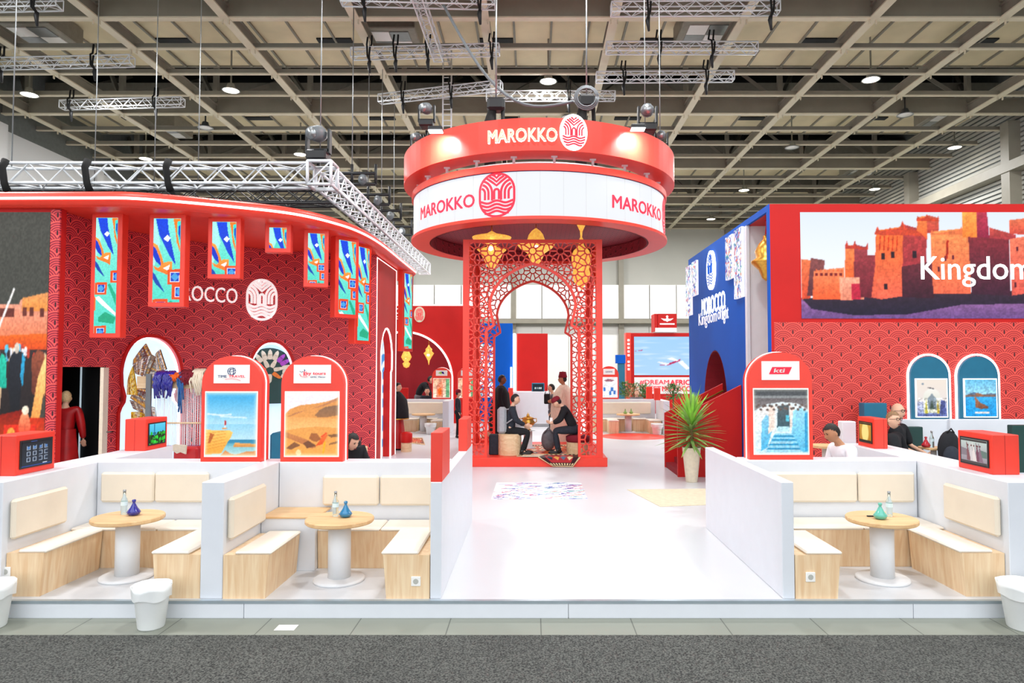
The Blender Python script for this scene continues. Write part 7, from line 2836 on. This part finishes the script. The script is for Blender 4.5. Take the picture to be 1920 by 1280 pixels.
def person(label, loc, rz, pose, upd=None, skin='skinlight', top='clothblack', bottom='clothblack', shoe='black', hair='hairblack', hairstyle='short', hat=None,
           head_rot=(0, 0, 0), s=1.0, vox=.011, fingers=True, robe=None, group=None, shirt_arms=True, sleeve=1.0, glasses=False, beard=False):
    J = dict(pose)
    if upd: J.update(upd)
    J = {k_: Vector(v_) * s for k_, v_ in J.items()}
    t = thing('person', label, 'person', loc, rz, group)
    names = ['pelvis', 'belly', 'chest', 'neck', 'hipL', 'kneeL', 'ankL', 'toeL', 'hipR', 'kneeR', 'ankR', 'toeR', 'shL', 'elL', 'wrL', 'shR', 'elR', 'wrR']
    rad = dict(pelvis=(.13, .10), belly=(.12, .095), chest=(.135, .10), neck=.05, hipL=.085, kneeL=.055, ankL=.036, toeL=.03, hipR=.085, kneeR=.055, ankR=.036, toeR=.03,
               shL=.056, elL=.04, wrL=.027, shR=.056, elR=.04, wrR=.027)
    ix = {n_: i for i, n_ in enumerate(names)}
    E_ = [('pelvis', 'belly'), ('belly', 'chest'), ('chest', 'neck'), ('pelvis', 'hipL'), ('hipL', 'kneeL'), ('kneeL', 'ankL'), ('ankL', 'toeL'), ('pelvis', 'hipR'), ('hipR', 'kneeR'), ('kneeR', 'ankR'), ('ankR', 'toeR'),
          ('chest', 'shL'), ('shL', 'elL'), ('elL', 'wrL'), ('chest', 'shR'), ('shR', 'elR'), ('elR', 'wrR')]

    def rr(v_, add=0.): return tuple((q + add) * s for q in v_) if isinstance(v_, tuple) else (v_ + add) * s
    slim = {'pelvis': (.105, .075), 'belly': (.10, .075), 'chest': (.12, .085), 'hipL': .07, 'hipR': .07, 'elL': .031, 'elR': .031, 'shL': .048, 'shR': .048}
    nodes = [(J[n_], rr(slim.get(n_, rad[n_]))) for n_ in names]
    edges = [(ix[a_], ix[b_]) for a_, b_ in E_]
    # neck up into the head
    nodes.append((J['neck'].lerp(J['head'], .55), .048 * s))
    edges.append((ix['neck'], len(nodes) - 1))
    mb = MB()
    v_, f_ = skin_geo(nodes, edges)
    mb.add(v_, f_, 0, True)
    HR = (Matrix.Rotation(head_rot[2], 4, 'Z') @ Matrix.Rotation(head_rot[1], 4, 'Y') @ Matrix.Rotation(head_rot[0], 4, 'X'))
    H = lambda p_: HR @ (Vector(p_) * s) + J['head']
    hv, hf = head_pts()
    mb.add([H(p_) for p_ in hv], hf, 0, True)
    for sx in (-1, 1): mb.ell(H((sx * .077, .006, -.008)), (.010 * s, .018 * s, .030 * s), 8, 8, rot=HR.to_3x3())
    # hands with palm, four fingers and a thumb
    for sd in ('L', 'R'):
        w0, h0 = J['wr' + sd], J['hd' + sd]
        d = (h0 - w0).normalized()
        side = d.cross(Vector((0, 1, .3) if abs(d.y) < .8 else (1, 0, 0))).normalized()
        nrm = side.cross(d).normalized()
        mb.ell(w0 + d * .045 * s, (.040 * s, .018 * s, .05 * s), 10, 8, rot=Matrix((side, nrm, d)).transposed())
        if fingers:
            for q in range(4):
                b0 = w0 + d * .08 * s + side * (.028 - .0185 * q) * s
                L_ = (.070, .078, .072, .056)[q] * s
                mb.tube([b0 - d * .01, b0 + d * L_ * .45 - nrm * .006 * s, b0 + d * L_ * .8 - nrm * .024 * s, b0 + d * L_ * .9 - nrm * .042 * s], [.0115 * s, .0105 * s, .0095 * s, .0075 * s], 7)
            th = 1
            b0 = w0 + d * .025 * s + side * .032 * s * th
            mb.tube([b0, b0 + d * .03 * s + side * .022 * s - nrm * .008 * s, b0 + d * .06 * s + side * .020 * s - nrm * .022 * s], [.012 * s, .0105 * s, .008 * s], 7)
    body = remesh(mb, vox * s)
    body.build('body', skin, t, local=True)
    # face details
    for sx in (-1, 1):
        MB().ell(H((sx * .031, -.083, .018)), (.011 * s, .006 * s, .006 * s), 8, 6).build('eye', 'hairblack', t, local=True)
        MB().ell(H((sx * .031, -.090, .036)), (.016 * s, .004 * s, .0035 * s), 8, 6, rot=HR.to_3x3()).build('eyebrow', hair if hairstyle != 'none' else 'hairbrown', t, local=True)
    MB().ell(H((0, -.093, -.055)), (.022 * s, .006 * s, .006 * s), 8, 6, rot=HR.to_3x3()).build('lips', 'fez' if skin != 'skindark' else 'skindark', t, local=True)
    if beard:
        hv2, hf2 = head_pts(26, 20, 1.03)
        hv3, _ = head_pts()
        keep = [f2 for f2 in hf2 if all(hv3[i].z < -.035 and hv3[i].y < .02 for i in f2) and not all(abs(hv3[i].x) < .02 and hv3[i].z > -.062 for i in f2)]
        m_ = MB()
        m_.add([H(p_) for p_ in hv2], keep, 0, True)
        m_.build('beard', 'hairblack', t, local=True)
    if hairstyle != 'none':
        hv2, hf2 = head_pts(26, 20, 1.075, True)
        hv3, _ = head_pts()
        cond = {'short': lambda p_: p_.z > .062 or (p_.y > .01 and p_.z > -.055) or (p_.y > -.03 and p_.z > .02),
                'long': lambda p_: p_.z > .068 or p_.y > .0 or (p_.y > -.045 and abs(p_.x) > .04),
                'rim': lambda p_: p_.y > -.005 and -.06 < p_.z < .045}[hairstyle]
        keep = [f2 for f2 in hf2 if all(cond(hv3[i]) for i in f2)]
        m_ = MB()
        m_.add([H(p_) for p_ in hv2], keep, 0, True)
        if hairstyle == 'long':
            for q in range(9):
                a = R(-10 + 200 * q / 8)
                x_, y_ = .072 * math.cos(a), .07 * math.sin(a) + .01
                m_.tube([H((x_, y_, .03)), H((x_ * 1.15, y_ + .015, -.08)), H((x_ * 1.1, y_ + .02, -.19)), H((x_ * 1.0, y_ + .02, -.26))], [.028 * s, .034 * s, .03 * s, .012 * s], 8)
        m_.build('hair', hair, t, local=True)
    if glasses:
        m_ = MB()
        for sx in (-1, 1): m_.tube([H((sx * .031 + .024 * math.cos(a * .524), -.102, .016 + .018 * math.sin(a * .524))) for a in range(13)], .003 * s, 5)
        m_.tube([H((-.01, -.104, .02)), H((.01, -.104, .02))], .003 * s, 5)
        for sx in (-1, 1): m_.tube([H((sx * .055, -.10, .02)), H((sx * .08, .0, .015))], .0025 * s, 5)
        m_.build('glasses', 'black', t, local=True)
    if hat == 'fez' or hat == 'cap':
        m_ = MB()
        hgt = .13 if hat == 'fez' else .075
        prof = [(.094, -.012), (.096, 0), (.072, hgt), (.064, hgt + .008), (0, hgt + .012)] if hat == 'fez' else [(.090, -.02), (.094, 0), (.088, .045), (.06, hgt), (0, hgt + .012)]
        tmp = MB().lathe(prof, (0, 0, 0), 24, sy=1.12)
        m_.add([H((p_[0], p_[1] + .008, p_[2] / s * 1.0 + .055)) for p_ in tmp.v], tmp.f, 0, True)
        m_.build('hat', 'fez', t, local=True)
        if hat == 'fez':
            MB().tube([H((0, .01, .055 + hgt)), H((0, .01, .075 + hgt))], .006 * s, 5).build('hat_stalk', 'fez', t, local=True)
    # clothing
    tn = ['pelvis', 'belly', 'chest', 'neck', 'shL', 'elL', 'wrL', 'shR', 'elR', 'wrR']
    if top:
        jx_ = {n_: J[n_] for n_ in tn}
        if sleeve < 1:
            for sd in 'LR':
                jx_['wr' + sd] = J['el' + sd].lerp(J['wr' + sd], .05)
                jx_['el' + sd] = J['sh' + sd].lerp(J['el' + sd], .7)
        jx_['wrL'] = jx_['wrL'].lerp(jx_['elL'], .08)
        jx_['wrR'] = jx_['wrR'].lerp(jx_['elR'], .08)
        jx_['neck'] = J['neck'].lerp(J['chest'], .18)
        R_ = dict(rad)
        R_['neck'] = .055
        R_['elL'] = R_['elR'] = .046
        nn_ = [(jx_[n_], rr(R_[n_], .018)) for n_ in tn]
        ii = {n_: i for i, n_ in enumerate(tn)}
        ee = [(ii[a_], ii[b_]) for a_, b_ in E_ if a_ in ii and b_ in ii]
        v_, f_ = skin_geo(nn_, ee, sub=2)
        m_ = MB()
        m_.add(v_, f_, 0, True)
        m_.build('top', top, t, local=True)
    bn = ['pelvis', 'belly', 'hipL', 'kneeL', 'ankL', 'hipR', 'kneeR', 'ankR']
    if bottom:
        jx_ = dict(J)
        jx_['belly'] = J['pelvis'].lerp(J['belly'], .5)
        nn_ = [(jx_[n_], rr(rad[n_], .016 if n_ != 'belly' else .004)) for n_ in bn]
        ii = {n_: i for i, n_ in enumerate(bn)}
        ee = [(ii[a_], ii[b_]) for a_, b_ in E_ if a_ in ii and b_ in ii]
        v_, f_ = skin_geo(nn_, ee, sub=2)
        m_ = MB()
        m_.add(v_, f_, 0, True)
        m_.ell(J['pelvis'] + Vector((0, .01, -.01)) * s, (.155 * s, .125 * s, .12 * s), 16, 10)
        m_.build('trousers', bottom, t, local=True)
    if shoe:
        for sd in 'LR':
            a_, b_ = J['ank' + sd], J['toe' + sd]
            d = (b_ - a_)
            d.z = 0
            d.normalize()
            c_ = a_ + d * .07 * s
            sv_ = Vector((-d.y, d.x, 0))
            m_ = MB().ell((c_.x, c_.y, b_.z + .012 * s), (.05 * s, .14 * s, .045 * s), 14, 10, rot=Matrix((sv_, d, Vector((0, 0, 1)))).transposed())
            m_.tube([a_ + Vector((0, 0, -.04 * s)), a_ + Vector((0, 0, .03 * s))], .047 * s, 10)
            m_.build('shoe', shoe, t, local=True)
    if robe:
        m_ = MB()
        rings = robe
        n_ = 28
        vs, fs = [], []
        for (rx, ry, cx_, cy_, z_) in rings:
            for k_ in range(n_):
                a = 2 * PI * k_ / n_
                w = 1 + .035 * math.sin(a * 7) * (1 if z_ < 1.2 else .2)
                vs.append((cx_ * s + rx * w * math.cos(a) * s, cy_ * s + ry * w * math.sin(a) * s, z_ * s))
        for i in range(len(rings) - 1):
            for k_ in range(n_): fs.append((i * n_ + k_, i * n_ + (k_ + 1) % n_, (i + 1) * n_ + (k_ + 1) % n_, (i + 1) * n_ + k_))
        m_.add(vs, fs, 0, True)
        m_.build('robe', robe_m[0], t, local=True)
    return t


robe_m = ['clothcream']
RT, LT = PI / 2, -PI / 2
# pavilion: seated with grey backpack, facing right
st = .19
p1 = person('person in dark clothes with a grey backpack seated on the drum stool', (xat(957, 14.78), 14.78, st), RT, SIT,
            dict(kneeL=(.12, -.40, .50), ankL=(.10, -.30, .09), toeL=(.12, -.44, .03), kneeR=(-.12, -.40, .50), ankR=(-.12, -.26, .09), toeR=(-.12, -.40, .03), head=(0, -.11, 1.21), wrL=(.14, -.30, .62), hdL=(.12, -.38, .58)),
            top='clothnavy', bottom='clothblack', hairstyle='short', head_rot=(R(4), 0, 0), s=.98, vox=.012)
bk = thing('backpack', 'flat grey backpack worn by the person on the drum stool', 'backpack', (xat(944, 14.78), 14.78, st + .46))
MB().bbox(xat(933, 14.78) - .0, xat(933, 14.78) + .20, 14.62, 14.94, st + .46, st + 1.02, .05).build('bag_body', 'bagrey', bk)
MB().tube([(xat(950, 14.7), 14.64, st + .98), (xat(962, 14.7), 14.62, st + 1.0), (xat(964, 14.7), 14.60, st + .8), (xat(950, 14.7), 14.63, st + .68)], .016, 6).build('shoulder_strap', 'bagrey', bk)
person('man with burgundy cap and black jacket seated on the pouf, head bowed', (xat(1076, 14.9), 14.95, st), LT, SIT,
       dict(belly=(0, -.06, .70), chest=(0, -.17, .90), neck=(0, -.27, 1.04), head=(0, -.37, 1.11), shL=(.18, -.20, .98), shR=(-.18, -.20, .98), elL=(.2, -.30, .74), elR=(-.2, -.30, .74), wrL=(.06, -.46, .66), hdL=(.03, -.53, .68), wrR=(-.06, -.46, .66), hdR=(-.03, -.53, .68),
            kneeL=(.13, -.42, .50), ankL=(.12, -.36, .09), toeL=(.13, -.5, .03), kneeR=(-.13, -.42, .50), ankR=(-.12, -.32, .09), toeR=(-.13, -.46, .03)),
       top='clothblack', bottom='clothnavy', hat='cap', head_rot=(R(32), 0, 0), s=1.0, vox=.012)
tag(MB().bbox(xat(1031, 14.9), xat(1036, 14.9), 14.9, 14.98, st + .68, st + .78, .004).build('phone', 'hallpanel'), 'white phone held by the burgundy capped man', 'phone')
robe_m[0] = 'clothcream'
person('man in a cream robe and tall burgundy fez standing behind the arch', (xat(1056, 17.8), 17.8, 0), LT, STAND, dict(elL=(.25, -.08, 1.18), wrL=(.16, -.26, 1.10), hdL=(.12, -.33, 1.10)), skin='skinmid',
       top='clothcream', bottom='clothgrey', hat='fez', s=1.08, vox=.013, robe=[(.33, .34, 0, .02, .12), (.32, .32, 0, 0.02, .6), (.30, .29, 0, 0, 1.0), (.27, .23, 0, 0, 1.3), (.20, .15, 0, .01, 1.43), (.08, .08, 0, .01, 1.50)])
person('person in dark coat beside the fez man, mostly hidden', (xat(1035, 18.3), 18.3, 0), LT, STAND, dict(), top='clothgrey', bottom='clothnavy', hairstyle='short', s=.93, vox=.014, fingers=False)
t = thing('handbag', 'black handbag carried beside the man in the cream robe', 'bag', (xat(1025, 17.9), 17.9, 1.0))
MB().bbox(xat(1020, 17.9), xat(1031, 17.9), 17.85, 17.97, zat(1025, 757, 17.9), zat(1025, 738, 17.9), .02).build('bag_body', 'clothblack', t)
MB().tube([(xat(1021, 17.9), 17.9, zat(1025, 740, 17.9)), (xat(1027, 17.9), 17.9, zat(1025, 722, 17.9)), (xat(1031, 17.9), 17.9, zat(1025, 740, 17.9))], .012, 6).build('bag_strap', 'strap', t)
robe_m[0] = 'clothblack'
person('dark skinned man in a long black robe standing left in the arch', (xat(940, 17.9), 17.9, 0), RT, STAND, {}, skin='skindark', top='clothblack', bottom='clothblack', hairstyle='short', s=1.07, vox=.013,
       robe=[(.28, .30, 0, .03, .10), (.27, .28, 0, .03, .6), (.26, .24, 0, .02, 1.0), (.25, .19, 0, 0, 1.3), (.18, .13, 0, .01, 1.43), (.07, .07, 0, .01, 1.49)])
# background visitors
person('person in burgundy cap and dark jacket at the left pavilion edge', (xat(859, 20.2), 20.2, 0), RT, STAND, {}, top='clothnavy', bottom='clothblack', hat='cap', s=.80, vox=.014, fingers=False)
robe_m[0] = 'clothred'
pc = person('person in black cape over a red skirt at the building corner', (xat(745, 17.3), 17.3, 0), RT, STAND, {}, top='clothblack', bottom='clothblack', s=.96, vox=.014, fingers=False,
       robe=[(.27, .22, 0, .0, .05), (.25, .2, 0, 0, .5), (.18, .14, 0, 0, .98)])
MB().lathe([(.30, .78), (.29, 1.0), (.25, 1.25), (.12, 1.42), (.06, 1.46)], (xat(745, 17.3), 17.3, 0), 24).build('cape', 'clothblack', pc)
MB().lathe([(.305, .77), (.305, .795)], (xat(745, 17.3), 17.3, 0), 24, caps=False).build('gold_hem', 'brass', pc)
person('person in black leaning over the far left booth table', (xat(785, 23.6), 23.6, 0), RT, STAND, dict(chest=(0, -.16, 1.28), neck=(0, -.28, 1.42), head=(0, -.38, 1.50), shL=(.18, -.20, 1.38), shR=(-.18, -.20, 1.38), elL=(.2, -.3, 1.12), elR=(-.2, -.3, 1.12), wrL=(.12, -.42, .98), hdL=(.1, -.48, .94), wrR=(-.12, -.42, .98), hdR=(-.1, -.48, .94)),
       top='clothblack', bottom='clothgrey', s=1.1, vox=.016, fingers=False)
person('dark haired person seated behind the far left booth wall', (xat(802, 23.3), 23.3, 0), 0, SIT, {}, top='clothnavy', s=1.05, vox=.016, fingers=False)
person('seated person looking down behind the far right booth', (xat(1193, 23.3), 23.3, 0), 0, SIT, {}, hair='hairbrown', top='clothgrey', s=1.0, vox=.016, fingers=False)
# left: person in red gown in the store room, dark haired woman by the sign
robe_m[0] = 'clothred'
person('person in a long red gown with pale hair seen in the store room doorway', (xat(142, 10.95) - .15, 10.95, 0), R(200), STAND, dict(head=(0, -.03, 1.60)), top='clothred', bottom='clothred', hair='hairblond', hairstyle='short', s=.98, vox=.012,
       robe=[(.26, .26, 0, .0, .03), (.22, .22, 0, 0, .5), (.17, .15, 0, 0, .95), (.16, .12, 0, 0, 1.1)])
person('woman with long dark hair seated beside the desert dune sign', (xat(655, 9.0), 9.0, 0), R(35), SIT, dict(head=(0, -.14, 1.13), neck=(0, -.07, 1.04)), hairstyle='long', head_rot=(R(25), 0, R(20)), top='clothblack', s=.97, vox=.009)
# right: man in white shirt, couple
person('man in a white shirt with cropped dark hair seated behind the right booth', (xat(1588, 8.5), 8.5, .08), LT + R(10), SIT, dict(chest=(0, -.08, .90), neck=(0, -.14, 1.06), head=(0, -.22, 1.17), shL=(.19, -.08, 1.0), shR=(-.19, -.08, 1.0)),
       skin='skinmid', top='clothwhite', bottom='clothnavy', head_rot=(R(22), 0, 0), s=1.0, vox=.008)
person('woman with glasses, short fair hair and black top seated facing right', (xat(1671, 10.1), 10.12, -.03), R(52), SIT, dict(chest=(0, .02, .92), head=(0, -.02, 1.23), neck=(0, .02, 1.08), wrL=(.10, -.38, .60), hdL=(.08, -.46, .60), wrR=(-.08, -.36, .60), hdR=(-.05, -.44, .60), kneeL=(.10, -.46, .60), kneeR=(-.10, -.44, .54)),
       hair='hairbrown', glasses=True, top='clothblack', bottom='clothgrey', s=1.07, vox=.008, head_rot=(0, 0, R(-30)))
person('bald man with glasses and black t-shirt seated behind the woman', (xat(1685, 10.85), 10.95, -.06), R(50), SIT, dict(chest=(0, .03, .92), head=(0, -.02, 1.23), neck=(0, .02, 1.08)),
       hairstyle='none', glasses=True, top='clothblack', bottom='clothnavy', s=1.15, vox=.009, sleeve=.5, head_rot=(0, 0, R(-25)))
